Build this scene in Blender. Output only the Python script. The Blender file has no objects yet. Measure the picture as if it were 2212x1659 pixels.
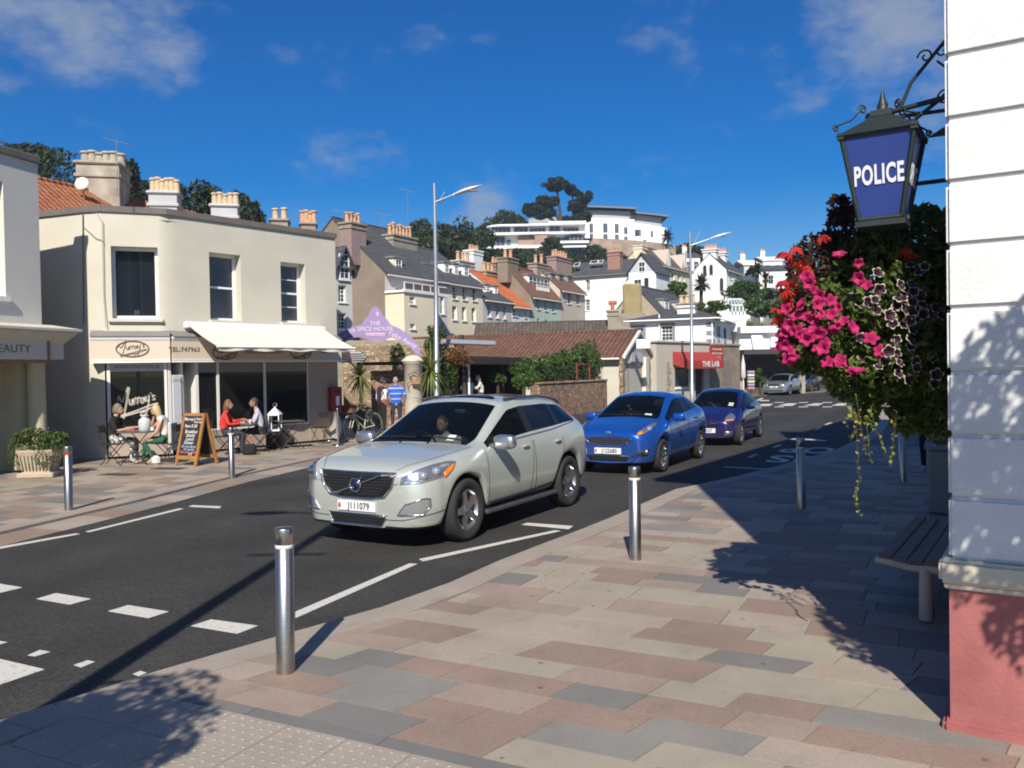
import bpy, bmesh, math, random
from mathutils import Vector, Matrix
from mathutils.bvhtree import BVHTree
from mathutils.geometry import tessellate_polygon
R = math.radians
sc = bpy.context.scene
col = sc.collection

# ---------------------------------------------------------------- camera, sky, sun, exposure
CAM_H, FPX, CX, CY = 1.95, 1800.0, 1106.0, 829.5
PITCH, ROLL = 0.94, 1.0
camd = bpy.data.cameras.new('camera')
camd.sensor_fit = 'HORIZONTAL'; camd.angle = 2 * math.atan(CX / FPX)
camd.clip_start = 0.05; camd.clip_end = 6000
cam = bpy.data.objects.new('camera', camd); col.objects.link(cam)
CAM_M = Matrix.Translation((0, 0, CAM_H)) @ Matrix.Rotation(R(90 - PITCH), 4, 'X') @ Matrix.Rotation(R(-ROLL), 4, 'Z')
cam.matrix_world = CAM_M
sc.camera = cam

SUN_EL, SUN_AZ = 39.5, 4.3           # elevation; the light travels along +Y turned this much to +X
sund = bpy.data.lights.new('sun', 'SUN'); sund.energy = 5.0; sund.angle = R(0.53); sund.color = (1.0, 0.93, 0.82)
sun = bpy.data.objects.new('sun', sund); col.objects.link(sun)
ldir = Vector((math.sin(R(SUN_AZ)) * math.cos(R(SUN_EL)), math.cos(R(SUN_AZ)) * math.cos(R(SUN_EL)), -math.sin(R(SUN_EL))))
sun.rotation_euler = ldir.to_track_quat('-Z', 'Y').to_euler()
sun.location = (0, -20, 30)

world = bpy.data.worlds.new('World'); sc.world = world; world.use_nodes = True
wn, wl = world.node_tree.nodes, world.node_tree.links
wn.clear()
def wnode(t, **k):
    n = wn.new(t)
    for a, b in k.items(): setattr(n, a, b)
    return n
sky = wnode('ShaderNodeTexSky', sky_type='NISHITA', sun_disc=False, sun_elevation=R(SUN_EL), sun_rotation=R(180 + SUN_AZ),
            altitude=0, air_density=1.0, dust_density=0.15, ozone_density=3.5)
hsv = wnode('ShaderNodeHueSaturation'); hsv.inputs['Saturation'].default_value = 1.6; hsv.inputs['Hue'].default_value = 0.513; hsv.inputs['Value'].default_value = 1.36
wl.new(sky.outputs[0], hsv.inputs['Color'])
tc = wnode('ShaderNodeTexCoord')
# fair-weather clouds: noise in direction space, with denser banks in a few directions
warp = wnode('ShaderNodeTexNoise'); warp.inputs['Scale'].default_value = 2.2; warp.inputs['Detail'].default_value = 2
wl.new(tc.outputs['Generated'], warp.inputs['Vector'])
n1 = wnode('ShaderNodeTexNoise'); n1.inputs['Scale'].default_value = 7.5; n1.inputs['Detail'].default_value = 8; n1.inputs['Roughness'].default_value = 0.6
mp = wnode('ShaderNodeMapping'); mp.inputs['Scale'].default_value = (1, 1, 1.7)
wl.new(tc.outputs['Generated'], mp.inputs['Vector']); wl.new(mp.outputs[0], n1.inputs['Vector'])
def cloud_dir(px, py):
    d = CAM_M.to_3x3() @ Vector(((px - CX) / FPX, -(py - CY) / FPX, -1)); return d.normalized()
acc = None
for px, py, wid, amt in ((60, 95, .185, 1.0), (300, 170, .09, .7), (1370, 60, .075, .62), (1510, 100, .085, .62), (770, 262, .085, .5), (1790, 140, .10, .7),
                         (1960, 60, .16, 1.0), (1040, 430, .085, .6), (1300, 375, .06, .5), (-500, 60, .25, .9), (-1500, -300, .3, .9), (3000, 250, .25, .8), (3900, -500, .3, .9)):
    d = cloud_dir(px, py)
    dist = wnode('ShaderNodeVectorMath', operation='DISTANCE'); wl.new(tc.outputs['Generated'], dist.inputs[0]); dist.inputs[1].default_value = d
    rng = wnode('ShaderNodeMapRange', interpolation_type='SMOOTHSTEP'); wl.new(dist.outputs['Value'], rng.inputs['Value'])
    rng.inputs['From Min'].default_value = wid; rng.inputs['From Max'].default_value = 0.0; rng.inputs['To Min'].default_value = 0; rng.inputs['To Max'].default_value = amt
    if acc is None: acc = rng.outputs[0]
    else:
        mx = wnode('ShaderNodeMath', operation='MAXIMUM'); wl.new(acc, mx.inputs[0]); wl.new(rng.outputs[0], mx.inputs[1]); acc = mx.outputs[0]
cov = wnode('ShaderNodeMath', operation='MULTIPLY_ADD'); wl.new(acc, cov.inputs[0]); cov.inputs[1].default_value = 0.55
nc = wnode('ShaderNodeMath', operation='MULTIPLY_ADD'); wl.new(n1.outputs['Fac'], nc.inputs[0]); nc.inputs[1].default_value = 2.3; nc.inputs[2].default_value = -0.65; wl.new(nc.outputs[0], cov.inputs[2])
cr = wnode('ShaderNodeMapRange', interpolation_type='SMOOTHSTEP'); wl.new(cov.outputs[0], cr.inputs['Value'])
cr.inputs['From Min'].default_value = 0.66; cr.inputs['From Max'].default_value = 1.35; cr.inputs['To Max'].default_value = 0.72
mixc = wnode('ShaderNodeMix', data_type='RGBA')
wl.new(cr.outputs[0], mixc.inputs[0]); wl.new(hsv.outputs[0], mixc.inputs[6]); mixc.inputs[7].default_value = (5.0, 5.7, 6.6, 1)
bg = wnode('ShaderNodeBackground'); bg.inputs['Strength'].default_value = 0.055
wl.new(mixc.outputs[2], bg.inputs['Color'])
wo = wnode('ShaderNodeOutputWorld'); wl.new(bg.outputs[0], wo.inputs['Surface'])

vs = sc.view_settings
sc.display_settings.display_device = 'sRGB'
vs.view_transform = 'Standard'; vs.look = 'None'; vs.gamma = 1.0; vs.exposure = 0.45; vs.use_curve_mapping = False
sc.render.engine = 'CYCLES'
sc.cycles.max_bounces = 8; sc.cycles.transparent_max_bounces = 24; sc.cycles.use_denoising = True
sc.cycles.sample_clamp_indirect = 6.0; sc.cycles.filter_width = 1.9

# ---------------------------------------------------------------- geometry helpers
CM3 = CAM_M.to_3x3()
def ray(px, py): return CM3 @ Vector(((px - CX) / FPX, -(py - CY) / FPX, -1.0))
def P(px, py, Y):
    d = ray(px, py); t = Y / d.y
    return Vector((d.x * t, Y, CAM_H + d.z * t))
def G(px, py, z=0.0):
    d = ray(px, py); t = (z - CAM_H) / d.z
    return Vector((d.x * t, d.y * t, z))
def to_px(p):
    q = CAM_M.inverted() @ Vector(p)
    return (CX + FPX * q.x / -q.z, CY - FPX * q.y / -q.z)
def U(a): return Vector((math.sin(R(a)), math.cos(R(a)), 0))       # heading a degrees from +Y towards +X
class Plane:
    """vertical plane through p0 (x, y) with heading a; maps a picture point to (distance along, height)"""
    def __init__(s, p0, a): s.p0 = Vector((p0[0], p0[1], 0)); s.a = a; s.u = U(a)
    def __call__(s, px, py):
        d = ray(px, py); u = s.u
        det = d.x * (-u.y) + u.x * d.y
        t = (s.p0.x * (-u.y) + u.x * s.p0.y) / det
        return ((t * d.x - s.p0.x) * u.x + (t * d.y - s.p0.y) * u.y, CAM_H + t * d.z)
    def at(s, k, off=0.0, z=0.0):
        n = Vector((s.u.y, -s.u.x, 0)); q = s.p0 + s.u * k + n * off; return Vector((q.x, q.y, z))

class MB:
    def __init__(s): s.v = []; s.f = []; s.m = []; s.sm = []
    def add(s, vs_, fs, mat=0, smooth=False, M=None):
        o = len(s.v)
        if M is not None: vs_ = [M @ Vector(p) for p in vs_]
        s.v.extend([tuple(p) for p in vs_])
        for f in fs: s.f.append(tuple(i + o for i in f)); s.m.append(mat); s.sm.append(smooth)
        return s
    def box(s, x0, y0, z0, x1, y1, z1, mat=0, M=None):
        vs_ = [(x, y, z) for z in (z0, z1) for y in (y0, y1) for x in (x0, x1)]
        return s.add(vs_, [(0, 2, 3, 1), (4, 5, 7, 6), (0, 1, 5, 4), (2, 6, 7, 3), (0, 4, 6, 2), (1, 3, 7, 5)], mat, False, M)
    def bbox(s, x0, y0, z0, x1, y1, z1, b=0.01, mat=0, M=None):
        """box with chamfered edges"""
        b = min(b, abs(x1 - x0) * .45, abs(y1 - y0) * .45, abs(z1 - z0) * .45)
        bm = bmesh.new(); bmesh.ops.create_cube(bm, size=1)
        for v in bm.verts: v.co = Vector(((x0 + x1) / 2 + v.co.x * (x1 - x0), (y0 + y1) / 2 + v.co.y * (y1 - y0), (z0 + z1) / 2 + v.co.z * (z1 - z0)))
        bmesh.ops.bevel(bm, geom=bm.edges[:], offset=b, segments=1, affect='EDGES', clamp_overlap=True)
        return s.bm(bm, mat, False, M)
    def bm(s, bm, mat=0, smooth=False, M=None):
        bm.verts.index_update()
        s.add([v.co.copy() for v in bm.verts], [[v.index for v in f.verts] for f in bm.faces], mat, smooth, M); bm.free(); return s
    def quad(s, a, b, c, d, mat=0): return s.add([a, b, c, d], [(0, 1, 2, 3)], mat)
    def poly(s, pts, mat=0): return s.add(pts, [tuple(range(len(pts)))], mat)
    def ext(s, pts, vec, mat=0, M=None, smooth=False):
        """extrude a planar polygon (3-D points) along vec"""
        n = len(pts); vec = Vector(vec); p = [Vector(q) for q in pts]
        tri = tessellate_polygon([p]) if n > 4 else None
        vv = p + [q + vec for q in p]
        if tri: fs = [tuple(reversed(t)) for t in tri] + [tuple(i + n for i in t) for t in tri]
        else: fs = [tuple(reversed(range(n))), tuple(range(n, 2 * n))]
        s.add(vv, fs, mat, False, M)
        return s.add(vv, [(i, (i + 1) % n, (i + 1) % n + n, i + n) for i in range(n)], mat, smooth, M)
    def tube(s, path, r, seg=8, mat=0, cap=True, M=None, smooth=True):
        path = [Vector(p) for p in path]; n = len(path)
        rr = r if isinstance(r, (list, tuple)) else [r] * n
        vv = []; up = None
        for i, p in enumerate(path):
            t = (path[min(i + 1, n - 1)] - path[max(i - 1, 0)])
            if t.length < 1e-9: t = Vector((0, 0, 1))
            t.normalize()
            if up is None:
                up = Vector((0, 0, 1)) if abs(t.z) < .9 else Vector((1, 0, 0))
            a = t.cross(up)
            if a.length < 1e-5: a = t.orthogonal()
            a.normalize(); b = a.cross(t).normalized(); up = b
            for k in range(seg):
                th = 2 * math.pi * k / seg
                vv.append(p + (a * math.cos(th) + b * math.sin(th)) * rr[i])
        fs = [(i * seg + k, i * seg + (k + 1) % seg, (i + 1) * seg + (k + 1) % seg, (i + 1) * seg + k) for i in range(n - 1) for k in range(seg)]
        s.add(vv, fs, mat, smooth, M)
        if cap: s.add(vv, [tuple(range(seg)), tuple(reversed(range((n - 1) * seg, n * seg)))], mat, False, M)
        return s
    def lathe(s, prof, seg=16, mat=0, M=None, smooth=True, c=(0, 0, 0), cap=True):
        vv = [(c[0] + r * math.cos(2 * math.pi * k / seg), c[1] + r * math.sin(2 * math.pi * k / seg), c[2] + z) for r, z in prof for k in range(seg)]
        fs = [(i * seg + k, i * seg + (k + 1) % seg, (i + 1) * seg + (k + 1) % seg, (i + 1) * seg + k) for i in range(len(prof) - 1) for k in range(seg)]
        s.add(vv, fs, mat, smooth, M)
        caps = []
        if prof[0][0] > 1e-6: caps.append(tuple(reversed(range(seg))))
        if prof[-1][0] > 1e-6: caps.append(tuple(range((len(prof) - 1) * seg, len(prof) * seg)))
        if caps and cap: s.add(vv, caps, mat, False, M)
        return s
    def ell(s, c, r, seg=12, rings=8, mat=0, M=None, pw=1.0):
        prof = [(math.sin(math.pi * i / rings), -math.cos(math.pi * i / rings)) for i in range(rings + 1)]
        Q = Matrix.Translation(c) @ Matrix.Diagonal((r[0], r[1], r[2], 1))
        if M is not None: Q = M @ Q
        prof[0] = (1e-4, -1); prof[-1] = (1e-4, 1)
        n0 = len(s.v); s.lathe(prof, seg, mat, None if pw != 1 else Q)
        if pw != 1:
            f = lambda t: math.copysign(abs(t) ** pw, t)
            for i in range(n0, len(s.v)): s.v[i] = tuple(Q @ Vector([f(t) for t in s.v[i]]))
        return s
    def mesh(s, name):
        me = bpy.data.meshes.new(name); me.from_pydata(s.v, [], s.f)
        me.polygons.foreach_set('material_index', s.m); me.polygons.foreach_set('use_smooth', s.sm); me.update(); return me
    def build(s, name, mats, parent=None, **kw):
        me = s.mesh(name)
        for m in (mats if isinstance(mats, (list, tuple)) else [mats]): me.materials.append(m)
        return link(name, me, parent, **kw)

def tag(o, label=None, cat=None, group=None, kind=None):
    if label: o['label'] = label
    if cat: o['category'] = cat
    if group: o['group'] = group
    if kind: o['kind'] = kind
    return o
def link(name, me, parent=None, M=None, **kw):
    o = bpy.data.objects.new(name, me); col.objects.link(o)
    if parent is not None: o.parent = parent
    if M is not None: o.matrix_local = M
    return tag(o, **kw)
def thing(name, label, cat, loc=(0, 0, 0), rotz=0.0, group=None):
    o = bpy.data.objects.new(name, None); col.objects.link(o); o.empty_display_size = .2
    o.location = loc; o.rotation_euler = (0, 0, R(rotz))
    return tag(o, label, cat, group)
def frame(name, label, cat, p0, a, z=0.0, group=None):
    """thing whose local x runs along heading a; local -y faces the street on the right of that heading"""
    return thing(name, label, cat, (p0[0], p0[1], z), 90 - a, group)
KIDS = {}
def children(o): return [c for c in col.objects if c.parent is o]
def copy_tree(o, parent=None, M=None):
    c = o.copy(); col.objects.link(c); c.parent = parent
    if M is not None: c.matrix_local = M
    for ch in children(o): copy_tree(ch, c)
    return c
def text_mesh(body, size=1.0, extrude=0.0, bold=0.0, sx=1.0, align='CENTER', shear=0.0, spacing=1.0):
    cu = bpy.data.curves.new('lettering', 'FONT'); cu.body = body; cu.size = size; cu.extrude = extrude; cu.offset = bold
    cu.align_x = align; cu.align_y = 'CENTER'; cu.shear = shear; cu.space_character = spacing; cu.resolution_u = 3
    o = bpy.data.objects.new('lettering', cu); col.objects.link(o)
    dg = bpy.context.evaluated_depsgraph_get(); dg.update()
    me = bpy.data.meshes.new_from_object(o.evaluated_get(dg)); bpy.data.objects.remove(o); bpy.data.curves.remove(cu)
    for v in me.vertices: v.co.x *= sx
    return me
def text(name, body, size, mat, parent, M, **k):
    me = text_mesh(body, size, **k); me.materials.clear(); me.materials.append(mat)
    return link(name, me, parent, M)
def face_M(x, y, z, rx=90, rz=0):
    """matrix that stands lettering upright on a wall facing local -y"""
    return Matrix.Translation((x, y, z)) @ Matrix.Rotation(R(rz), 4, 'Z') @ Matrix.Rotation(R(rx), 4, 'X')

# ---------------------------------------------------------------- materials
MATS = {}
def nodes(name):
    m = bpy.data.materials.new(name); m.use_nodes = True
    nt = m.node_tree; nt.nodes.clear()
    o = nt.nodes.new('ShaderNodeOutputMaterial'); b = nt.nodes.new('ShaderNodeBsdfPrincipled'); nt.links.new(b.outputs[0], o.inputs[0])
    return m, nt, b, o
def nn(nt, t, ins=None, **k):
    n = nt.nodes.new(t)
    for a, b in k.items(): setattr(n, a, b)
    for a, b in (ins or {}).items():
        if isinstance(b, bpy.types.NodeSocket): nt.links.new(b, n.inputs[a])
        else: n.inputs[a].default_value = b
    return n
def c4(c): return (c[0], c[1], c[2], 1)
def ramp(nt, fac, stops):
    n = nt.nodes.new('ShaderNodeValToRGB'); nt.links.new(fac, n.inputs[0])
    el = n.color_ramp.elements
    while len(el) < len(stops): el.new(.5)
    for e, (p, c) in zip(el, stops): e.position = p; e.color = c4(c)
    return n.outputs[0]
def mul(c, k): return tuple(min(1, x * k) for x in c)
def mk(name, base, rough=.8, var=.18, scale=3.0, bump=.15, bscale=60.0, metal=0.0, spec=.5, fine=.0, fscale=220.0, coat=0.0, tint=None, bdist=.01):
    if name in MATS: return MATS[name]
    m, nt, b, o = nodes(name)
    pos = nt.nodes.new('ShaderNodeNewGeometry').outputs['Position']
    n = nn(nt, 'ShaderNodeTexNoise', {'Vector': pos, 'Scale': scale, 'Detail': 6.0, 'Roughness': .62})
    c = ramp(nt, n.outputs['Fac'], [(.28, mul(base, 1 - var)), (.72, mul(tint or base, 1 + var * .7))])
    if fine:
        f = nn(nt, 'ShaderNodeTexNoise', {'Vector': pos, 'Scale': fscale, 'Detail': 2.0})
        fr = nn(nt, 'ShaderNodeMapRange', {'Value': f.outputs['Fac'], 'From Min': .3, 'From Max': .7, 'To Min': 1 - fine, 'To Max': 1 + fine})
        mm = nn(nt, 'ShaderNodeVectorMath', {0: c, 1: fr.outputs[0]}, operation='MULTIPLY'); c = mm.outputs[0]
    nt.links.new(c, b.inputs['Base Color'])
    b.inputs['Roughness'].default_value = rough; b.inputs['Metallic'].default_value = metal; b.inputs['Specular IOR Level'].default_value = spec
    b.inputs['Coat Weight'].default_value = coat; b.inputs['Coat Roughness'].default_value = .03
    if bump:
        h = nn(nt, 'ShaderNodeTexNoise', {'Vector': pos, 'Scale': bscale, 'Detail': 4.0})
        bp = nn(nt, 'ShaderNodeBump', {'Height': h.outputs['Fac'], 'Strength': bump, 'Distance': bdist}); nt.links.new(bp.outputs[0], b.inputs['Normal'])
    MATS[name] = m; return m
def plain(name, base, rough=.5, metal=0.0, spec=.5, coat=0.0, emit=None):
    if name in MATS: return MATS[name]
    m, nt, b, o = nodes(name)
    b.inputs['Base Color'].default_value = c4(base); b.inputs['Roughness'].default_value = rough; b.inputs['Metallic'].default_value = metal
    b.inputs['Specular IOR Level'].default_value = spec; b.inputs['Coat Weight'].default_value = coat; b.inputs['Coat Roughness'].default_value = .03
    if emit: b.inputs['Emission Color'].default_value = c4(emit[0]); b.inputs['Emission Strength'].default_value = emit[1]
    MATS[name] = m; return m
def granite(name, base, speck, amount=.5):
    m, nt, b, o = nodes(name)
    pos = nt.nodes.new('ShaderNodeNewGeometry').outputs['Position']
    big = nn(nt, 'ShaderNodeTexNoise', {'Vector': pos, 'Scale': 1.3, 'Detail': 5.0, 'Roughness': .6})
    c0 = ramp(nt, big.outputs['Fac'], [(.3, mul(base, .86)), (.7, mul(base, 1.12))])
    sp = nn(nt, 'ShaderNodeTexNoise', {'Vector': pos, 'Scale': 75.0, 'Detail': 3.0, 'Roughness': .75})
    fr = nn(nt, 'ShaderNodeMapRange', {'Value': sp.outputs['Fac'], 'From Min': .54, 'From Max': .66, 'To Min': 0.0, 'To Max': amount})
    mx = nn(nt, 'ShaderNodeMix', {0: fr.outputs[0], 6: c0, 7: c4(speck)}, data_type='RGBA')
    sp2 = nn(nt, 'ShaderNodeTexNoise', {'Vector': pos, 'Scale': 95.0, 'Detail': 2.0})
    fr2 = nn(nt, 'ShaderNodeMapRange', {'Value': sp2.outputs['Fac'], 'From Min': .58, 'From Max': .7, 'To Min': 0.0, 'To Max': amount * .6})
    mx2 = nn(nt, 'ShaderNodeMix', {0: fr2.outputs[0], 6: mx.outputs[2], 7: c4(mul(base, 1.6))}, data_type='RGBA')
    # trodden dirt and old stains
    st = nn(nt, 'ShaderNodeTexNoise', {'Vector': pos, 'Scale': 3.1, 'Detail': 8.0, 'Roughness': .7})
    fs = nn(nt, 'ShaderNodeMapRange', {'Value': st.outputs['Fac'], 'From Min': .55, 'From Max': .78, 'To Min': 0.0, 'To Max': .35})
    mx3 = nn(nt, 'ShaderNodeMix', {0: fs.outputs[0], 6: mx2.outputs[2], 7: (.10, .085, .07, 1)}, data_type='RGBA')
    gv = nn(nt, 'ShaderNodeTexVoronoi', {'Vector': pos, 'Scale': 3.4}); gs = nn(nt, 'ShaderNodeMapRange', {'Value': gv.outputs['Distance'], 'From Min': .05, 'From Max': .075, 'To Min': .65, 'To Max': 0.0})
    mx4 = nn(nt, 'ShaderNodeMix', {0: gs.outputs[0], 6: mx3.outputs[2], 7: (.06, .055, .05, 1)}, data_type='RGBA')   # old chewing gum
    nt.links.new(mx4.outputs[2], b.inputs['Base Color'])
    b.inputs['Roughness'].default_value = .72
    bp = nn(nt, 'ShaderNodeBump', {'Height': sp.outputs['Fac'], 'Strength': .18, 'Distance': .004}); nt.links.new(bp.outputs[0], b.inputs['Normal'])
    MATS[name] = m; return m
def masonry(name, c1, c2, mortar, scale=2.6, rough=.9):
    """rubble stone wall"""
    m, nt, b, o = nodes(name)
    pos = nt.nodes.new('ShaderNodeNewGeometry').outputs['Position']
    mpn = nn(nt, 'ShaderNodeMapping', {'Vector': pos, 'Scale': (scale, scale, scale * 1.55)})
    nz = nn(nt, 'ShaderNodeTexNoise', {'Vector': mpn.outputs[0], 'Scale': 1.2, 'Detail': 3.0})
    ad = nn(nt, 'ShaderNodeVectorMath', {0: mpn.outputs[0], 1: nz.outputs['Color']}, operation='ADD')
    vo = nn(nt, 'ShaderNodeTexVoronoi', {'Vector': ad.outputs[0], 'Scale': 1.0})
    ve = nn(nt, 'ShaderNodeTexVoronoi', {'Vector': ad.outputs[0], 'Scale': 1.0}, feature='DISTANCE_TO_EDGE')
    sep = nn(nt, 'ShaderNodeSeparateColor', {0: vo.outputs['Color']})
    c = ramp(nt, sep.outputs[0], [(.0, mul(c1, .65)), (.45, c1), (.75, c2), (1, mul(c2, 1.25))])
    e = nn(nt, 'ShaderNodeMapRange', {'Value': ve.outputs['Distance'], 'From Min': .02, 'From Max': .09})
    mx = nn(nt, 'ShaderNodeMix', {0: e.outputs[0], 6: c4(mortar), 7: c}, data_type='RGBA')
    nt.links.new(mx.outputs[2], b.inputs['Base Color']); b.inputs['Roughness'].default_value = rough
    h = nn(nt, 'ShaderNodeTexNoise', {'Vector': pos, 'Scale': 18.0, 'Detail': 5.0})
    hs = nn(nt, 'ShaderNodeMath', {0: h.outputs['Fac'], 1: .3, 2: e.outputs[0]}, operation='MULTIPLY_ADD')
    bp = nn(nt, 'ShaderNodeBump', {'Height': hs.outputs[0], 'Strength': .9, 'Distance': .04}); nt.links.new(bp.outputs[0], b.inputs['Normal'])
    MATS[name] = m; return m
def bricks(name, c1, c2, mortar, bw=.22, bh=.075):
    m, nt, b, o = nodes(name)
    t = nt.nodes.new('ShaderNodeTexCoord').outputs['Object']
    sx = nn(nt, 'ShaderNodeSeparateXYZ', {0: t})
    ad = nn(nt, 'ShaderNodeMath', {0: sx.outputs[0], 1: sx.outputs[1]}, operation='ADD')
    cx = nn(nt, 'ShaderNodeCombineXYZ', {0: ad.outputs[0], 1: sx.outputs[2]})
    br = nn(nt, 'ShaderNodeTexBrick', {'Vector': cx.outputs[0], 'Scale': 1.0, 'Brick Width': bw, 'Row Height': bh, 'Mortar Size': .008, 'Color1': c4(c1), 'Color2': c4(c2), 'Mortar': c4(mortar)})
    nt.links.new(br.outputs['Color'], b.inputs['Base Color']); b.inputs['Roughness'].default_value = .9
    bp = nn(nt, 'ShaderNodeBump', {'Height': br.outputs['Fac'], 'Strength': .5, 'Distance': .01}, invert=True); nt.links.new(bp.outputs[0], b.inputs['Normal'])
    MATS[name] = m; return m
def roofing(name, c1, c2, course=.28, width=.24, wavy=0.0, moss=None, rough=.85, mossy=.3):
    """slates or pantiles laid in courses: local object x along the eaves, z up"""
    m, nt, b, o = nodes(name)
    t = nt.nodes.new('ShaderNodeTexCoord').outputs['Object']
    sx = nn(nt, 'ShaderNodeSeparateXYZ', {0: t})
    sl = nn(nt, 'ShaderNodeMath', {0: sx.outputs[2], 1: .5, 2: sx.outputs[1]}, operation='MULTIPLY_ADD')
    cx = nn(nt, 'ShaderNodeCombineXYZ', {0: sx.outputs[0], 1: sl.outputs[0]})
    br = nn(nt, 'ShaderNodeTexBrick', {'Vector': cx.outputs[0], 'Scale': 1.0, 'Brick Width': width, 'Row Height': course, 'Mortar Size': .012, 'Mortar Smooth': .3, 'Color1': c4(c1), 'Color2': c4(c2), 'Mortar': c4(mul(c1, .4))}, offset=0.0 if wavy else .5)
    nz = nn(nt, 'ShaderNodeTexNoise', {'Vector': t, 'Scale': .9, 'Detail': 6.0, 'Roughness': .65})
    fr = nn(nt, 'ShaderNodeMapRange', {'Value': nz.outputs['Fac'], 'From Min': .45, 'From Max': .75, 'To Min': 0.0, 'To Max': mossy})
    mx = nn(nt, 'ShaderNodeMix', {0: fr.outputs[0], 6: br.outputs['Color'], 7: c4(moss or mul(c1, .5))}, data_type='RGBA')
    nz2 = nn(nt, 'ShaderNodeTexNoise', {'Vector': t, 'Scale': 7.0, 'Detail': 3.0})
    fr2 = nn(nt, 'ShaderNodeMapRange', {'Value': nz2.outputs['Fac'], 'From Min': .3, 'From Max': .7, 'To Min': .75, 'To Max': 1.25})
    mm = nn(nt, 'ShaderNodeVectorMath', {0: mx.outputs[2], 1: fr2.outputs[0]}, operation='MULTIPLY')
    nt.links.new(mm.outputs[0], b.inputs['Base Color']); b.inputs['Roughness'].default_value = rough
    hgt = br.outputs['Fac']; inv = True; hh = nn(nt, 'ShaderNodeMath', {0: 1.0, 1: hgt}, operation='SUBTRACT').outputs[0]
    if wavy:
        ph = nn(nt, 'ShaderNodeMath', {0: sx.outputs[0], 1: 2 * math.pi / width}, operation='MULTIPLY')
        sn = nn(nt, 'ShaderNodeMath', {0: ph.outputs[0]}, operation='SINE')
        hh = nn(nt, 'ShaderNodeMath', {0: sn.outputs[0], 1: wavy, 2: hh}, operation='MULTIPLY_ADD').outputs[0]
    bp = nn(nt, 'ShaderNodeBump', {'Height': hh, 'Strength': .8, 'Distance': .035}); nt.links.new(bp.outputs[0], b.inputs['Normal'])
    MATS[name] = m; return m
def leafmat(name, dark, light, trans=.25, rough=.55, scale=1.5):
    m, nt, b, o = nodes(name)
    g = nt.nodes.new('ShaderNodeNewGeometry')
    n = nn(nt, 'ShaderNodeTexNoise', {'Vector': g.outputs['Position'], 'Scale': scale, 'Detail': 4.0, 'Roughness': .7})
    w = nn(nt, 'ShaderNodeMath', {0: g.outputs['Random Per Island'], 1: .5, 2: n.outputs['Fac']}, operation='MULTIPLY_ADD')
    c = ramp(nt, w.outputs[0], [(.35, dark), (.95, light)])
    nt.links.new(c, b.inputs['Base Color']); b.inputs['Roughness'].default_value = rough; b.inputs['Specular IOR Level'].default_value = .3
    tr = nn(nt, 'ShaderNodeBsdfTranslucent', {'Color': c}); mx = nn(nt, 'ShaderNodeMixShader', {0: trans, 1: b.outputs[0], 2: tr.outputs[0]})
    nt.links.new(mx.outputs[0], o.inputs[0]); MATS[name] = m; return m
def glassmat(name, tint=(.5, .55, .55), clear=.35, rough=.02, dark=(.012, .014, .015)):
    """window glass: mirror-like reflection over a partly see-through dark body"""
    m, nt, b, o = nodes(name)
    b.inputs['Base Color'].default_value = c4(dark); b.inputs['Roughness'].default_value = rough; b.inputs['Specular IOR Level'].default_value = .6
    tr = nn(nt, 'ShaderNodeBsdfTransparent', {'Color': c4(tint)})
    lw = nn(nt, 'ShaderNodeFresnel', {'IOR': 1.45})
    k = nn(nt, 'ShaderNodeMath', {0: 1.0, 1: lw.outputs[0]}, operation='SUBTRACT'); k2 = nn(nt, 'ShaderNodeMath', {0: k.outputs[0], 1: clear}, operation='MULTIPLY')
    mx = nn(nt, 'ShaderNodeMixShader', {0: k2.outputs[0], 1: b.outputs[0], 2: tr.outputs[0]}); nt.links.new(mx.outputs[0], o.inputs[0])
    MATS[name] = m; return m

WHITE = mk('white_paint', (.80, .80, .78), .5, .05, 2, .04, 30)
OFFWH = mk('offwhite_paint', (.70, .67, .60), .6, .08, 2, .05, 30)
GLASS = glassmat('window_glass', clear=.25)
DGLASS = plain('far_glass', (.035, .040, .045), .12, spec=.4)
CREAM = mk('cream_render', (.60, .55, .41), .85, .07, .7, .25, 70, fine=.03)
GREYC = mk('grey_render', (.50, .50, .46), .85, .08, .7, .25, 70)
LEAD = mk('lead_flashing', (.20, .19, .18), .7, .15, 2, .1)
BLACK = plain('black_metal', (.012, .012, .013), .45)
STEEL = None
# ---------------------------------------------------------------- ground, road, pavements
rng = random.Random(7)
def smooth(t): t = max(0.0, min(1.0, t)); return t * t * (3 - 2 * t)
def hill(x, y):
    q = -.875 * x + .485 * y; s_ = .485 * x + .875 * y
    h = 15 * smooth((q - 40) / 40) + 8 * smooth((s_ - 100) / 70) * smooth((q - 30) / 30) + 5 * smooth((s_ - 62) / 40) * smooth((q - 5) / 20)
    far = smooth((math.hypot(x, y) - 420) / 700)
    return h * (1 - far)
GRASS = mk('rough_grass', (.075, .085, .03), .95, .5, .25, .5, 3, tint=(.10, .09, .045))
xs = [-4000, -1800, -900, -500] + [-300 + 12 * i for i in range(51)] + [500, 900, 1800, 4000]
ys = [-4000, -1500, -600, -200] + [-100 + 10 * i for i in range(46)] + [500, 900, 1800, 4000]
mb = MB(); nx = len(xs)
mb.add([(x, y, hill(x, y) - .06 + (.5 * math.sin(x * .31) * math.sin(y * .27) if hill(x, y) > 6 else 0)) for y in ys for x in xs],
       [(j * nx + i, j * nx + i + 1, (j + 1) * nx + i + 1, (j + 1) * nx + i) for j in range(len(ys) - 1) for i in range(nx - 1)], 0, True)
mb.build('ground', GRASS, kind='structure')

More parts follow.
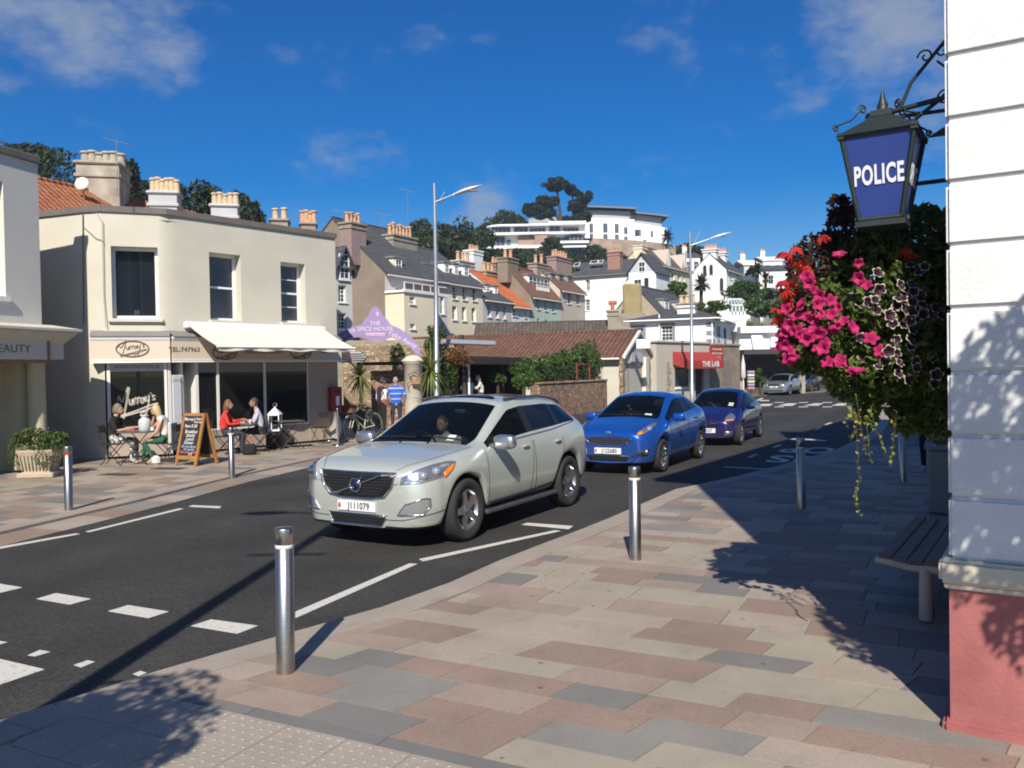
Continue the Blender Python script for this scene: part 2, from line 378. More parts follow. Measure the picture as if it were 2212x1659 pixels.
# asphalt
m, nt, b, o = nodes('asphalt')
pos = nt.nodes.new('ShaderNodeNewGeometry').outputs['Position']
a1 = nn(nt, 'ShaderNodeTexNoise', {'Vector': pos, 'Scale': .55, 'Detail': 7.0, 'Roughness': .62})
ag = nn(nt, 'ShaderNodeTexVoronoi', {'Vector': pos, 'Scale': 70.0})
sepc = nn(nt, 'ShaderNodeSeparateColor', {0: ag.outputs['Color']})
c = ramp(nt, a1.outputs['Fac'], [(.28, (.021, .021, .020)), (.5, (.034, .033, .030)), (.74, (.047, .045, .040))])
fr = nn(nt, 'ShaderNodeMapRange', {'Value': sepc.outputs[0], 'To Min': .6, 'To Max': 1.5})
mm = nn(nt, 'ShaderNodeVectorMath', {0: c, 1: fr.outputs[0]}, operation='MULTIPLY')
# worn wheel tracks follow the carriageway
sx = nn(nt, 'ShaderNodeSeparateXYZ', {0: pos})
qn = nn(nt, 'ShaderNodeVectorMath', {0: pos, 1: (.882, -.469, 0)}, operation='DOT_PRODUCT')
wv = nn(nt, 'ShaderNodeMath', {0: qn.outputs['Value'], 1: 3.6}, operation='MULTIPLY'); wsn = nn(nt, 'ShaderNodeMath', {0: wv.outputs[0]}, operation='SINE')
trk = nn(nt, 'ShaderNodeMapRange', {'Value': wsn.outputs[0], 'From Min': -1.0, 'From Max': 1.0, 'To Min': .88, 'To Max': 1.1})
mm2 = nn(nt, 'ShaderNodeVectorMath', {0: mm.outputs[0], 1: trk.outputs[0]}, operation='MULTIPLY')
nt.links.new(mm2.outputs[0], b.inputs['Base Color']); b.inputs['Roughness'].default_value = .82; b.inputs['Specular IOR Level'].default_value = .35
bp = nn(nt, 'ShaderNodeBump', {'Height': ag.outputs['Distance'], 'Strength': .35, 'Distance': .006}); nt.links.new(bp.outputs[0], b.inputs['Normal'])
ASPHALT = m
road = MB().add([(-60, -40, 0), (70, -40, 0), (120, 110, 0), (-20, 75, 0)], [(0, 1, 2, 3)]).build('road', ASPHALT, kind='structure')

PAL = [granite('granite_pink', (.255, .185, .142), (.12, .07, .06), .6), granite('granite_beige', (.33, .272, .218), (.16, .12, .10), .55),
       granite('granite_cream', (.305, .272, .208), (.2, .17, .11), .35), granite('granite_blue', (.178, .166, .152), (.10, .10, .11), .4),
       granite('granite_rose', (.29, .225, .178), (.14, .09, .07), .6), granite('granite_grey', (.215, .202, .178), (.14, .13, .12), .5)]
WTS = [26, 26, 17, 11, 14, 6]
KERB = granite('granite_kerb', (.31, .262, .215), (.18, .15, .13), .5)
JOINT = mk('mortar_joint', (.17, .145, .12), .95, .2, 5, .2)
BUFF = granite('tactile_buff', (.315, .272, .222), (.2, .17, .14), .5)
BLUESTRIP = granite('granite_edging', (.155, .148, .138), (.10, .10, .11), .4)

def interp(tab, x):
    if x <= tab[0][0]: return tab[0][1]
    for (a, b_), (c_, d) in zip(tab, tab[1:]):
        if x <= c_: return b_ + (d - b_) * (x - a) / (c_ - a)
    return tab[-1][1]
class Paving:
    def __init__(s, a): s.u = U(a); s.n = Vector((s.u.y, -s.u.x, 0))
    def sq(s, p): return (p.x * s.u.x + p.y * s.u.y, p.x * s.n.x + p.y * s.n.y)
    def w(s, s_, q, z): v = s.u * s_ + s.n * q; return Vector((v.x, v.y, z))
def lay(pv, parent, kerb_tab, side, s0, s1, width, z, kw, max_parts, name, seed, row=.275, cut=None, thick=.03):
    """courses across the pavement; slabs start at the kerb and run away from the road (side = +1 to larger q)"""
    rg = random.Random(seed); slabs = []
    s_ = s0
    while s_ < s1:
        rw = row * rg.choice([1, 1, 1, 1, 1.45]); e = min(s1, s_ + rw)
        ka, kb = interp(kerb_tab, s_) + side * kw, interp(kerb_tab, e) + side * kw
        d = -rg.random() * .5; first = True
        lim = width(s_) if callable(width) else width
        last = -1
        while d < lim:
            L = rg.choice([.4, .45, .55, .6, .6, .75, .9]); d2 = d + L
            if d2 > .06:
                d0 = max(d, 0) if not first else 0
                g = .004
                m_ = rg.choices(range(6), WTS)[0]
                if m_ == last and rg.random() < .6: m_ = rg.choices(range(6), WTS)[0]
                last = m_
                pts = [(s_ + g, ka + side * (d0 + g)), (e - g, kb + side * (d0 + g)), (e - g, kb + side * (d2 - g)), (s_ + g, ka + side * (d2 - g))]
                if not cut or not cut(pts): slabs.append((pts, m_, rg.uniform(-.0012, .0012)))
                first = False
            d = d2
        s_ = e
    def near(t):
        c_ = pv.w(sum(p[0] for p in t[0]) / 4, sum(p[1] for p in t[0]) / 4, 0); x, y = to_px(c_) if c_.y > .5 else (9e9, 0)
        return c_.length + (1000 if c_.y < 3 or not -120 < x < 2330 else 0)
    slabs.sort(key=near); rest = MB()
    for i, (pts, m_, dz) in enumerate(slabs):
        top = [pv.w(a, q, z + dz) for a, q in pts]
        if side > 0: top.reverse()
        if i < max_parts:
            MB().ext([p - Vector((0, 0, thick)) for p in top], (0, 0, thick)).build(name, PAL[m_], parent)
        else: rest.ext([p - Vector((0, 0, thick)) for p in top], (0, 0, thick), m_)
    if rest.f: rest.build('distant_' + name + 's', PAL, parent, kind='stuff')

# near pavement, by the police station
PN = Paving(27.0); ZP = .05
KPX = [(326, 1454), (597, 1376), (717, 1339), (873, 1299), (940, 1273), (1040, 1228), (1108, 1198), (1219, 1158), (1319, 1118), (1459, 1057)]
kerb_near = [(-8.0, -4.75), (2.9, -4.66)] + [PN.sq(G(x, y, ZP)) for x, y in KPX]
kerb_near += [PN.sq(Vector(p)) for p in ((3.7, 14.2, 0), (5.2, 16.0, 0), (7.2, 18.6, 0), (9.6, 22.5, 0), (12.4, 28.0, 0), (14.2, 32.5, 0), (15.6, 36.5, 0), (16.4, 39.5, 0), (19.5, 46, 0), (27, 58, 0))]
POL_C = G(2053, 1574, ZP); POL_A = 33.0
PF = Plane((POL_C.x, POL_C.y), POL_A)
pv_near = MB()
ss = sorted(set([k[0] for k in kerb_near]))
vv = []
for s_ in ss:
    q = interp(kerb_near, s_); vv += [PN.w(s_, q + .02, 0.0), PN.w(s_, q + .02, ZP - .006), PN.w(s_, q + 14, ZP - .006)]
pv_near.add(vv, [(3 * i + k, 3 * i + 3 + k, 3 * i + 4 + k, 3 * i + 1 + k) for i in range(len(ss) - 1) for k in (0, 1)])
pave_near = pv_near.build('pavement_near', JOINT, kind='structure')
S_STRIP = PN.sq(G(350, 1482, ZP))[0]
def facade_w(s_):        # how far the slabs run from the kerb
    if s_ < 4.6: return 9.5
    return 5.2 if s_ < 12 else 4.4
lay(PN, pave_near, kerb_near, +1, S_STRIP, 21.0, facade_w, ZP, .30, 300, 'paving_slab', 11)
# kerb stones
def kerbline(pv, tab, side, s0, s1, z, kw, parent, step=.9, zb=0.0):
    s_ = s0
    while s_ < s1:
        e = s_ + step
        a, b_ = interp(tab, s_), interp(tab, e); g = .003
        pts = [pv.w(s_ + g, a, z + .003), pv.w(e - g, b_, z + .003), pv.w(e - g, b_ + side * kw, z + .003), pv.w(s_ + g, a + side * kw, z + .003)]
        if side > 0: pts.reverse()
        MB().ext([p - Vector((0, 0, z - zb + .02)) for p in pts], (0, 0, z - zb + .02)).build('kerb_stone', KERB, parent)
        s_ = e
kerbline(PN, kerb_near, +1, 1.0, 38.0, ZP, .297, pave_near)
# blister paving at the crossing with its blue-grey edging course
def blister_mesh(n=6, size=.4):
    mbb = MB(); g = .003; mbb.box(g, g, -.03, size - g, size - g, 0)
    for i in range(n):
        for j in range(n): mbb.lathe([(.0125, 0), (.0115, .002), (.007, .0035), (.0005, .004)], 8, 0, None, True, ((i + .5) * size / n, (j + .5) * size / n, 0))
    me = mbb.mesh('blister_slab'); me.materials.append(BUFF); return me
bl = blister_mesh()
for i in range(7):
    for j in range(16):
        s_ = S_STRIP - .11 - .4 * (i + 1); q = -4.34 + .4 * j
        if s_ < 1.0: continue
        M = Matrix(((PN.n.x, PN.u.x, 0, 0), (PN.n.y, PN.u.y, 0, 0), (0, 0, 1, 0), (0, 0, 0, 1)))
        p = PN.w(s_, q, ZP); M.translation = p
        if p.y > 2.0: link('blister_slab', bl, pave_near, M)
q = -4.36
while q < 3.2:
    pts = [PN.w(S_STRIP - .108, q + .002, ZP), PN.w(S_STRIP - .108, q + .896, ZP), PN.w(S_STRIP - .002, q + .896, ZP), PN.w(S_STRIP - .002, q + .002, ZP)]
    MB().ext([p - Vector((0, 0, .03)) for p in pts], (0, 0, .03)).build('edging_slab', BLUESTRIP, pave_near); q += .9

# far (left) pavement, in front of the cafe
PL = Paving(21.0); ZL = .04
lk = [G(x, y, ZL) for x, y in ((0, 1149), (187, 1106), (322, 1074), (474, 1035), (690, 988))]
lk = [lk[0] + (lk[0] - lk[1]) * 4] + lk + [Vector(p) for p in ((-1.5, 26, 0), (2.9, 37.7, 0), (5.6, 42.5, 0), (9.6, 47.5, 0), (17.5, 55.5, 0), (27, 63, 0))]
kerb_left = sorted(PL.sq(p) for p in lk)
ss = [k[0] for k in kerb_left]; vv = []
for s_ in ss:
    q = interp(kerb_left, s_); vv += [PL.w(s_, q - .02, 0.0), PL.w(s_, q - .02, ZL - .006), PL.w(s_, q - 30, ZL - .006)]
pave_left = MB().add(vv, [(3 * i + k, 3 * i + 1 + k, 3 * i + 4 + k, 3 * i + 3 + k) for i in range(len(ss) - 1) for k in (0, 1)]).build('pavement_far_side', JOINT, kind='structure')
lay(PL, pave_left, kerb_left, -1, 4.0, 42.0, lambda s_: 9.0 if s_ < 26 else 6.0, ZL, .30, 300, 'paving_slab', 23, row=.34)
kerbline(PL, kerb_left, -1, 5.5, 40.0, ZL, .297, pave_left)
# flush granite channel between kerb and asphalt
s_ = 5.0
while s_ < 22:
    L = rng.choice([.6, .75, .9]); w_ = .62
    a, b_ = interp(kerb_left, s_), interp(kerb_left, s_ + L)
    pts = [PL.w(s_ + .004, a + .01, .007), PL.w(s_ + .004, a + w_, .007), PL.w(s_ + L - .004, b_ + w_, .007), PL.w(s_ + L - .004, b_ + .01, .007)]
    MB().ext([p - Vector((0, 0, .02)) for p in pts], (0, 0, .02)).build('channel_slab', PAL[rng.choice([0, 1, 4, 5])], road); s_ += L

# painted markings
m, nt, b, o = nodes('road_paint')
pos = nt.nodes.new('ShaderNodeNewGeometry').outputs['Position']
w1 = nn(nt, 'ShaderNodeTexNoise', {'Vector': pos, 'Scale': 22.0, 'Detail': 7.0, 'Roughness': .75})
c = ramp(nt, w1.outputs['Fac'], [(.30, (.2, .19, .17)), (.44, (.52, .5, .45)), (.7, (.60, .58, .53))])
nt.links.new(c, b.inputs['Base Color']); b.inputs['Roughness'].default_value = .75
PAINT = m
def mark(name, pts, z=.005):
    n = len(pts); c_ = sum((Vector(p) for p in pts), Vector()) / n
    p = [Vector((q[0], q[1], z)) for q in pts]
    if (p[1] - p[0]).cross(p[2] - p[0]).z < 0: p.reverse()
    return MB().ext([q - Vector((0, 0, .003)) for q in p], (0, 0, .003)).build(name, PAINT, road)
def mpx(name, pts, z=.005): return mark(name, [G(x, y, z) for x, y in pts], z)
d2 = [G(*p) for p in ((79, 1294.5), (120.6, 1282), (196.6, 1294.5), (151, 1306.6))]
d3 = [G(*p) for p in ((233.7, 1321), (277, 1308), (364.5, 1322), (321, 1336))]
d4 = [G(*p) for p in ((413, 1353), (456, 1339), (557, 1352.6), (513.5, 1369.6))]
dv = (sum(d4, Vector()) - sum(d2, Vector())) / 8
for k in (-2, -1): mark('give_way_dash', [p + dv * k for p in d2])
for d in (d2, d3, d4): mark('give_way_dash', d)
for st in (((60, 1415), (86, 1403.6), (108.6, 1407.5), (76.6, 1417)), ((159, 1436), (189, 1426), (205, 1429), (176, 1441)), ((287, 1455.5), (303, 1449), (317, 1453), (300, 1460))):
    mpx('crossing_stud', st)
sx1 = [G(60, 1415), G(86, 1403.6), G(108.6, 1407.5), G(76.6, 1417)]
dvs = sx1[0] - G(159, 1436); mark('crossing_stud', [p + dvs for p in sx1]); mark('crossing_stud', [p + dvs * 2 for p in sx1])
sc_, qc_ = PN.sq(G(96, 1447))
for k in range(4): mark('zebra_stripe', [PN.w(sc_, qc_ - 1.25 * k, 0), PN.w(sc_, qc_ - .62 - 1.25 * k, 0), PN.w(sc_ - 2.6, qc_ - .62 - 1.25 * k, 0), PN.w(sc_ - 2.6, qc_ - 1.25 * k, 0)])
for zz in (((638, 1321), (884, 1217), (902, 1217.6), (638, 1335)), ((905, 1207.6), (1199, 1145), (1211, 1146.7), (914, 1212)), ((1127, 1133), (1139, 1129), (1238, 1136), (1229, 1142.7)),
           ((-60, 1191), (163, 1152), (173, 1153.4), (-60, 1196)), ((184.5, 1148), (386, 1098), (397, 1099), (195, 1149)), ((407.5, 1094), (416, 1091), (478, 1093.5), (475, 1097.6)),
           ((1633, 865), (1646, 859), (1650, 860), (1637, 866)), ((1640, 864), (1662, 864), (1662, 866), (1642, 866.5))): mpx('zigzag_line', zz)
for gd in (((1634, 877), (1645, 872.5), (1671, 872), (1662, 877)), ((1680, 876.5), (1700, 871), (1723, 871), (1711, 876.5)), ((1737, 876), (1760, 871), (1779, 871), (1768, 876)), ((1796, 876), (1812, 871), (1832, 871), (1825, 876))): mpx('give_way_dash', gd)
for y0 in (869, 878.5):
    for k in range(5): mpx('crossing_stud', ((1672 + 52 * k, y0 + .9), (1674 + 52 * k, y0 - .4), (1694 + 52 * k, y0 - .4), (1693 + 52 * k, y0 + .9)))
for bx in (((1667, 966), (1683, 960), (1690, 960.5), (1676, 966.5)), ((1707, 949), (1722, 945), (1788, 951), (1780, 953)), ((1757, 928), (1770, 923), (1776, 923.5), (1764, 928.5)), ((1780, 917), (1793, 912.5), (1799, 913), (1786, 917.5)),
           ((1562, 1009), (1566, 1007.5), (1657, 1012.5), (1655, 1014)), ((1756, 1020), (1757, 1018.8), (1830, 1022.5), (1829, 1024)), ((1614, 988), (1632, 980.5), (1638, 981), (1620, 988.6))): mpx('bus_box_line', bx)
for word, pl, pr in (('BUS', (1873, 996), (1660, 990)), ('STOP', (1900, 976), (1690, 970))):
    l, r_ = G(*pl), G(*pr); d = r_ - l; w_ = d.length; me = text_mesh(word, 1.0, 0.0015, .02, align='LEFT')
    wx = max(v.co.x for v in me.vertices); xd = d.normalized(); yd = Vector((-xd.y, xd.x, 0))
    M = Matrix(((xd.x, yd.x, 0, l.x), (xd.y, yd.y, 0, l.y), (0, 0, 1, .0055), (0, 0, 0, 1))) @ Matrix.Diagonal((w_ / wx, 1.9, 1, 1))
    me.materials.clear(); me.materials.append(PAINT); link('bus_stop_lettering', me, road, M)
# ---------------------------------------------------------------- building helpers
def segM(A, B, loc=(0, 0, 0)):
    A = Vector((A[0], A[1], 0)); B = Vector((B[0], B[1], 0)); d = (B - A).normalized()
    M = Matrix(((d.x, -d.y, 0, A.x - loc[0]), (d.y, d.x, 0, A.y - loc[1]), (0, 0, 1, -loc[2]), (0, 0, 0, 1))); return M
def facade(mb, L, z0, z1, openings=(), depth=.12, mat=0, M=None, top=None, rmat=None):
    """wall face in the plane y=0 (outside -y) with real openings and reveals; top(x) may bend the upper edge"""
    xs_ = sorted(set([0, L] + [v for o in openings for v in (o[0], o[2])])); zs = sorted(set([z0, z1] + [v for o in openings for v in (o[1], o[3])]))
    for i in range(len(xs_) - 1):
        for j in range(len(zs) - 1):
            xa, xb, za, zb = xs_[i], xs_[i + 1], zs[j], zs[j + 1]; cx_, cz = (xa + xb) / 2, (za + zb) / 2
            if any(o[0] < cx_ < o[2] and o[1] < cz < o[3] for o in openings): continue
            t = (lambda x, z: top(x) if top and z == z1 else z)
            mb.add([(xa, 0, za), (xb, 0, za), (xb, 0, t(xb, zb)), (xa, 0, t(xa, zb))], [(0, 1, 2, 3)], mat, False, M)
    for o in openings:
        x0, a, x1, b_ = o[:4]; d = depth
        mb.add([(x0, 0, a), (x0, 0, b_), (x0, d, b_), (x0, d, a), (x1, 0, a), (x1, 0, b_), (x1, d, b_), (x1, d, a)],
               [(0, 3, 2, 1), (4, 5, 6, 7), (0, 4, 7, 3), (1, 2, 6, 5)], mat if rmat is None else rmat, False, M)
def win(parent, x0, z0, x1, z1, rec=.1, bars=(1, 1), fr=.06, mat=None, glass=None, sill=.06, sash=True, M=None, bar=.022, name='window', sillmat=None):
    mat = mat or WHITE; glass = glass or DGLASS
    w = MB(); y0, y1 = rec, rec + .06
    w.box(x0, y0, z0, x0 + fr, y1, z1, 0, M); w.box(x1 - fr, y0, z0, x1, y1, z1, 0, M)
    w.box(x0 + fr, y0, z1 - fr, x1 - fr, y1, z1, 0, M); w.box(x0 + fr, y0, z0, x1 - fr, y1, z0 + fr, 0, M)
    zm = (z0 + z1) / 2
    if sash: w.box(x0 + fr, y0 + .012, zm - .025, x1 - fr, y1 - .004, zm + .025, 0, M)
    nc, nr = bars
    for i in range(1, nc):
        x = x0 + fr + (x1 - x0 - 2 * fr) * i / nc; w.box(x - bar / 2, y0 + .018, z0 + fr, x + bar / 2, y1 - .008, z1 - fr, 0, M)
    for j in range(1, nr):
        z = z0 + fr + (z1 - z0 - 2 * fr) * j / nr
        if sash and abs(z - zm) < .05: continue
        w.box(x0 + fr, y0 + .021, z - bar / 2, x1 - fr, y1 - .011, z + bar / 2, 0, M)
    o = w.build(name, mat, parent)
    yq = rec + .04; MB().add([(x0 + fr * .5, yq, z0 + fr * .5), (x1 - fr * .5, yq, z0 + fr * .5), (x1 - fr * .5, yq, z1 - fr * .5), (x0 + fr * .5, yq, z1 - fr * .5)], [(0, 1, 2, 3)], 0, False, M).build('pane', glass, o)
    if sill: MB().box(x0 - .06, -.07, z0 - sill, x1 + .06, rec + .005, z0 - .002, 0, M).build('sill', sillmat or mat, o)
    return o
def chimney(parent, x, y, w, d, z0, z1, mat, pots=4, potmat=None, along='x', cap=.05, capmat=None, poth=.5, potr=.11, two=False):
    c = MB(); c.bbox(x - w / 2, y - d / 2, z0, x + w / 2, y + d / 2, z1, .015)
    c.bbox(x - w / 2 - cap, y - d / 2 - cap, z1 - .28, x + w / 2 + cap, y + d / 2 + cap, z1 - .16, .015, 1)
    c.bbox(x - w / 2 - cap * 1.6, y - d / 2 - cap * 1.6, z1 - .01, x + w / 2 + cap * 1.6, y + d / 2 + cap * 1.6, z1 + .12, .03, 1)
    o = c.build('chimney', [mat, capmat or mat], parent)
    pm = potmat or POT
    for k in range(pots):
        t = (k + .5) / pots - .5; px_, py_ = (x + t * w * .95, y) if along == 'x' else (x, y + t * d * .95)
        h = poth * (1 + .12 * math.sin(k * 2.7 + x))
        MB().lathe([(potr * 1.05, 0), (potr, .06), (potr * .82, h * .8), (potr * .84, h * .84), (potr * 1.1, h * .86), (potr * 1.1, h * .95), (potr * .95, h), (potr * .7, h), (potr * .7, h - .1)], 10, 0, None, True, (px_, py_, z1 + .1)).build('chimney_pot', pm, o)
    return o
POT = mk('clay_pot', (.50, .27, .15), .85, .2, 6, .1, tint=(.55, .36, .22))
POTY = mk('buff_pot', (.55, .43, .28), .85, .2, 6, .1)
SLATE = roofing('slate', (.060, .063, .072), (.085, .088, .095), .24, .30, moss=(.10, .10, .085), mossy=.35)
SLATEB = roofing('slate_brown', (.10, .085, .075), (.13, .11, .095), .24, .30, moss=(.07, .07, .05))
PANRED = roofing('pantile_red', (.125, .056, .036), (.18, .083, .053), .30, .24, wavy=.9, moss=(.06, .045, .03), mossy=.55)
PANBRN = roofing('pantile_brown', (.075, .062, .05), (.11, .09, .07), .30, .24, wavy=.9, moss=(.12, .11, .08), mossy=.55)
PANORG = roofing('pantile_orange', (.36, .115, .045), (.44, .165, .07), .30, .22, wavy=.8, moss=(.20, .09, .05), mossy=.4)
TILEBR = roofing('plain_tile_brown', (.17, .085, .06), (.22, .115, .08), .2, .25, moss=(.09, .06, .04))
ORANGE = roofing('tile_orange_bright', (.55, .14, .045), (.62, .18, .06), .25, .25, wavy=.6, mossy=.15)
BROWNR = mk('brown_roughcast', (.235, .19, .145), .95, .25, .6, .4, 30)
STONEBR = mk('weathered_cement', (.30, .265, .21), .95, .35, 1.2, .4, 25)
BRICKR = bricks('red_brick', (.28, .12, .09), (.34, .16, .12), (.35, .30, .26))
BRICKP = bricks('purple_brick', (.23, .14, .13), (.30, .19, .17), (.36, .32, .30))
RUBBLE = masonry('rubble_granite', (.30, .17, .10), (.38, .24, .15), (.25, .19, .14), 5.0)
RUBBLE2 = masonry('rubble_golden', (.33, .235, .14), (.38, .29, .185), (.33, .265, .185), 5.5)

def house(name, label, p0, a, L, D, ze, zr, wall, roof, wins=(), z0=0.0, base=0.0, gable=None, rec=.13, bars=(2, 4), gutter=True, verge=.06, over=.22, group=None, cat='house', sills=True, wfr=.055, ridge_off=0.0, hipped=False):
    """terraced house: front y=0 (street side), wins given as (x0, z0, x1, z1[, bars])"""
    t = frame(name, label, cat, p0, a, base, group); b_ = -base
    ze += b_; zr += b_
    w = MB(); op = [(q[0], q[1] + b_, q[2], q[3] + b_) for q in wins]
    facade(w, L, z0 - .5, ze, op, rec + .08)
    w.quad((L, D, z0 - .5), (0, D, z0 - .5), (0, D, ze), (L, D, ze))
    ym = D / 2 + ridge_off
    w.poly([(0, D, z0 - .5), (0, 0, z0 - .5), (0, 0, ze), (0, ym, zr), (0, D, ze)], 1); w.poly([(L, 0, z0 - .5), (L, D, z0 - .5), (L, D, ze), (L, ym, zr), (L, 0, ze)], 1)
    w.build('wall', [wall, gable or wall], t)
    r_ = MB(); th = .10
    for (y0, ya) in ((0, ym), (D, ym)):
        sgn = -1 if y0 == 0 else 1; k = (zr - ze) / abs(ya - y0); ye = y0 + sgn * over; zl = ze - over * k
        A = [(-verge, ye, zl + .01), (L + verge, ye, zl + .01), (L + verge, ya, zr + .01), (-verge, ya, zr + .01)]
        if sgn > 0: A = [A[1], A[0], A[3], A[2]]
        r_.ext(A, (0, 0, th))
    r_.tube([(-verge, ym, zr + .1), (L + verge, ym, zr + .1)], .09, 6, 1)
    r_.build('roof', [roof, roof], t)
    if gutter: MB().tube([(-.02, -over - .05, ze - over * (zr - ze) / ym), (L + .02, -over - .05, ze - over * (zr - ze) / ym)], .055, 6).build('gutter', gutter if not isinstance(gutter, bool) else OFFWH, t)
    for q in wins:
        bb = q[4] if len(q) > 4 else bars
        if bb is None: continue
        win(t, q[0], q[1] + b_, q[2], q[3] + b_, rec, bb, wfr, sill=.06 if sills else 0)
    return t
def dormer(t, x0, x1, y0, z0, z1, y1, cheek=None, roof=None, bars=(2, 2), pitched=0.0, wmat=None, name='dormer'):
    d = MB(); ch = 0
    d.add([(x0, y0, z0), (x1, y0, z0), (x1, y0, z1), (x0, y0, z1), (x0, y1, z1), (x1, y1, z1), (x0, y1, z0), (x1, y1, z0)], [(0, 3, 4, 6), (1, 7, 5, 2), (0, 1, 2, 3)], 0)
    if pitched:
        xm = (x0 + x1) / 2; zp = z1 + pitched; e = .1
        d.poly([(x0, y0 - .002, z1), (x1, y0 - .002, z1), (xm, y0 - .002, zp)], 0)
        for xa in (x0 - e, x1 + e): d.ext([(xa, y0 - e, z1 - .05), (xm, y0 - e, zp + .02), (xm, y1 + .5, zp + .02), (xa, y1 + .5, z1 - .05)], (0, 0, .06), 1)
    else: d.box(x0 - .1, y0 - .12, z1, x1 + .1, y1 + .1, z1 + .1, 1)
    o = d.build(name, [cheek or WHITE, roof or LEAD], t)
    w = MB(); fr = .06
    win_m = Matrix.Translation((0, y0 - .075, 0))
    wo_ = win(o, x0 + .08, z0 + .08, x1 - .08, z1 - .05, 0.0, bars, .05, wmat or WHITE, sill=0, M=win_m)
    return o

# ---------------------------------------------------------------- police station (right edge)
PWHITE = mk('police_white_paint', (.70, .70, .68), .6, .10, 2.0, .4, 40, fine=.03)
PINK = mk('pink_masonry_paint', (.33, .105, .10), .65, .2, 2.2, .3, 40, tint=(.37, .13, .118), fine=.04)
BUFFB = mk('buff_stringcourse', (.62, .55, .42), .65, .10, 1.5, .2, 50)
n_pol = Vector((math.cos(R(POL_A)), -math.sin(R(POL_A)), 0)); u_pol = U(POL_A)
pol = thing('police_station', 'white rusticated corner building with pink plinth and buff string course', 'building', (POL_C.x, POL_C.y, ZP))
C0 = Vector((POL_C.x, POL_C.y, 0))
LEND, LLONG, HP = 7.0, 8.6, 8.15
cz = [0.0, .74, .875]
def ring(mb, off, z0, z1, mat=0, ch=0.0, ln=LLONG):
    """block following the two outer faces, off = outwards offset"""
    e = n_pol; u_ = u_pol
    def pt(k, j): return u_ * k + e * j           # k along facade, j along the end wall
    o = off
    pts = [pt(-o, -o), pt(-o, LEND), pt(ln, LEND), pt(ln, -o)]
    bm = bmesh.new(); vs_ = [bm.verts.new((p.x, p.y, z0)) for p in pts]; f = bm.faces.new(vs_); bm.normal_update()
    ex = bmesh.ops.extrude_face_region(bm, geom=[f]); bmesh.ops.translate(bm, vec=(0, 0, z1 - z0), verts=[g for g in ex['geom'] if isinstance(g, bmesh.types.BMVert)])
    if ch: bmesh.ops.bevel(bm, geom=[e_ for e_ in bm.edges], offset=ch, segments=2, affect='EDGES')
    bmesh.ops.recalc_face_normals(bm, faces=bm.faces[:]); mb.bm(bm, mat)
    return mb
ring(MB(), .035, -.04, .055, ch=.02).build('plinth_foot', PINK, pol)
ring(MB(), .0, .055, .735).build('plinth', PINK, pol)
ring(MB(), .045, .765, .885, ch=.018).build('string_course', BUFFB, pol)
ring(MB(), .022, .735, .765, ch=.006).build('string_course_moulding', BUFFB, pol)
zc = .885
while zc < HP - .3:
    ring(MB(), 0, zc + .004, min(zc + .319, HP - .2), ch=.016).build('stone_course', PWHITE, pol); zc += .323
ring(MB(), -.02, .06, HP - .25).build('wall_core', mk('joint_paint', (.62, .62, .60), .8, .05), pol)  # slightly greyer paint seen in the joints between courses
ev = MB()
pts = [u_pol * -.05 + n_pol * -.62, u_pol * -.05 + n_pol * LEND, u_pol * (LLONG + .1) + n_pol * LEND, u_pol * (LLONG + .1) + n_pol * -.62]
ev.ext([(p.x, p.y, HP - .2) for p in pts], (0, 0, .28)); ev.build('eaves', OFFWH, pol)
# its neighbour up the street, with a gabled dormer over the eaves
nb = thing('neighbour_house', 'taller house beyond the police station, seen only by its shadow', 'house', tuple(C0 + u_pol * 9.3) )
q = MB(); pts = [n_pol * -.2, n_pol * 7, u_pol * 7.4 + n_pol * 7, u_pol * 7.4 + n_pol * -.2]
q.ext([(p.x, p.y, -.05) for p in pts], (0, 0, 8.45)); q.build('wall', PWHITE, nb)
g = MB(); g.ext([tuple(u_pol * k + n_pol * -.85 + Vector((0, 0, z))) for k, z in ((.0, 8.0), (1.5, 8.0), (.75, 9.5))], tuple(n_pol * 3)); g.build('dormer_gable', PWHITE, nb)
e2 = MB(); pts = [u_pol * .3 + n_pol * -.75, u_pol * .3 + n_pol * 7, u_pol * 7.6 + n_pol * 7, u_pol * 7.6 + n_pol * -.75]
e2.ext([(p.x, p.y, 8.3) for p in pts], (0, 0, .2)); e2.build('eaves', OFFWH, nb)

# ---------------------------------------------------------------- cafe on the corner
CC = mk('cafe_cream_render', (.53, .50, .41), .85, .08, .6, .3, 45, fine=.03, tint=(.565, .535, .445))
CFASC = mk('cafe_fascia_paint', (.60, .52, .42), .5, .04, 1, .03, 40)
CBRN = plain('brown_lettering', (.16, .105, .065), .5)
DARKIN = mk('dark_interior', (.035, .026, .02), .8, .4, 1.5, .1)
PIER = mk('cafe_pier_paint', (.36, .29, .23), .8, .10, 1.5, .2, 50)
Lx = [Vector(p) for p in ((-14.5, 21.0, 0), (-11.2, 19.95, 0), (-9.95, 19.47, 0), (-9.45, 19.36, 0), (-8.95, 19.45, 0), (-8.15, 19.85, 0))]
CB = Lx[-1]; CR = Vector((-4.97, 23.8, 0)); CA = math.degrees(math.atan2(CR.x - CB.x, CR.y - CB.y)); PC = Plane((CB.x, CB.y), CA); CL = (CR - CB).length
cafe = thing('cafe_building', 'cream two storey corner cafe with curved front and pale awning', 'building', (CB.x, CB.y, 0))
HC = 5.8
def on(plane, x0, y0, x1, y1):
    a_ = plane(x0, (y0 + y1) / 2)[0]; b_ = plane(x1, (y0 + y1) / 2)[0]; xm = (x0 + x1) / 2
    return (a_, plane(xm, y1)[1], b_, plane(xm, y0)[1])
wMain = segM(CB, CR, CB)
w2 = on(PC, 453, 548, 521, 692); w3 = on(PC, 607, 568, 660, 697)
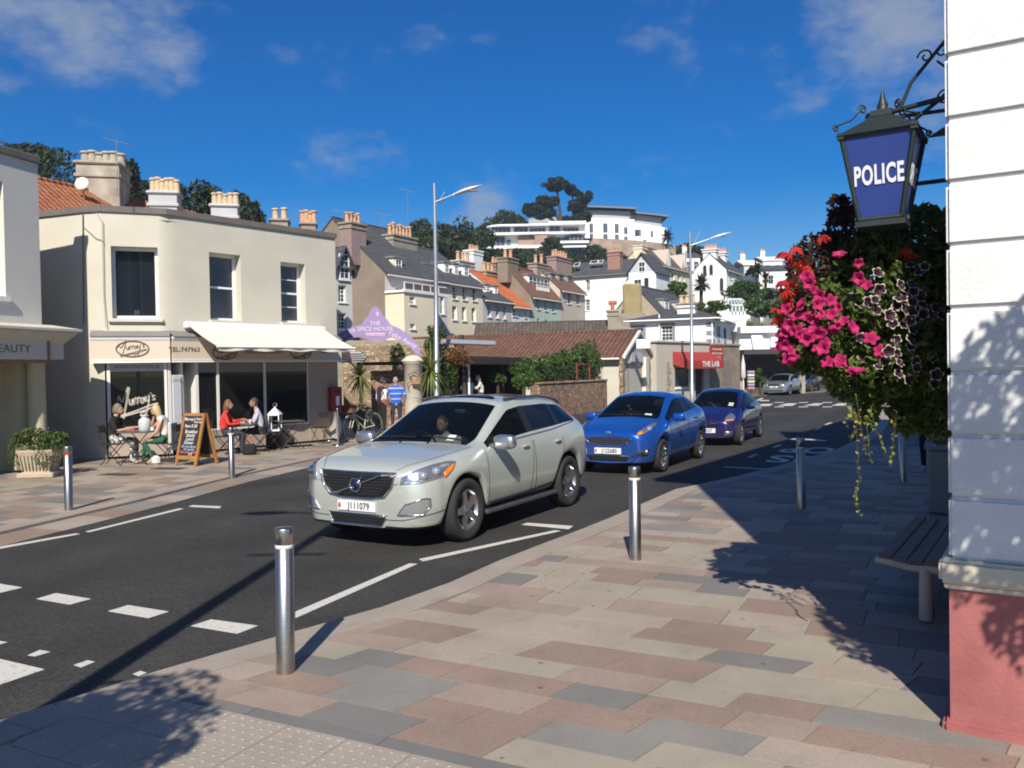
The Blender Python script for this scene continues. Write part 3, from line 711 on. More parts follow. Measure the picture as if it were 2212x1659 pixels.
up = MB(); RC = .42; facade(up, CL - RC, 2.9, HC, [(w[0] - RC, w[1], w[2] - RC, w[3]) for w in (w2, w3)], .3, 0, wMain @ Matrix.Translation((RC, 0, 0)))
# corner facets
S2a, S2b = Lx[3], Lx[5]
dS = (Lx[5] - Lx[3]); PS = Plane((Lx[3].x, Lx[3].y), math.degrees(math.atan2(dS.x, dS.y))); mS = segM(Lx[3], Lx[5], CB)
w1 = on(PS, 241, 533, 342, 688)
RS = min(.30, dS.length - w1[2] - .02); facade(up, dS.length - RS, 2.9, HC, [w1], .22, 0, mS)
ca_, cb_ = CB - dS.normalized() * RS, CB + (CR - CB).normalized() * RC; arc = []
for k in range(9): t_ = k / 8; arc.append(ca_ * (1 - t_) ** 2 + CB * 2 * t_ * (1 - t_) + cb_ * t_ * t_ - CB)
up.add([(p.x, p.y, z) for p in arc for z in (2.9, HC)], [(2 * k, 2 * k + 2, 2 * k + 3, 2 * k + 1) for k in range(8)], 0, True)
for A, B in zip(Lx[:3], Lx[1:4]): facade(up, (B - A).length, 0, HC, [], .1, 0, segM(A, B, CB))
back = [Lx[0] - CB, Vector((-15, 28, 0)) - CB, Vector((-9, 31, 0)) - CB, CR - CB]
for A, B in ((CR, Vector((-9, 31, 0))), (Vector((-9, 31, 0)), Vector((-15, 28, 0))), (Vector((-15, 28, 0)), Lx[0])): facade(up, (B - A).length, 0, HC, [], .1, 0, segM(A, B, CB))
up.poly([tuple(p - CB + Vector((0, 0, HC - .15))) for p in (Lx[0], Lx[1], Lx[2], Lx[3], Lx[5], CR, Vector((-9, 31, 0)), Vector((-15, 28, 0)))], 1)
up.build('wall', [CC, LEAD], cafe)
ln = [p - CB for p in (Lx[0], Lx[1], Lx[2], Lx[3], Lx[4].lerp(Lx[4], 1), Lx[5], CR)]
ln[4] = (Lx[3] + (Lx[5] - Lx[3]) * .5) - CB
cop = MB()
for A, B in zip(ln, ln[1:]):
    d = (B - A).normalized(); nrm = Vector((d.y, -d.x, 0)); A2 = A - d * .02; B2 = B + d * .03
    cop.ext([tuple(A2 + nrm * .05 + Vector((0, 0, HC - .01))), tuple(B2 + nrm * .05 + Vector((0, 0, HC - .01))), tuple(B2 - nrm * .4 + Vector((0, 0, HC + .06))), tuple(A2 - nrm * .4 + Vector((0, 0, HC + .06)))], (0, 0, .14))
cop.build('parapet_coping', mk('parapet_felt', (.145, .13, .115), .85, .2, 2, .2), cafe)
# drains and cables on the side wall
cb = MB(); k0 = Lx[2] - CB
def facade_pt(px, py, A, B, off=.03):
    d = (B - A); pl = Plane((A.x, A.y), math.degrees(math.atan2(d.x, d.y))); s_, z = pl(px, py); q = pl.at(s_, off, z); return q - Vector((CB.x, CB.y, 0))
MB().tube([facade_pt(x, y, Lx[1], Lx[2]) for x, y in ((181, 462), (182, 560), (183, 700))], .012, 5).build('cable', plain('cable_brown', (.10, .085, .07), .7), cafe)
MB().tube([facade_pt(x, y, Lx[2], Lx[3]) for x, y in ((208, 455), (216, 470), (223, 480), (224, 540), (226, 640), (230, 690), (231, 707))], .009, 5).build('cable', plain('cable_pale', (.35, .33, .28), .7), cafe)
MB().tube([facade_pt(x, y, Lx[2], Lx[3]) for x, y in ((184, 492), (198, 505), (210, 516), (222, 519), (226, 524))], .007, 5).build('cable', MATS['cable_brown'], cafe)
SGL = glassmat('sash_glass', (.95, .96, .95), .9); SGL.node_tree.nodes['Principled BSDF'].inputs['Specular IOR Level'].default_value = 1.0
# first-floor windows
win(cafe, *w1, .20, (1, 1), .075, sash=False, M=mS, glass=SGL, sill=.0)
MB().bbox(w1[0] - .09, -.09, w1[1] - .09, w1[2] + .09, .22, w1[1] - .004, .01, 0, mS).build('sill', CC, cafe)
bl_ = MB()
for k in range(34):
    z = w1[1] + .1 + k * .038; bl_.add([(w1[0] + .1, .34, z), (w1[2] - .1, .34, z), (w1[2] - .1, .365, z + .021), (w1[0] + .1, .365, z + .021)], [(0, 1, 2, 3)], 0, False, mS)
for x in (.35, .62, .9): bl_.box(w1[0] + x - .004, .35, w1[1] + .08, w1[0] + x + .004, .353, w1[3] - .1, 0, mS)
bl_.build('venetian_blind', plain('blind_slat', (.60, .52, .42), .5), cafe)
MB().box((w1[0] + w1[2]) / 2 - .06, .30, w1[1] + .09, (w1[0] + w1[2]) / 2 + .07, .31, w1[1] + .22, 0, mS).build('window_card', plain('card_white', (.6, .62, .63), .6), cafe)
for i, w in enumerate((w2, w3)):
    win(cafe, *w, .26, (1, 1) if i == 0 else (1, 4), .07, M=wMain, glass=SGL, sill=0)
    MB().bbox(w[0] - .05, -.1, w[1] - .09, w[2] + .06, .27, w[1] - .004, .01, 0, wMain).build('sill', CC, cafe)
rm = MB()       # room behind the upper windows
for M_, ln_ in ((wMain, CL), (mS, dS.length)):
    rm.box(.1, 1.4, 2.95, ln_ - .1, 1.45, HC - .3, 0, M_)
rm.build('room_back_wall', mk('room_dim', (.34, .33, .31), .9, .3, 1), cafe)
for w in (w2, w3): MB().box(w[0] + .06, .33, w[1] + .05, w[2] - .06, .34, w[3] - .05, 0, wMain).build('reflection_sheet', mk('reflection_sheet', (.62, .61, .58), .9, .15, 3, .2, 30), cafe)  # pale sheet added behind the glass, standing in for reflected light
# fascia boards
ZF0, ZF1 = 2.31, 2.86
fas = MB()
for M_, x0, x1 in ((mS, -.28, dS.length + .03), (wMain, .0, CL + .02)):
    fas.box(x0, -.16, ZF0, x1, .1, ZF1, 0, M_)
    fas.box(x0, -.19, ZF0 - .03, x1 + .0, .1, ZF0 + .012, 1, M_); fas.box(x0, -.19, ZF1 - .02, x1, .1, ZF1 + .03, 1, M_)
    fas.box(x0, -.175, ZF0 + .03, x1, -.14, ZF0 + .045, 1, M_); fas.box(x0, -.175, ZF1 - .05, x1, -.14, ZF1 - .035, 1, M_)
    fas.ext([(x0, -.22, ZF1 + .03), (x1, -.22, ZF1 + .03), (x1, .02, ZF1 + .17), (x0, .02, ZF1 + .17)], (0, 0, .012), 2, M_)
fas.build('fascia_board', [CFASC, WHITE, LEAD], cafe)
SCRIPT = [[(0, .55), (.02, .75), (.06, .62), (.10, .50), (.14, .62), (.20, .80), (.24, 1.0), (.27, 1.06), (.28, .98), (.22, .55), (.16, .12), (.13, -.12)],
          [(.28, .62), (.29, .42), (.34, .40), (.37, .62), (.38, .40)], [(.40, .42), (.42, .62), (.46, .66), (.48, .60)], [(.48, .42), (.50, .62), (.54, .68), (.56, .62)],
          [(.64, .66), (.58, .62), (.57, .48), (.62, .46), (.66, .68), (.66, .48)], [(.70, .72), (.70, .54), (.76, .54), (.78, .76)], [(.78, .76), (.76, .40), (.70, .08), (.62, -.06), (.56, .0), (.60, .10), (.68, .12)],
          [(.82, .80), (.83, .84)], [(.94, .72), (.87, .74), (.88, .66), (.93, .60), (.86, .55)], [(.06, .0), (.40, .14), (.80, .36), (1.0, .44)], [(.06, -.06), (.40, .07), (.72, .2), (1.0, .38)]]
def script_logo(name, parent, M, w, h, mat, r=.012, ringm=None, double=False):
    t_ = MB()
    for st in SCRIPT:
        pts = []
        for i in range(len(st) - 1):
            p0_, p1_, p2_, p3_ = st[max(i - 1, 0)], st[i], st[i + 1], st[min(i + 2, len(st) - 1)]
            for k in range(4):
                f = k / 4
                pts.append(tuple(.5 * ((2 * p1_[j]) + (-p0_[j] + p2_[j]) * f + (2 * p0_[j] - 5 * p1_[j] + 4 * p2_[j] - p3_[j]) * f * f + (-p0_[j] + 3 * p1_[j] - 3 * p2_[j] + p3_[j]) * f ** 3) for j in (0, 1)))
        pts.append(st[-1])
        t_.tube([((x - .5) * w, 0, (y - .45) * h) for x, y in pts], r, 5, 0, True, M)
        if double: t_.tube([((x - .5) * w + r * 3.2, 0, (y - .45) * h - r * 1.6) for x, y in pts], r, 5, 0, True, M)
    if ringm:
        t_.tube([(ringm[0] * math.cos(2 * math.pi * k / 40), 0, ringm[1] * math.sin(2 * math.pi * k / 40)) for k in range(41)], r * 1.9, 5, 0, False, M)
    return t_.build(name, mat, parent)
c1 = on(PS, 252, 735, 322, 773); cxm, czm = (c1[0] + c1[2]) / 2, (c1[1] + c1[3]) / 2
script_logo('script_logo', cafe, mS @ Matrix.Translation((cxm, -.165, czm)), .60, .34, CBRN, .009, (.345, .18))
c2 = PC(391, 756); text('fascia_lettering', 'TEL:747963', .15, CBRN, cafe, wMain @ face_M(c2[0], -.164, c2[1]), extrude=.002, bold=.004, sx=1.0, spacing=1.12)
for pxx in (478, 642):
    s_, z = PC(pxx, 760); script_logo('script_logo', cafe, wMain @ Matrix.Translation((s_, -.165, z - .02)), .58, .33, CBRN, .009, (.335, .175))
s_, z = PC(563, 760); text('fascia_lettering', 'RESTAURANT', .17, CBRN, cafe, wMain @ face_M(s_, -.164, z), extrude=.002, bold=.003, spacing=1.12)
s_, z = PC(697, 760); text('fascia_lettering', 'CAFE', .17, CBRN, cafe, wMain @ face_M(s_, -.164, z), extrude=.002, bold=.003, spacing=1.12)
# shopfront below
SHOPW = mk('shopfront_paint', (.70, .68, .63), .45, .05, 2, .03)
SGLASS = glassmat('shop_glass', (.75, .78, .76), .55, dark=(.02, .022, .02))
zs0 = .62
sf = MB()
def xs_of(*pxs): return [PC(p, 850)[0] for p in pxs]
xd0, xd1, xm1, xm2, xm3, xe = xs_of(396, 428, 473, 574, 668, 676)
ws = on(PS, 233, 783, 362, 960); xsa, xsb = max(.0, PS(232, 870)[0]), dS.length - .06
for x0, x1 in ((xsa, xsa + .07), (xsb - .06, xsb)): sf.box(x0, .0, .1, x1, .12, ZF0, 0, mS)
sf.box(xsa, .0, .1, xsb, .14, .66, 1, mS); sf.box(xsa, -.01, .66, xsb, .15, .70, 0, mS)
for x in (xm1, xm2, xm3): sf.box(x - .03, .02, .62, x + .03, .12, ZF0, 0, wMain)
sf.box(xd1 - .05, .02, .1, xd1 + .03, .55, ZF0, 0, wMain); sf.box(xd1, .02, .1, xm3, .14, .58, 1, wMain); sf.box(xd1, .01, .58, xm3, .15, .62, 0, wMain)
sf.box(xm3, .0, .1, CL, .3, ZF0, 1, wMain); sf.box(-.02, .02, .1, .045, .3, ZF0, 0, wMain); sf.box(xd0 - .045, .02, .1, xd0 + .015, .55, ZF0, 0, wMain)
sf.build('shopfront', [SHOPW, PIER], cafe)
MB().box(xsa + .07, .05, .70, xsb - .06, .06, ZF0, 0, mS).build('shop_pane', SGLASS, cafe)
for a_, b_ in ((xd1 + .03, xm1 - .03), (xm1 + .03, xm2 - .03), (xm2 + .03, xm3)): MB().box(a_, .06, .62, b_, .07, ZF0, 0, wMain).build('shop_pane', SGLASS, cafe)
FROST = plain('frosted_film', (.50, .52, .50), .6)
MB().box(xsa + .07, .044, 2.08, xsb - .06, .048, ZF0, 0, mS).build('frosted_band', FROST, cafe)
text('window_lettering', 'www.murrays.je', .15, plain('grey_lettering', (.2, .2, .19), .6), cafe, mS @ face_M((xsa + xsb) / 2, .041, 2.2), extrude=.0005, bold=.003)
for a_, b_, wd in ((xd1 + .03, xm1 - .03, ''), (xm1 + .03, xm2 - .03, 'DRINK'), (xm2 + .03, xm3, 'RELAX')):
    MB().box(a_, .053, 2.03, b_, .057, ZF0, 0, wMain).build('frosted_band', mk('frosted_film_dim', (.22, .21, .19), .6, .1, 2, 0), cafe)
    if wd: text('window_lettering', wd, .11, plain('frost_letter', (.30, .29, .27), .6), cafe, wMain @ face_M((a_ + b_) / 2, .05, 2.16), extrude=.0005)
lg = PS(297, 868); script_logo('script_logo', cafe, mS @ Matrix.Translation((min(lg[0], dS.length / 2 + .02), .035, lg[1] - .03)), .86, .62, plain('logo_cream', (.62, .58, .48), .6), .0075, None, True)
# door, menu board and posters
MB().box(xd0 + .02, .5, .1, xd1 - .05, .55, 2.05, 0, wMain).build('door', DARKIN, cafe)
dr = MB(); dr.box(xd0 + .02, .46, .1, xd0 + .09, .52, 2.05, 0, wMain); dr.box(xd1 - .13, .46, .1, xd1 - .052, .52, 2.05, 0, wMain); dr.box(xd0 + .02, .46, 1.9, xd1 - .05, .52, 2.06, 0, wMain); dr.box(xd0 + .02, .46, .1, xd1 - .05, .52, .35, 0, wMain); dr.build('door_frame', SHOPW, cafe)
MB().ell((xd1 - .17, .44, 1.05), (.03, .03, .03), 8, 6, 0, wMain).build('door_handle', plain('brass', (.55, .4, .15), .3, 1.0), cafe)
MB().bbox(.06, -.03, .62, xd0 - .06, .03, 1.98, .01, 0, wMain).build('menu_board', mk('menu_board_paint', (.50, .52, .55), .5, .05, 3, 0), cafe)
text('menu_heading', 'Lounge', .11, plain('menu_ink', (.25, .25, .27), .6), cafe, wMain @ face_M((.06 + xd0 - .06) / 2, -.034, 1.86), extrude=.0005, shear=.2)
for x, z0_, z1_ in ((xd1 + .12, 1.22, 1.72), (xm2 + 1.25, 1.2, 1.55), (xm2 + 1.25, 1.62, 1.9), (xd1 + .12, .95, 1.15)): MB().box(x, .078, z0_, x + .30, .082, z1_, 0, wMain).build('poster', mk('poster_paper', (.34, .36, .37), .6, .15, 8, 0), cafe)
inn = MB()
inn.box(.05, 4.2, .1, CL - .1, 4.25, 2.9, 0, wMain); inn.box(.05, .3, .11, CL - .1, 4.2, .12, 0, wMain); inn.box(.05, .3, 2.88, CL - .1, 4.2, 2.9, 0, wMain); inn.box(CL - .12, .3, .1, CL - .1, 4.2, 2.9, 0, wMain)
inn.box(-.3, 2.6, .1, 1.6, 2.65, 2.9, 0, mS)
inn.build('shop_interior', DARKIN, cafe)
MB().box(xsb - .5, .5, .3, xsb - .12, .56, 2.3, 0, mS).build('curtain', mk('curtain_brown', (.16, .11, .08), .9, .3, 4, .2), cafe)
# awning
def solve_off(s_, px):
    lo, hi = 0.0, 4.0
    for _ in range(40):
        m_ = (lo + hi) / 2
        if to_px(PC.at(s_, m_, 2.6))[0] < px: lo = m_
        else: hi = m_
    return lo
def z_at(q, py):
    lo, hi = 0, 8
    for _ in range(40):
        m_ = (lo + hi) / 2
        if to_px((q.x, q.y, m_))[1] > py: lo = m_
        else: hi = m_
    return lo
sa, za = PC(399, 699); sb, zb = PC(692, 712)
oa, ob = solve_off(sa, 474), solve_off(sb, 764)
zfa, zfb = z_at(PC.at(sa, oa), 749), z_at(PC.at(sb, ob), 752)
off = (oa + ob) / 2; zf = (zfa + zfb) / 2; zbk = (za + zb) / 2
aw = thing('awning', 'pale cream folding arm awning stretched over the cafe tables', 'awning', (CB.x, CB.y, 0))
AWN = mk('awning_canvas', (.70, .66, .55), .8, .04, 1.5, .05, 20)
cv = MB(); n_ = 14; vv = []
for i in range(n_ + 1):
    for j in range(9):
        x = sa + (sb - sa) * i / n_; t_ = j / 8; y = -.12 - (off - .12) * t_; z = zbk + (zf - zbk) * t_ - .03 * math.sin(math.pi * t_) + .012 * math.sin(i * 1.9) * t_; vv.append((x, y, z))
cv.add(vv, [(i * 9 + j, i * 9 + j + 1, (i + 1) * 9 + j + 1, (i + 1) * 9 + j) for i in range(n_) for j in range(8)], 0, True, wMain)
cv.add([(x, y - .004, z - .012) for x, y, z in vv], [(i * 9 + j, (i + 1) * 9 + j, (i + 1) * 9 + j + 1, i * 9 + j + 1) for i in range(n_) for j in range(8)], 0, True, wMain)
vl = [];
for i in range(n_ * 2 + 1):
    x = sa + (sb - sa) * i / (n_ * 2); dy = .02 * math.sin(i * 1.3); vl += [(x, -off + dy * .3, zf - .01), (x, -off + dy, zf - .09 - .02 * math.sin(i * .9))]
cv.add(vl, [(2 * i, 2 * i + 1, 2 * i + 3, 2 * i + 2) for i in range(n_ * 2)], 0, True, wMain); cv.build('canvas', AWN, aw)
fb = MB(); fb.bbox(sa - .05, -.18, zbk - .1, sb + .05, -.02, zbk + .06, .02, 0, wMain); fb.build('cassette', WHITE, aw)
MB().tube([(sa - .03, -off, zf), (sb + .03, -off, zf)], .03, 8, 0, True, wMain).build('front_bar', WHITE, aw)
for x, m_ in ((sa + .35, 1), (sb - .35, -1)): MB().tube([(x, -.15, zbk - .12), (x + m_ * .55, -.15 - (off - .2) * .5, (zbk + zf) / 2 - .12), (x + m_ * .1, -off + .03, zf - .02)], .022, 6, 0, True, wMain).build('folding_arm', WHITE, aw)

# ---------------------------------------------------------------- beauty shop (left edge)
BW = mk('shop_grey_render', (.62, .60, .54), .85, .05, 1, .25, 50); BY = mk('shop_yellow_paint', (.50, .46, .30), .7, .08, 1, .2, 50)
BE = Vector((-9.98, 17.75, 0)); BA = 16.0; PB = Plane((BE.x, BE.y), BA)
bs = frame('beauty_shop', 'pale rendered shop with yellow columns and beauty sign at left edge', 'building', (BE.x - U(BA).x * 9, BE.y - U(BA).y * 9), BA)
x9 = lambda px, py: (PB(px, py)[0] + 9, PB(px, py)[1])
b_ = MB(); HB = 6.5
wz0, wz1 = x9(4, 640)[1], x9(4, 392)[1]; xw = x9(9, 500)[0]
facade(b_, 9.0, 3.05, HB, [(xw - 1.1, wz0, xw, wz1)], .2)
b_.quad((9, 0, 0), (9, 7, 0), (9, 7, HB), (9, 0, HB)); b_.quad((9, 7, 0), (0, 7, 0), (0, 7, HB), (9, 7, HB)); b_.quad((0, 7, 0), (0, 0, 0), (0, 0, HB), (0, 7, HB)); b_.quad((0, 0, HB - .1), (9, 0, HB - .1), (9, 7, HB - .1), (0, 7, HB - .1))
b_.build('wall', BW, bs)
win(bs, xw - 1.1, wz0, xw, wz1, .16, (1, 1), .06, sill=.1)
MB().bbox(-.1, -.06, HB, 9.03, .35, HB + .16, .02).build('parapet_coping', MATS['parapet_felt'], bs)
cn = MB(); cn.ext([(-.1, -.75, 2.93), (9.32, -.75, 2.93), (9.32, .03, 3.05), (-.1, .03, 3.05)], (0, 0, .05)); cn.ext([(-.1, -.68, 2.90), (9.26, -.68, 2.90), (9.16, -.38, 2.66), (-.1, -.38, 2.66)], (0, 0, .03)); cn.box(-.1, -.42, 2.35, 9.14, -.02, 2.9)
cn.build('cornice', mk('cornice_paint', (.58, .55, .46), .7, .08, 2, .1), bs)
gf = MB(); gf.box(-.1, .32, 0, 8.98, .4, 2.9); gf.box(8.35, .02, 0, 8.97, .4, 2.6); gf.ext([(8.2, .02, .1), (8.99, .02, .1), (8.99, -.18, .1), (8.1, -.18, .1)], (0, 0, .5)); gf.build('ground_floor_wall', BY, bs)
WOODR = mk('varnished_wood', (.26, .10, .04), .35, .25, 4, .1, coat=.2)
q_ = PB.at(0, .487); PBs = Plane((q_.x, q_.y), BA); xs_r = PBs(110, 755)[0] + 9
sg = MB(); sg.box(2, -.47, 2.27, xs_r, -.43, 2.82); sgb = sg.build('sign_frame', WOODR, bs)
MB().box(2.1, -.485, 2.34, xs_r - .1, -.465, 2.75).build('sign_board', mk('sign_cream', (.60, .57, .45), .5, .04, 2, 0), bs)
text('sign_lettering', 'BEAUTY', .23, plain('sign_brown', (.13, .085, .05), .5), bs, face_M(PBs(66, 755)[0] + 9, -.487, 2.545), extrude=.002, align='RIGHT', spacing=1.05, sx=1.05)
wd = MB(); wd.box(6.9, .22, .55, 8.05, .34, 2.3); wd.build('shop_window_frame', WOODR, bs)
for k in range(4): MB().box(7.0, .2, .62 + k * .42, 7.95, .215, .98 + k * .42).build('shop_pane', DGLASS, bs)
for x in (8.66, 5.9): MB().lathe([(.21, 0), (.21, .12), (.185, .16), (.175, .9), (.165, 2.15), (.19, 2.2), (.2, 2.34)], 24, 0, None, True, (x, -.16, .1)).build('column', BY, bs)
# ---------------------------------------------------------------- the terrace up the hill
ROW_A = 29.6; ROW = Plane((-7.33, 48.0), ROW_A)
def shift(pl, inward): q = pl.at(0, -inward); return Plane((q.x, q.y), pl.a)
YEL = mk('pale_yellow_render', (.74, .66, .49), .9, .08, .5, .2, 30); PUR = mk('lilac_grey_render', (.58, .54, .51), .9, .08, .5, .2, 30)
GRB = mk('blue_grey_render', (.47, .47, .455), .9, .08, .5, .2, 30); GRN = mk('mint_render', (.42, .52, .44), .9, .08, .5, .2, 30)
BEI = mk('beige_grey_render', (.50, .45, .37), .9, .08, .5, .2, 30); WHS = mk('whitewashed_stone', (.66, .67, .70), .9, .15, 3, .9, 6, bdist=.06)
WHR = mk('white_render', (.80, .80, .79), .85, .05, .5, .15, 30); CRM = mk('cream_house_render', (.66, .60, .44), .88, .06, .5, .2, 30)
def rowhouse(name, label, px0, px1, py, ze, zr, D, wall, roof, winpx, gable=None, bars=(2, 4), pl=ROW, **k):
    s0 = pl(px0, py)[0]; s1 = pl(px1, py)[0]; p = pl.at(s0)
    ws_ = []
    for q in winpx:
        o_ = on(pl, *q[:4]); ws_.append((o_[0] - s0, o_[1], o_[2] - s0, o_[3]) + tuple(q[4:]))
    t = house(name, label, (p.x, p.y), pl.a, s1 - s0 - .02, D, ze, zr, wall, roof, ws_, gable=gable, bars=bars, **k)
    t['s0'] = s0; return t
def stack(t, px0, px1, py0, py1, inward, d, mat, pots, pl=ROW, z0=None, **k):
    q = shift(pl, inward); a, zt = q((px0), py0); b_, _ = q(px1, py0); zb = q((px0 + px1) / 2, py1)[1]
    base = t.location.z
    return chimney(t, (a + b_) / 2 - t['s0'], inward, b_ - a, d, (z0 if z0 is not None else zb) - 1.2 - base, zt - .1 - base, mat, pots, **k)
def rowdormer(t, px0, px1, py0, py1, inward, back, pl=ROW, **k):
    q = shift(pl, inward); o_ = on(q, px0, py0, px1, py1); base = t.location.z
    return dormer(t, o_[0] - t['s0'], o_[2] - t['s0'], inward, o_[1] - base, o_[3] - base, inward + back, **k)

hA = rowhouse('terrace_house', 'big terrace house with brown gable end and slate roof behind arched sign', 832, 967, 640, 7.76, 11.2, 7.7, PUR, SLATE,
              [(854, 621, 869, 656), (857, 689, 869, 717), (951.5, 640, 960, 678.6), (952.5, 697, 960, 713)], gable=BROWNR, group='terrace up the hill')
stack(hA, 745, 778, 480, 530, 2.2, .9, BRICKP, 4, capmat=STONEBR, poth=.62, potr=.14)
stack(hA, 837, 889, 506, 535, 2.7, .9, STONEBR, 7, capmat=STONEBR, poth=.75, potr=.14)
rowdormer(hA, 851, 868, 558, 588, .5, 2.6, cheek=CRM, wmat=WHITE, bars=(2, 1))
rowdormer(hA, 912, 936, 572, 600, 1.2, 2.4, cheek=GRB, bars=(2, 1))
pe = Plane(tuple(ROW.at(0, 1.4))[:2], ROW_A); se0, se1 = pe(873, 660)[0], pe(937, 660)[0]; pq = pe.at(se0)
ext_ = frame('house_extension', 'cream flat roofed extension with brown panelled roof terrace', 'extension', (pq.x, pq.y), ROW_A)
zt = pe(900, 634)[1]; e_ = MB(); LE = se1 - se0
wA = on(pe, 885, 641, 897, 657); wB = on(pe, 886, 699, 897, 711); wA = (wA[0] - se0, wA[1], wA[2] - se0, wA[3]); wB = (wB[0] - se0, wB[1], wB[2] - se0, wB[3])
facade(e_, LE, -.5, zt, [wA, wB], .15); e_.quad((0, 1.35, -.5), (0, 0, -.5), (0, 0, zt), (0, 1.35, zt)); e_.quad((LE, 0, -.5), (LE, 1.35, -.5), (LE, 1.35, zt), (LE, 0, zt)); e_.quad((0, 0, zt), (LE, 0, zt), (LE, 1.35, zt), (0, 1.35, zt))
e_.build('wall', YEL, ext_); win(ext_, *wA, .08, (2, 3), .05); win(ext_, *wB, .08, (2, 3), .05)
MB().box(-.1, -.1, zt, LE + 1.4, 1.3, zt + .14).build('roof_edge', WHITE, ext_)
zr0, zr1 = pe(900, 631)[1], pe(900, 612)[1]; npan = 5
for k in range(npan):
    x0 = (LE + 1.3) * k / npan; x1 = (LE + 1.3) * (k + 1) / npan
    fr_ = MB(); fr_.box(x0, -.06, zt + .1, x0 + .06, 0, zr1); fr_.box(x0, -.065, zr1 - .06, x1, .005, zr1 + .002); rail = fr_.build('terrace_railing', WHITE, ext_)
    MB().box(x0 + .06, -.04, zt + .2, x1, -.02, zr1 - .07).build('railing_panel', mk('brown_panel', (.13, .10, .08), .6, .1, 2, 0), rail)
hB = rowhouse('terrace_house', 'pale yellow terrace house with three white dormers on slate roof', 967, 1043, 640, 7.7, 10.4, 7.5, YEL, SLATE,
              [(977, 618.5, 988, 646), (998.6, 620, 1008.6, 648), (1020, 622, 1030, 650), (977, 661, 987, 691), (998, 663, 1007, 693), (1019, 665, 1028, 695)], group='terrace up the hill')
for x0, y0, x1, y1 in ((958, 568, 970, 592), (979, 571, 990, 596), (1000, 575, 1012, 599)): rowdormer(hB, x0, x1, y0, y1, 1.0, 2.4, bars=(2, 2), cheek=WHITE)
stack(hB, 983, 1016, 562, 572, 5.0, .8, GRB, 3, poth=.75, potr=.16); stack(hB, 1012, 1033, 540, 588, 6.0, .9, WHR, 4, poth=.45, potr=.12)
hC = rowhouse('terrace_house', 'small grey terrace house with two white dormers', 1043, 1105, 665, 6.9, 9.0, 7.0, GRB, SLATE,
              [(1053, 657, 1061, 685), (1071, 659, 1078, 687), (1087, 661, 1093, 689)], group='terrace up the hill')
for x0, y0, x1, y1 in ((1048, 616, 1058, 633), (1066, 619, 1075, 637)): rowdormer(hC, x0, x1, y0, y1, .9, 2.2, bars=(2, 2), cheek=WHITE)
stack(hC, 1041, 1067, 585, 606, 3.5, .8, STONEBR, 3, poth=.7, potr=.15, capmat=STONEBR)
hD = rowhouse('terrace_house', 'whitewashed stone cottage with bright orange roof', 1105, 1146, 670, 6.7, 9.4, 7.0, WHS, ORANGE,
              [(1107, 666, 1118, 683), (1133, 670, 1137, 686)], bars=(3, 1), group='terrace up the hill')
hE = rowhouse('terrace_house', 'mint green terrace house with wide dormer and brown gable', 1147, 1210, 660, 7.65, 9.95, 4.2, GRN, TILEBR,
              [(1159.7, 646, 1166.5, 668), (1176, 648, 1182.5, 671), (1192.7, 651, 1199, 674), (1160.5, 688, 1166, 700), (1177, 691, 1183, 703), (1193.5, 693, 1199, 705)], gable=BROWNR, group='terrace up the hill')
rowdormer(hE, 1140, 1191, 599, 622, 1.0, 2.6, cheek=WHITE, bars=(6, 1))
bq = MB(); s_ = hE['s0']
o_ = on(shift(ROW, .4), 1160, 619, 1187, 634)
for k in range(14): x = o_[0] - s_ + (o_[2] - o_[0]) * k / 13; bq.box(x - .02, .4, o_[1], x + .02, .44, o_[3])
bq.box(o_[0] - s_, .38, o_[3], o_[2] - s_, .46, o_[3] + .07); bq.box(o_[0] - s_, .38, o_[1], o_[2] - s_, 1.6, o_[1] + .08); bq.build('balcony', WHITE, hE)
stack(hE, 1085, 1109, 556, 579, 2.1, .9, BROWNR, 2, capmat=BROWNR, poth=.7, potr=.15); stack(hE, 1150, 1176, 568, 586, 2.1, .8, STONEBR, 2, poth=.8, potr=.15, capmat=STONEBR)
stack(hE, 1062, 1087, 567, 580, 4.5, .8, BROWNR, 5, poth=.45, potr=.13)
hF = rowhouse('terrace_house', 'beige grey terrace house with three lead dormers', 1210, 1264, 650, 8.5, 10.6, 4.6, BEI, TILEBR,
              [(1226, 631, 1234, 656), (1245, 634, 1252, 658), (1218, 633, 1221.5, 648, (1, 1))], group='terrace up the hill')
for x0, y0, x1, y1 in ((1189, 592, 1199, 610), (1206, 594, 1217, 612), (1225, 597, 1236, 615)): rowdormer(hF, x0, x1, y0, y1, .9, 2.4, cheek=mk('lead_cheek', (.30, .32, .31), .6, .1), wmat=LEAD, bars=(2, 2))
stack(hF, 1191, 1225, 553, 582, 2.3, .9, BRICKP, 6, poth=.6, potr=.15)

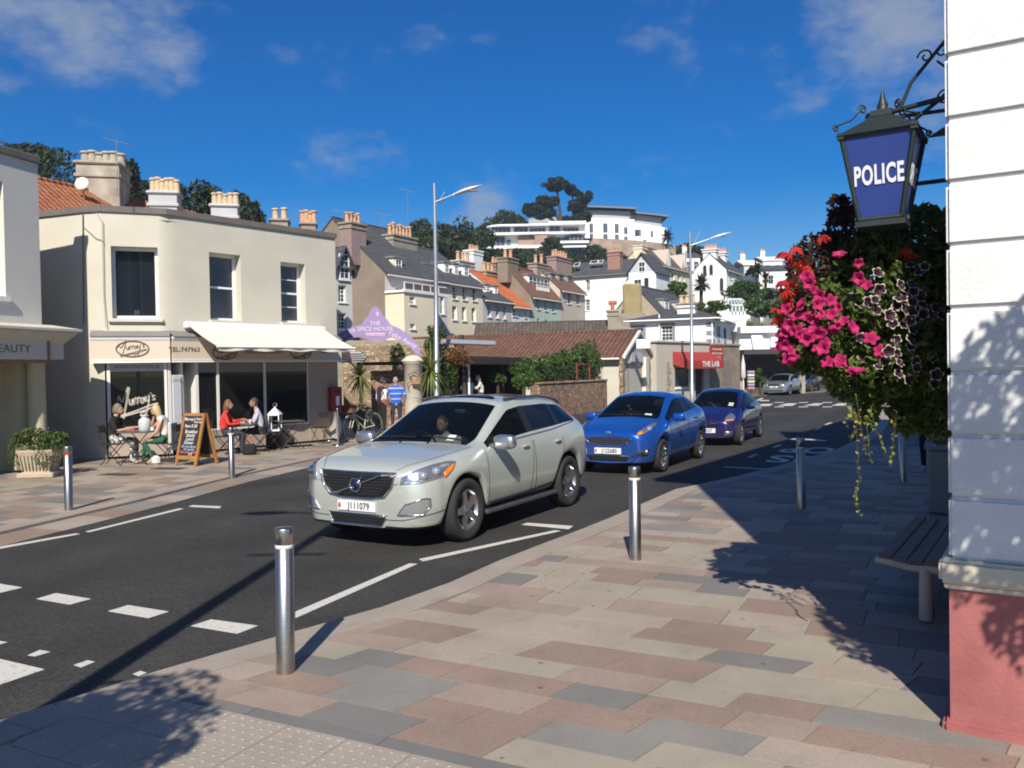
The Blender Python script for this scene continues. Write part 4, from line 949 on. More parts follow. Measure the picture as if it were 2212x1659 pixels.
# white house across the top of the terrace (long side towards us)
pg = Plane((5.4, 77.1), 117.5); sg0, sg1 = pg(1232, 597)[0], pg(1392, 586)[0]; pp = pg.at(sg0)
hG = house('white_house', 'white rendered house with slate roof and gabled bay, standing end on to the street', (pp.x, pp.y), pg.a, sg1 - sg0, 6.2, pg(1300, 593)[1], pg(1300, 593)[1] + 1.45, WHR, SLATE,
           [(lambda o_: (o_[0] - sg0, o_[1], o_[2] - sg0, o_[3]))(on(pg, *q)) for q in ((1265, 605, 1274, 628), (1264, 647, 1274, 671))], gable=WHR, gutter=LEAD)
hG['s0'] = sg0
stack(hG, 1315, 1342, 546, 588, 1.2, .8, BRICKR, 4, pl=pg, poth=.35, potr=.12)
def rooflight(t, pl, px0, py0, px1, py1, inward, tilt, s0):
    o_ = on(shift(pl, inward), px0, py0, px1, py1); b_ = MB()
    M = Matrix.Translation(((o_[0] + o_[2]) / 2 - s0, inward, (o_[1] + o_[3]) / 2 - t.location.z)) @ Matrix.Rotation(R(-tilt), 4, 'X')
    w_, h_ = (o_[2] - o_[0]) / 2, (o_[3] - o_[1]) / 2 / max(.3, math.cos(R(tilt)))
    b_.box(-w_, -.12, -h_, w_, -.02, h_, 0, M); f = b_.build('rooflight', LEAD if False else OFFWH, t)
    MB().box(-w_ * .8, -.128, -h_ * .8, w_ * .8, -.119, h_ * .8, 0, M).build('pane', DGLASS, f)
rooflight(hG, pg, 1240, 569, 1253, 578, .9, 52, sg0); rooflight(hG, pg, 1276, 564, 1293, 572, 1.5, 52, sg0); rooflight(hG, pg, 1295, 563, 1303, 571, 1.5, 52, sg0)
# its gabled bay on the right-hand end
gb = MB(); Lg = sg1 - sg0; zeg = pg(1300, 593)[1]
xb0 = pg(1362, 590)[0] - sg0
gb.box(xb0, -.5, 0, Lg + 1.2, 3.6, zeg - .1); gb.ext([(xb0, -.5, zeg - .1), (Lg + 1.2, -.5, zeg - .1), ((xb0 + Lg + 1.2) / 2, -.5, zeg + 1.4)], (0, 4, 0), 1); gb.build('bay', [WHR, mk('bay_grey_paint', (.47, .50, .52), .7, .05)], hG)
for sgn in (-1, 1):
    xa = xb0 - .2 if sgn < 0 else Lg + 1.4; xm = (xb0 + Lg + 1.2) / 2
    MB().ext([(xa, -.75, zeg - .3), (xm, -.75, zeg + 1.5), (xm, 3.6, zeg + 1.5), (xa, 3.6, zeg - .3)], (0, 0, .12)).build('bay_roof', SLATE, hG)
xm = (xb0 + Lg + 1.2) / 2
win(hG, xm - .3, zeg - .1, xm + .3, zeg + .8, -.56, (2, 2), .05, sill=0); win(hG, xb0 + .5, zeg - 2.2, xb0 + 1.2, zeg - .7, -.56, (2, 2), .05, sill=0); win(hG, Lg + .1, zeg - 2.4, Lg + .6, zeg - .6, -.56, (1, 2), .05, sill=0)
# cream house with two pointed gables
ph = Plane((14.9, 85.0), 32.0)
hH = rowhouse('gabled_house', 'cream house with brown roof and two pointed front gables', 1421, 1495, 590, ph(1421, 569)[1], ph(1421, 569)[1] + 1.95, 4.1, CRM, SLATEB,
              [(1428, 583, 1436, 604, (2, 2)), (1450, 588, 1457, 606, (2, 2)), (1464, 591, 1470, 608, (2, 2)), (1441, 587, 1446, 607, (2, 2)), (1477, 596, 1480, 608, (1, 2))], pl=ph, base=3.0, wfr=.07)
hH['s0'] = ph(1421, 590)[0]
for x0, x1, yt in ((1435, 1451, 538), (1471, 1487, 549)):
    a, zb_ = ph(x0, 572); b_, _ = ph(x1, 572); s0 = hH['s0']; zt_ = ph((x0 + x1) / 2, yt)[1] - 3.0; zb_ -= 3.0
    gg = MB(); gg.ext([(a - s0, -.06, zb_ - .6), (b_ - s0, -.06, zb_ - .6), ((a + b_) / 2 - s0, -.06, zt_)], (0, 3.5, 0)); gb_ = gg.build('front_gable', mk('gable_pinkish', (.50, .42, .35), .9, .05), hH)
    win(gb_, (a + b_) / 2 - s0 - .3, zb_ - .2, (a + b_) / 2 - s0 + .3, zb_ + 1.6, -.14, (2, 3), .06, sill=0)
stack(hH, 1377, 1389, 530, 548, 2.05, 1.0, CRM, 0, pl=ph)
gw = MB().box(-.05, 1.7, 8.4, .02, 2.3, 9.7).build('gable_window', DGLASS, hH)
# white gabled villa further up
pi_ = Plane((24.4, 95.0), 31.0)
zi = pi_(1569, 581)[1]
hI = rowhouse('white_villa', 'tall white house with broad white chimneys and arched windows', 1569, 1604, 590, zi, zi + 1.9, 3.9, WHR, SLATE, [(1577, 587, 1582, 604, (2, 2)), (1592, 591, 1597, 606, (2, 2))], pl=pi_, base=4.0, wfr=.07)
hI['s0'] = pi_(1569, 590)[0]
PINKPOT = mk('pink_pot', (.55, .30, .27), .8)
for x_, y_ in ((.55, 2.0), (4.2, 2.0)): chimney(hI, x_, y_, .9, 1.5, zi - 4 + .3, zi - 4 + 2.35, WHR, 7, PINKPOT, 'y', cap=.12, poth=.55, potr=.17)
for yy, zz, hh in ((1.75, zi - 4 - .6, 1.3), (2.5, zi - 4 - .6, 1.3), (.55, zi - 4 - 2.6, 1.7)):
    aw_ = MB(); n_ = 10; pts = [(-.03, yy - .25, zz), (-.03, yy + .25, zz)] + [(-.03, yy + .25 * math.cos(math.pi * k / n_), zz + hh - .32 + .32 * math.sin(math.pi * k / n_)) for k in range(n_ + 1)]
    aw_.ext(pts, (-.03, 0, 0)); w_ = aw_.build('arched_window', OFFWH, hI)
    pts = [(-.065, (p[1] - yy) * .78 + yy, (p[2] - zz - hh / 2) * .9 + zz + hh / 2) for p in pts]; MB().ext(pts, (-.01, 0, 0)).build('pane', DGLASS, w_)
# more white houses in the distance on the right
for nm, lb, px0, px1, pyt, pyb, Yd, mat, rm in (('distant_house', 'low white house behind the two tall palms', 1640, 1740, 585, 625, 118, WHR, SLATE), ('distant_house', 'pale grey flat roofed house left of the palms', 1607, 1642, 573, 600, 125, GREYC, WHR),
                                       ('distant_house', 'white gabled house on the skyline right of the palms', 1648, 1690, 564, 592, 135, WHR, OFFWH), ('distant_house', 'far white house between lamp post and white villa', 1478, 1512, 556, 590, 130, WHR, SLATE), ('distant_house', 'white house at the end of the street behind the flowers', 1690, 1830, 640, 775, 90, WHR, SLATE),
                                       ('distant_house', 'grey stone house at the street end behind the flower basket', 1800, 2100, 700, 830, 75, STONEBR, SLATE)):
    a, b_ = P(px0, pyt, Yd), P(px1, pyt, Yd); zb_ = P(px0, pyb, Yd).z
    t = thing(nm, lb, 'house', (a.x, a.y, min(zb_, hill(a.x, a.y))))
    w_ = b_.x - a.x; bz = t.location.z; k = MB(); k.box(0, 0, -.5, w_, 7, a.z - bz); k.build('wall', mat, t)
    k = MB(); k.ext([(-.2, -.2, a.z - bz), (w_ + .2, -.2, a.z - bz), (w_ + .2, 3.5, a.z - bz + 1.0), (-.2, 3.5, a.z - bz + 1.0)], (0, 0, .15)); k.ext([(-.2, 7.2, a.z - bz), (-.2, 3.5, a.z - bz + 1.0), (w_ + .2, 3.5, a.z - bz + 1.0), (w_ + .2, 7.2, a.z - bz)], (0, 0, .15)); k.build('roof', rm, t)
    nwin = max(2, int(w_ / 2.2))
    for i in range(nwin):
        x = w_ * (i + .5) / nwin; win(t, x - .4, a.z - bz - 1.9, x + .4, a.z - bz - .6, -.05, (2, 2), .07, sill=0)
    if nm == 'distant_house' and Yd > 120: chimney(t, w_ * .3, 3.5, .7, .7, a.z - bz + .5, a.z - bz + 1.9, WHR, 2, potr=.2)

# ---------------------------------------------------------------- low buildings behind the stone wall
lowA = 114.0; dl = U(lowA); Lr = 17.5
pr = Vector((5.24, 40.0, 0)) - dl * Lr
red = house('pantile_building', 'long low building with red pantile roof', (pr.x, pr.y), lowA, Lr, 5.4, 2.55, 3.78, CC, PANRED, [], gutter=WHITE, verge=.12, over=.3, cat='building', ridge_off=0)
# its gable end is the taxi office
tx = frame('taxi_office', 'taxi office gable with white cab sign and dark shop window', 'building', (5.34, 39.96), lowA - 90)
FLINT = mk('flint_gable', (.42, .37, .30), .95, .55, 4, .8, 14)
xg = 5.5; k = MB(); facade(k, xg, 0, 2.55, [(.15, .1, 3.75, 2.2)], .2); k.poly([(0, -.002, 2.55), (xg, -.002, 2.55), (xg / 2, -.002, 3.72)], 1); k.build('gable_wall', [mk('taxi_cream', (.62, .58, .46), .8, .08), FLINT], tx)
for sgn in (0, 1):
    xa = -.15 if sgn == 0 else xg + .15; MB().ext([(xa, -.16, 2.42), (xg / 2, -.16, 3.74), (xg / 2, -.02, 3.74), (xa, -.02, 2.42)], (0, 0, .14)).build('bargeboard', OFFWH, tx)
fr_ = MB(); fr_.box(.15, .1, .1, .35, .2, 2.2); fr_.box(3.6, .1, .1, 3.75, .2, 2.2); fr_.box(.35, .1, 2.08, 3.6, .2, 2.2); fr_.box(1.15, .1, .1, 1.25, .2, 2.08); fr_.box(1.25, .1, .1, 3.6, .2, .45); sh = fr_.build('shop_window', WOODR, tx)
MB().box(1.25, .15, .45, 3.6, .16, 2.08).build('pane', DGLASS, sh); MB().box(.35, .17, .1, 1.15, .18, 2.08).build('door_pane', DGLASS, sh)
for z in range(7):
    for side, x in ((0, -.32), (1, 4.55)): MB().bbox(x if z % 2 else x + .04, -.06, .05 + z * .35, x + (.5 if z % 2 else .36), .1, .05 + z * .35 + .34, .015).build('quoin', RUBBLE2 if side == 0 else STONEBR, tx)
MB().bbox(3.8, -.12, .05, 4.45, .05, 2.5, .02).build('pilaster', mk('taxi_pilaster', (.66, .63, .52), .7, .06), tx)
cs0 = P(1375, 753, 41.0); cs = thing('cab_sign', 'small white projecting cab sign above the taxi office window', 'sign', cs0, 6); cw, chh = P(1405, 753, 41).x - cs0.x, P(1375, 733, 41).z - cs0.z; MB().bbox(0, 0, 0, cw, .06, chh, .01).build('board', WHITE, cs)
text('sign_lettering', 'citicabs', .17, plain('grey_ink', (.42, .43, .45), .6), cs, face_M(cw / 2, -.004, chh * .58), extrude=.002); text('sign_lettering', '499 999', .10, plain('dark_ink', (.15, .15, .16), .6), cs, face_M(cw / 2, -.004, chh * .22), extrude=.002); MB().tube([(cw, .03, chh * .5), (cw + .5, .3, chh * .5)], .015, 5).build('bracket', BLACK, cs)
s2 = MB().box(1.3, -.04, 2.28, 3.4, -.015, 2.75).build('fascia_sign', mk('worn_sign', (.55, .55, .56), .7, .2, 3, 0), tx); text('sign_lettering', 'citicabs', .28, MATS['grey_ink'], s2, face_M(2.4, -.044, 2.48), extrude=.002)
# darker pantile roof behind
pd = Plane((0, 52.0), 96.0); sd0, sd1 = pd(1030, 703)[0], pd(1330, 697)[0]; p_ = pd.at(sd0, 3.0)
drk = house('pantile_building', 'dark brown mossy pantile roof behind the red one', (p_.x, p_.y), 96.0, sd1 - sd0, 6.0, 2.6, pd(1180, 700)[1], STONEBR, PANBRN, [], gutter=False, cat='building'); drk['s0'] = sd0
c_ = chimney(drk, pd(1323, 690)[0] - sd0, 2.2, .62, .62, 2.5, pd(1323, 676)[1], STONEBR, 0)
MB().tube([(pd(1323, 690)[0] - sd0, 2.2, pd(1323, 676)[1]), (pd(1323, 690)[0] - sd0, 2.2, pd(1323, 655)[1])], .12, 8).tube([(pd(1314, 655)[0] - sd0, 2.2, pd(1323, 656)[1]), (pd(1332, 655)[0] - sd0, 2.2, pd(1323, 656)[1])], .13, 8).build('chimney_pot', mk('red_clay', (.42, .14, .08), .8, .1), c_)
# pub with the red awning
plab = Plane((7.75, 44.6), 40.0); LLb = plab(1533, 790)[0]
lab = frame('corner_bar', 'beige single storey bar with red awning', 'building', (7.75, 44.6), 40.0)
LABW = mk('bar_beige_render', (.46, .42, .35), .85, .06, .8, .2, 40); k = MB()
wl_ = on(plab, 1458, 792, 1492, 833); dl_ = on(plab, 1502, 795, 1521, 846)
hl = plab(1470, 741)[1]
facade(k, LLb, 0, hl, [(wl_[0], .8, wl_[2], wl_[3]), (dl_[0], .1, dl_[2], dl_[3])], .2); k.quad((LLb, 0, 0), (LLb, 6, 0), (LLb, 6, hl), (LLb, 0, hl)); k.quad((0, 6, 0), (0, 0, 0), (0, 0, hl), (0, 6, hl)); k.quad((0, 0, hl), (LLb, 0, hl), (LLb, 6, hl), (0, 6, hl)); k.build('wall', LABW, lab)
MB().bbox(-.08, -.1, hl, LLb + .08, .3, hl + .13, .02).build('coping', mk('coping_pale', (.52, .50, .45), .8, .06), lab)
win(lab, wl_[0], .8, wl_[2], wl_[3], .1, (1, 1), .06, sash=False); MB().box(dl_[0], .15, .1, dl_[2], .19, dl_[3]).build('door', DARKIN, lab)
for z in range(7): MB().bbox(.95 if z % 2 else 1.0, -.05, .05 + z * .32, 1.45 if z % 2 else 1.32, .05, .05 + z * .32 + .31, .015).build('quoin', STONEBR, lab)
REDAW = mk('red_awning_canvas', (.33, .035, .03), .75, .08, 2, .05); x0, x1 = plab(1453, 780)[0], plab(1533, 780)[0]; zt_, zb_ = plab(1480, 760)[1], plab(1480, 793)[1] - .1
aw2 = thing('red_awning', 'dark red canvas shop awning with lettering on the bar front', 'awning', tuple(plab.at(0)), 90 - 40.0)
kk = MB(); kk.ext([(x0, 0, zt_), (x0, -.9, zb_ + .45), (x0, -.9, zb_), (x0, -.02, zb_ + .25)], (x1 - x0, 0, 0)); kk.build('canvas', REDAW, aw2)
text('awning_lettering', 'THE LAB', .44, plain('awning_white', (.72, .70, .66), .6), aw2, face_M((x0 + x1) / 2 + .55, -.915, zb_ + .24), extrude=.003, bold=.01, sx=1.25)
rs = on(plab, 1531, 748, 1556, 780); sgn2 = thing('red_sign', 'tall dark red painted sign with phone number beside the awning', 'sign', tuple(plab.at(0)), 90 - 40.0)
MB().box(rs[0], -.12, rs[1], rs[2] + .2, -.06, rs[3]).build('board', REDAW, sgn2)
for tx_, zf_ in (('CENTRE REPAIRS', .78), ('WHILE YOU WAIT', .5), ('78 89 31', .22)): text('sign_lettering', tx_, .17 if zf_ != .22 else .26, MATS['awning_white'], sgn2, face_M((rs[0] + rs[2] + .2) / 2, -.124, rs[1] + (rs[3] - rs[1]) * zf_), extrude=.002)
# old stone gateway
gx0, gx1 = LLb + .02, plab(1597, 790)[0]; gt = frame('stone_gateway', 'old rubble wall with arched wooden door beside red sign', 'wall', tuple(plab.at(gx0))[:2], 40.0)
k = MB(); Wg = gx1 - gx0; hg = plab(1575, 748)[1]; k.bbox(0, -.05, 0, Wg, .4, hg, .03); k.bbox(-.05, -.12, hg, Wg + .05, .45, hg + .14, .03); k.build('rubble_wall', mk('brown_stone', (.25, .20, .15), .95, .4, 2, .6, 12), gt)
ax, aw_ = Wg * .52, .62; pts = [(ax - aw_, -.07, .05), (ax + aw_, -.07, .05)] + [(ax + aw_ * math.cos(math.pi * i / 10), -.07, 1.9 + aw_ * .8 * math.sin(math.pi * i / 10)) for i in range(11)]
MB().ext(pts, (0, .06, 0)).build('arched_door', mk('grey_boards', (.20, .165, .14), .8, .25, 6, .3), gt)
# white upper house with grey quoins
pj = Plane((7.7, 54.05), 113.0); Lj = pj(1540, 690)[0]; zj = pj(1450, 692)[1]
jh = frame('quoined_house', 'white flat fronted house with grey quoins and sash windows', 'house', (7.7, 54.05), 113.0)
wj = [on(pj, 1369, 708, 1390, 740), on(pj, 1428, 703, 1453, 736)]; k = MB(); facade(k, Lj, 0, zj, wj, .18); k.quad((Lj, 0, 0), (Lj, 8, 0), (Lj, 8, zj), (Lj, 0, zj)); k.quad((0, 8, 0), (0, 0, 0), (0, 0, zj), (0, 8, zj)); k.build('wall', WHR, jh)
for w_ in wj:
    win(jh, *w_, .1, (3, 4), .05); GSUR = mk('grey_surround', (.22, .23, .25), .8, .1)
    MB().box(w_[0] - .16, -.03, w_[1] - .1, w_[0] - .002, .04, w_[3] + .16).box(w_[2] + .002, -.03, w_[1] - .1, w_[2] + .16, .04, w_[3] + .16).box(w_[0] - .002, -.03, w_[3] + .002, w_[2] + .002, .04, w_[3] + .16).build('window_surround', GSUR, jh)
for z in range(6): MB().bbox(Lj - .42, -.03, zj - .5 - z * .52, Lj + .03, .42, zj - .22 - z * .52, .01).build('quoin', GSUR, jh)
k = MB(); k.ext([(-.3, -.35, zj), (Lj + .35, -.35, zj), (Lj - 1.5, 3.5, zj + .7), (2, 3.5, zj + .7)], (0, 0, .1)); k.ext([(Lj + .35, -.35, zj), (Lj + .35, 8, zj), (Lj - 1.5, 5, zj + .7), (Lj - 1.5, 3.5, zj + .7)], (0, 0, .1)); k.build('roof', SLATE, jh)
MB().tube([(-.3, -.4, zj + .02), (Lj + .4, -.4, zj + .02), (Lj + .4, 8, zj + .02)], .06, 6).tube([(1.95, -.08, .5), (1.95, -.08, zj + .4)], .05, 6).tube([(Lj - .05, -.08, .5), (Lj - .05, -.08, zj)], .05, 6).build('gutter', WHITE, jh)
for y_ in (1.6, 4.2):
    Mx = Matrix.Translation((Lj, 0, 0)) @ Matrix.Rotation(R(90), 4, 'Z'); win(jh, y_, zj - 2.3, y_ + .9, zj - .4, -.04, (2, 4), .06, M=Mx, mat=GSUR)
chimney(jh, pj(1469, 660)[0], 2.2, 1.15, .7, zj - .3, pj(1469, 659)[1] + .15, WHR, 3, POTY, poth=.55, potr=.17, capmat=STONEBR)
# slate roofed cottage with dormers and an ochre stack
pk = Plane((10.7, 60.0), 29.0); kk_ = house('slate_cottage', 'slate roofed cottage with grey dormers and ochre rendered stack', (10.7, 60.0), 29.0, 9.0, 3.6, 5.9, 7.9, STONEBR, SLATE, [], gable=mk('buff_gable', (.40, .33, .24), .9, .15), cat='house'); kk_['s0'] = 0.0
pkk = Plane((8.6, 58.6), 100.0); o_ = on(pkk, 1345, 612, 1386, 678)
ock = frame('ochre_stack', 'broad ochre rendered chimney stack standing left of white block chimney', 'chimney', tuple(pkk.at(o_[0]))[:2], 100.0)
MB().bbox(0, 0, 0, o_[2] - o_[0], .9, o_[3], .12).build('shaft', mk('ochre_render', (.30, .245, .12), .95, .2, .8, .3, 20), ock); MB().box(-.9, -.2, 0, o_[2] - o_[0] + .2, 1.1, pkk(1360, 677)[1]).build('shoulder', STONEBR, ock)
for x in (2.0, 5.0): dormer(kk_, x, x + 1.1, .35, 6.1, 7.0, 2.0, cheek=GRB, bars=(2, 2))
# white modern block over a dark arcade
bx0, bx1 = P(1597, 706, 58), P(1760, 716, 56)
mw = thing('white_block', 'white modern flat roofed block over a dark arcade', 'building', (bx0.x, 58, 0), 0); w_ = bx1.x - bx0.x; zt_, zb_ = bx0.z, P(1600, 756, 58).z
k = MB(); k.box(0, 0, zb_, w_, 6, zt_ - .45); k.box(-.05, -.5, zt_ - .45, w_ + .2, 6, zt_); k.box(-1.0, .5, zt_ - .3, .6, 4, P(1590, 694, 58).z); k.ext([(.9, -.3, zb_), (2.0, -.3, zb_), (1.35, -.3, zt_ - .4), (.7, -.3, zt_ - .4)], (0, .4, 0)); k.box(2.1, -.35, zb_ + .15, 4.6, 0, zt_ - .75); k.build('wall', WHR, mw)
k = MB(); k.box(-.3, -2.2, zb_ - .35, w_, 0, zb_ - .02); k.build('canopy', mk('dark_canopy', (.045, .04, .04), .8, .1), mw); k = MB(); k.box(0, .6, 0, w_, .7, zb_); k.box(-.1, 0, 0, .3, .6, zb_, 1); k.box(4.0, -.4, 0, 4.4, .4, zb_, 1); k.build('arcade_wall', [mk('arcade_dim', (.07, .06, .055), .9, .3), STONEBR], mw)

# ---------------------------------------------------------------- roofs and stacks behind the cafe
pO = Plane((-14.6, 26.0), 23.0); po = pO.at(-6.0, 3.5)
orr = house('orange_roof_house', 'house with orange pantile roof rising behind the cafe', (po.x, po.y), 23.0, 12.5, 7.0, 5.4, 8.05, GREYC, PANORG, [], gutter=False, cat='house'); orr['s0'] = -6.0
pOr = pO
def free_stack(nm, lb, px0, px1, pyt, pyb, Yd, dep, mat, pots, ang=23.0, pm=None, capm=None, ph_=.5, pr_=.13):
    a = P(px0, pyt, Yd); pl_ = Plane((a.x, a.y), 90.0 - 12); b_ = pl_(px1, pyt)[0]; zt_ = a.z; zb_ = P(px0, pyb, Yd).z
    t = frame(nm, lb, 'chimney', (a.x, a.y), pl_.a, 0.0, 'chimney stacks behind the cafe roof')
    c_ = MB(); w_ = b_
    c_.bbox(0, 0, zb_ - 3, w_, dep, zt_, .02); c_.build('shaft', mat, t)
    c_ = MB(); c_.bbox(-.06, -.06, zt_ - .42, w_ + .06, dep + .06, zt_ - .30, .02); c_.bbox(-.08, -.08, zt_ - .002, w_ + .08, dep + .08, zt_ + .13, .05); c_.build('capping', capm or mat, t)
    for k_ in range(pots):
        h = ph_ * (1 + .08 * math.sin(k_ * 2.2)); pr = pr_
        MB().lathe([(pr * 1.05, 0), (pr, .06), (pr * .82, h * .8), (pr * .84, h * .84), (pr * 1.12, h * .86), (pr * 1.1, h * .95), (pr * .95, h), (pr * .7, h), (pr * .7, h - .1)], 12, 0, None, True, (w_ * (k_ + .5) / pots, dep / 2, zt_ + .1)).build('chimney_pot', pm or POTY, t)
    return t
CSTONE = mk('stained_stack_render', (.33, .285, .22), .95, .4, 1.6, .4, 20, tint=(.36, .32, .26)); CGREY = mk('pale_stack_paint', (.46, .47, .48), .85, .12, 1.5, .2)
free_stack('chimney_stack', 'big weathered stone stack with six grey pots and a satellite dish beside it', 163, 257, 354, 423, 27.5, 1.5, CSTONE, 6, pm=mk('grey_pot', (.40, .36, .29), .9, .25, 5), ph_=.5, pr_=.16)
free_stack('chimney_stack', 'pale grey stack with six buff pots nearest the orange roof', 320, 382, 419, 462, 29, .9, CGREY, 6, ph_=.55, pr_=.12)
free_stack('chimney_stack', 'pale grey stack with five pots in the middle of the cafe roofline', 455, 513, 447, 483, 31, .8, CGREY, 5, ph_=.5, pr_=.12)
free_stack('chimney_stack', 'small grey stack with two pots', 584, 622, 478, 500, 36, 1.0, STONEBR, 2, ph_=.55, pr_=.14)
free_stack('chimney_stack', 'small brick stack with four clay pots next to brown gable', 649, 682, 486, 515, 37, .8, BRICKP, 4, pm=POT, ph_=.6, pr_=.13, capm=STONEBR)
# roof that carries the middle stacks
prf = Plane((-11.6, 31.0), 40.0)
bk = house('slate_roof_house', 'dark slate roofed house behind the cafe parapet', (-12.9, 33.0), 39.5, 5.2, 5.0, 5.6, 8.3, CGREY, SLATE, [], gutter=False)
# grey house with pointed gable next to the cafe
pn = Plane((-9.2, 42.0), 40.0); sn0, sn1 = pn(690, 640)[0], pn(761, 640)[0]; p_ = pn.at(sn0)
zn = pn(755, 580)[1]
gh = house('grey_house', 'narrow grey house with pointed gable and sash windows behind the cafe corner', (p_.x, p_.y), 40.0, sn1 - sn0, 5.0, zn, zn + 1.0, GREYC, SLATE,
           [(lambda o_: (o_[0] - sn0, o_[1], o_[2] - sn0, o_[3]))(on(pn, *q)) for q in ((731, 616, 748, 653), (731, 676, 748, 711))], gutter=False)
o_ = on(pn, 722, 560, 760, 592); zt_ = pn(741, 540)[1]; xa, xb = o_[0] - sn0, o_[2] - sn0
k = MB(); k.ext([(xa, -.05, zn - .2), (xb, -.05, zn - .2), ((xa + xb) / 2, -.05, zt_)], (0, 2.5, 0)); gg = k.build('front_gable', GREYC, gh)
for sgn in (-1, 1):
    xe_ = xa - .15 if sgn < 0 else xb + .15; MB().ext([(xe_, -.3, zn - .35), ((xa + xb) / 2, -.3, zt_ + .1), ((xa + xb) / 2, 2.4, zt_ + .1), (xe_, 2.4, zn - .35)], (0, 0, .12)).build('gable_roof', SLATE, gh)
win(gg, (xa + xb) / 2 - .32, zn - .6, (xa + xb) / 2 + .32, zn + .7, -.12, (2, 4), .06)

# ---------------------------------------------------------------- hilltop villas
VW = mk('villa_white', (.82, .82, .82), .7, .03, 1, 0); VGL = plain('villa_glass', (.045, .065, .08), .15, spec=.35); VBR = mk('villa_brick', (.36, .24, .19), .9, .15, 1, .2)
VY = 160.0
def vx(px): return (px - CX) / FPX * VY
def vz(px, py): return P(px, py, VY).z
vl = thing('modern_villa', 'white art deco villa with curved corner balconies on the hilltop', 'house', (vx(1130), VY, vz(1130, 545)))
bz = vl.location.z; ox = vx(1130)
def curved_slab(mb, x0, x1, yd, z0, z1, r=3.0, mat=0, y0=0.0):
    pts = [(x0 + r - r * math.cos(math.pi / 2 * k / 8), y0 + yd - (yd - 0) + r - r * math.sin(math.pi / 2 * k / 8)) for k in range(9)] + [(x1, y0), (x1, y0 + yd), (x0, y0 + yd)]
    mb.ext([(x, y, z0) for x, y in pts], (0, 0, z1 - z0), mat)
def V_(px0, px1): return vx(px0) - ox, vx(px1) - ox
k = MB()
for (a, b_, yt, yb, ext) in ((1055, 1215, 486.5, 490, -1.2), (1043, 1270, 533, 539, -1.5), (1048, 1225, 505, 509.5, -1.6)):
    x0, x1 = V_(a, b_); curved_slab(k, x0, x1, 9 - ext, vz(1100, yb) - bz, vz(1100, yt) - bz, 3.2, 0, ext)
x0, x1 = V_(1190, 1270); k.box(x0, -1.6, vz(1200, 488) - bz, x1, 8, vz(1200, 481) - bz); k.box(x0 + 2, -2.0, vz(1200, 529) - bz, x1 + .5, 8, vz(1200, 524) - bz); k.box(x0 + 1, -1.8, vz(1200, 508) - bz, x1, 8, vz(1200, 504) - bz)
k.build('floor_slab', VW, vl)
k = MB()
for a, b_, yt, yb in ((1060, 1215, 491, 505), (1052, 1225, 510, 533), (1195, 1268, 486, 505)):
    x0, x1 = V_(a, b_); curved_slab(k, x0 + .6, x1, 8, vz(1100, yb) - bz, vz(1100, yt) - bz, 3.0, 0, .3)
k.box(*(V_(1060, 1262)[0] + 1, 1.0, -9), V_(1060, 1262)[1], 8, vz(1100, 540) - bz); k.build('wall', VW, vl)
def vpan(a, b_, yt, yb, y=-.02, nm='window_wall', mat=None):
    x0, x1 = V_(a, b_); w_ = MB(); w_.box(x0, y, vz(a, yb) - bz, x1, y + .35, vz(a, yt) - bz); o = w_.build(nm, mat or VGL, vl)
    if mat is None:
        f = MB(); n_ = max(2, int((b_ - a) / 8))
        for i in range(n_ + 1): xx = x0 + (x1 - x0) * i / n_; f.box(xx - .04, y - .05, vz(a, yb) - bz, xx + .04, y, vz(a, yt) - bz)
        f.build('mullion', plain('mullion_grey', (.3, .32, .34), .5), o)
for q in ((1066, 1108, 491, 504), (1116, 1146, 492, 505), (1150, 1184, 493, 506), (1058, 1096, 512, 531), (1100, 1108, 518, 531), (1192, 1215, 489, 503), (1222, 1255, 492, 506), (1130, 1148, 514, 530), (1190, 1204, 516, 525), (1208, 1238, 513, 525)): vpan(*q)
vpan(1124, 1160, 511, 545, -.5, 'brick_wall', VBR); vpan(1160, 1187, 507, 548, -1.4, 'brick_wall', VBR); vpan(1235, 1262, 510, 540, -1.0); vpan(1190, 1270, 541, 562, .2, 'lower_glazing', None)
# hotel-like white block on the right
HY = 182.0
def hx(px): return (px - CX) / FPX * HY
def hz(px, py): return P(px, py, HY).z
ht = thing('hilltop_apartments', 'white three storey apartment block with grey top floor on the hilltop', 'building', (hx(1350), HY, hz(1350, 520) - 4)); bz2 = ht.location.z; ox2 = hx(1350)
def arc_block(mb, px0, px1, bulge, yt0, yt1, yb0, yb1, yback=10, mat=0, off=0.0, n_=16):
    x0, x1 = hx(px0) - ox2, hx(px1) - ox2; vv = []
    for i in range(n_ + 1):
        t_ = i / n_; x = x0 + (x1 - x0) * t_; y = -bulge * 4 * t_ * (1 - t_) + off
        vv += [(x, y, hz(px0 + (px1 - px0) * t_, yb0 + (yb1 - yb0) * t_) - bz2), (x, y, hz(px0 + (px1 - px0) * t_, yt0 + (yt1 - yt0) * t_) - bz2), (x, y + yback, hz(px0, yt0 + (yt1 - yt0) * t_) - bz2)]
    mb.add(vv, [(3 * i + k, 3 * i + 3 + k, 3 * i + 4 + k, 3 * i + 1 + k) for i in range(n_) for k in (0, 1)], mat)
    for e in (0, n_): mb.add([vv[3 * e], vv[3 * e + 1], vv[3 * e + 2], (vv[3 * e][0], vv[3 * e + 2][1], vv[3 * e][2])], [(0, 1, 2, 3)], mat)
k = MB(); arc_block(k, 1269, 1376, .3, 470, 474, 518, 526); arc_block(k, 1376, 1447, .2, 479, 490, 526, 532, off=1.2); arc_block(k, 1250, 1275, 0, 476, 476, 505, 505, off=2); k.build('wall', VW, ht)
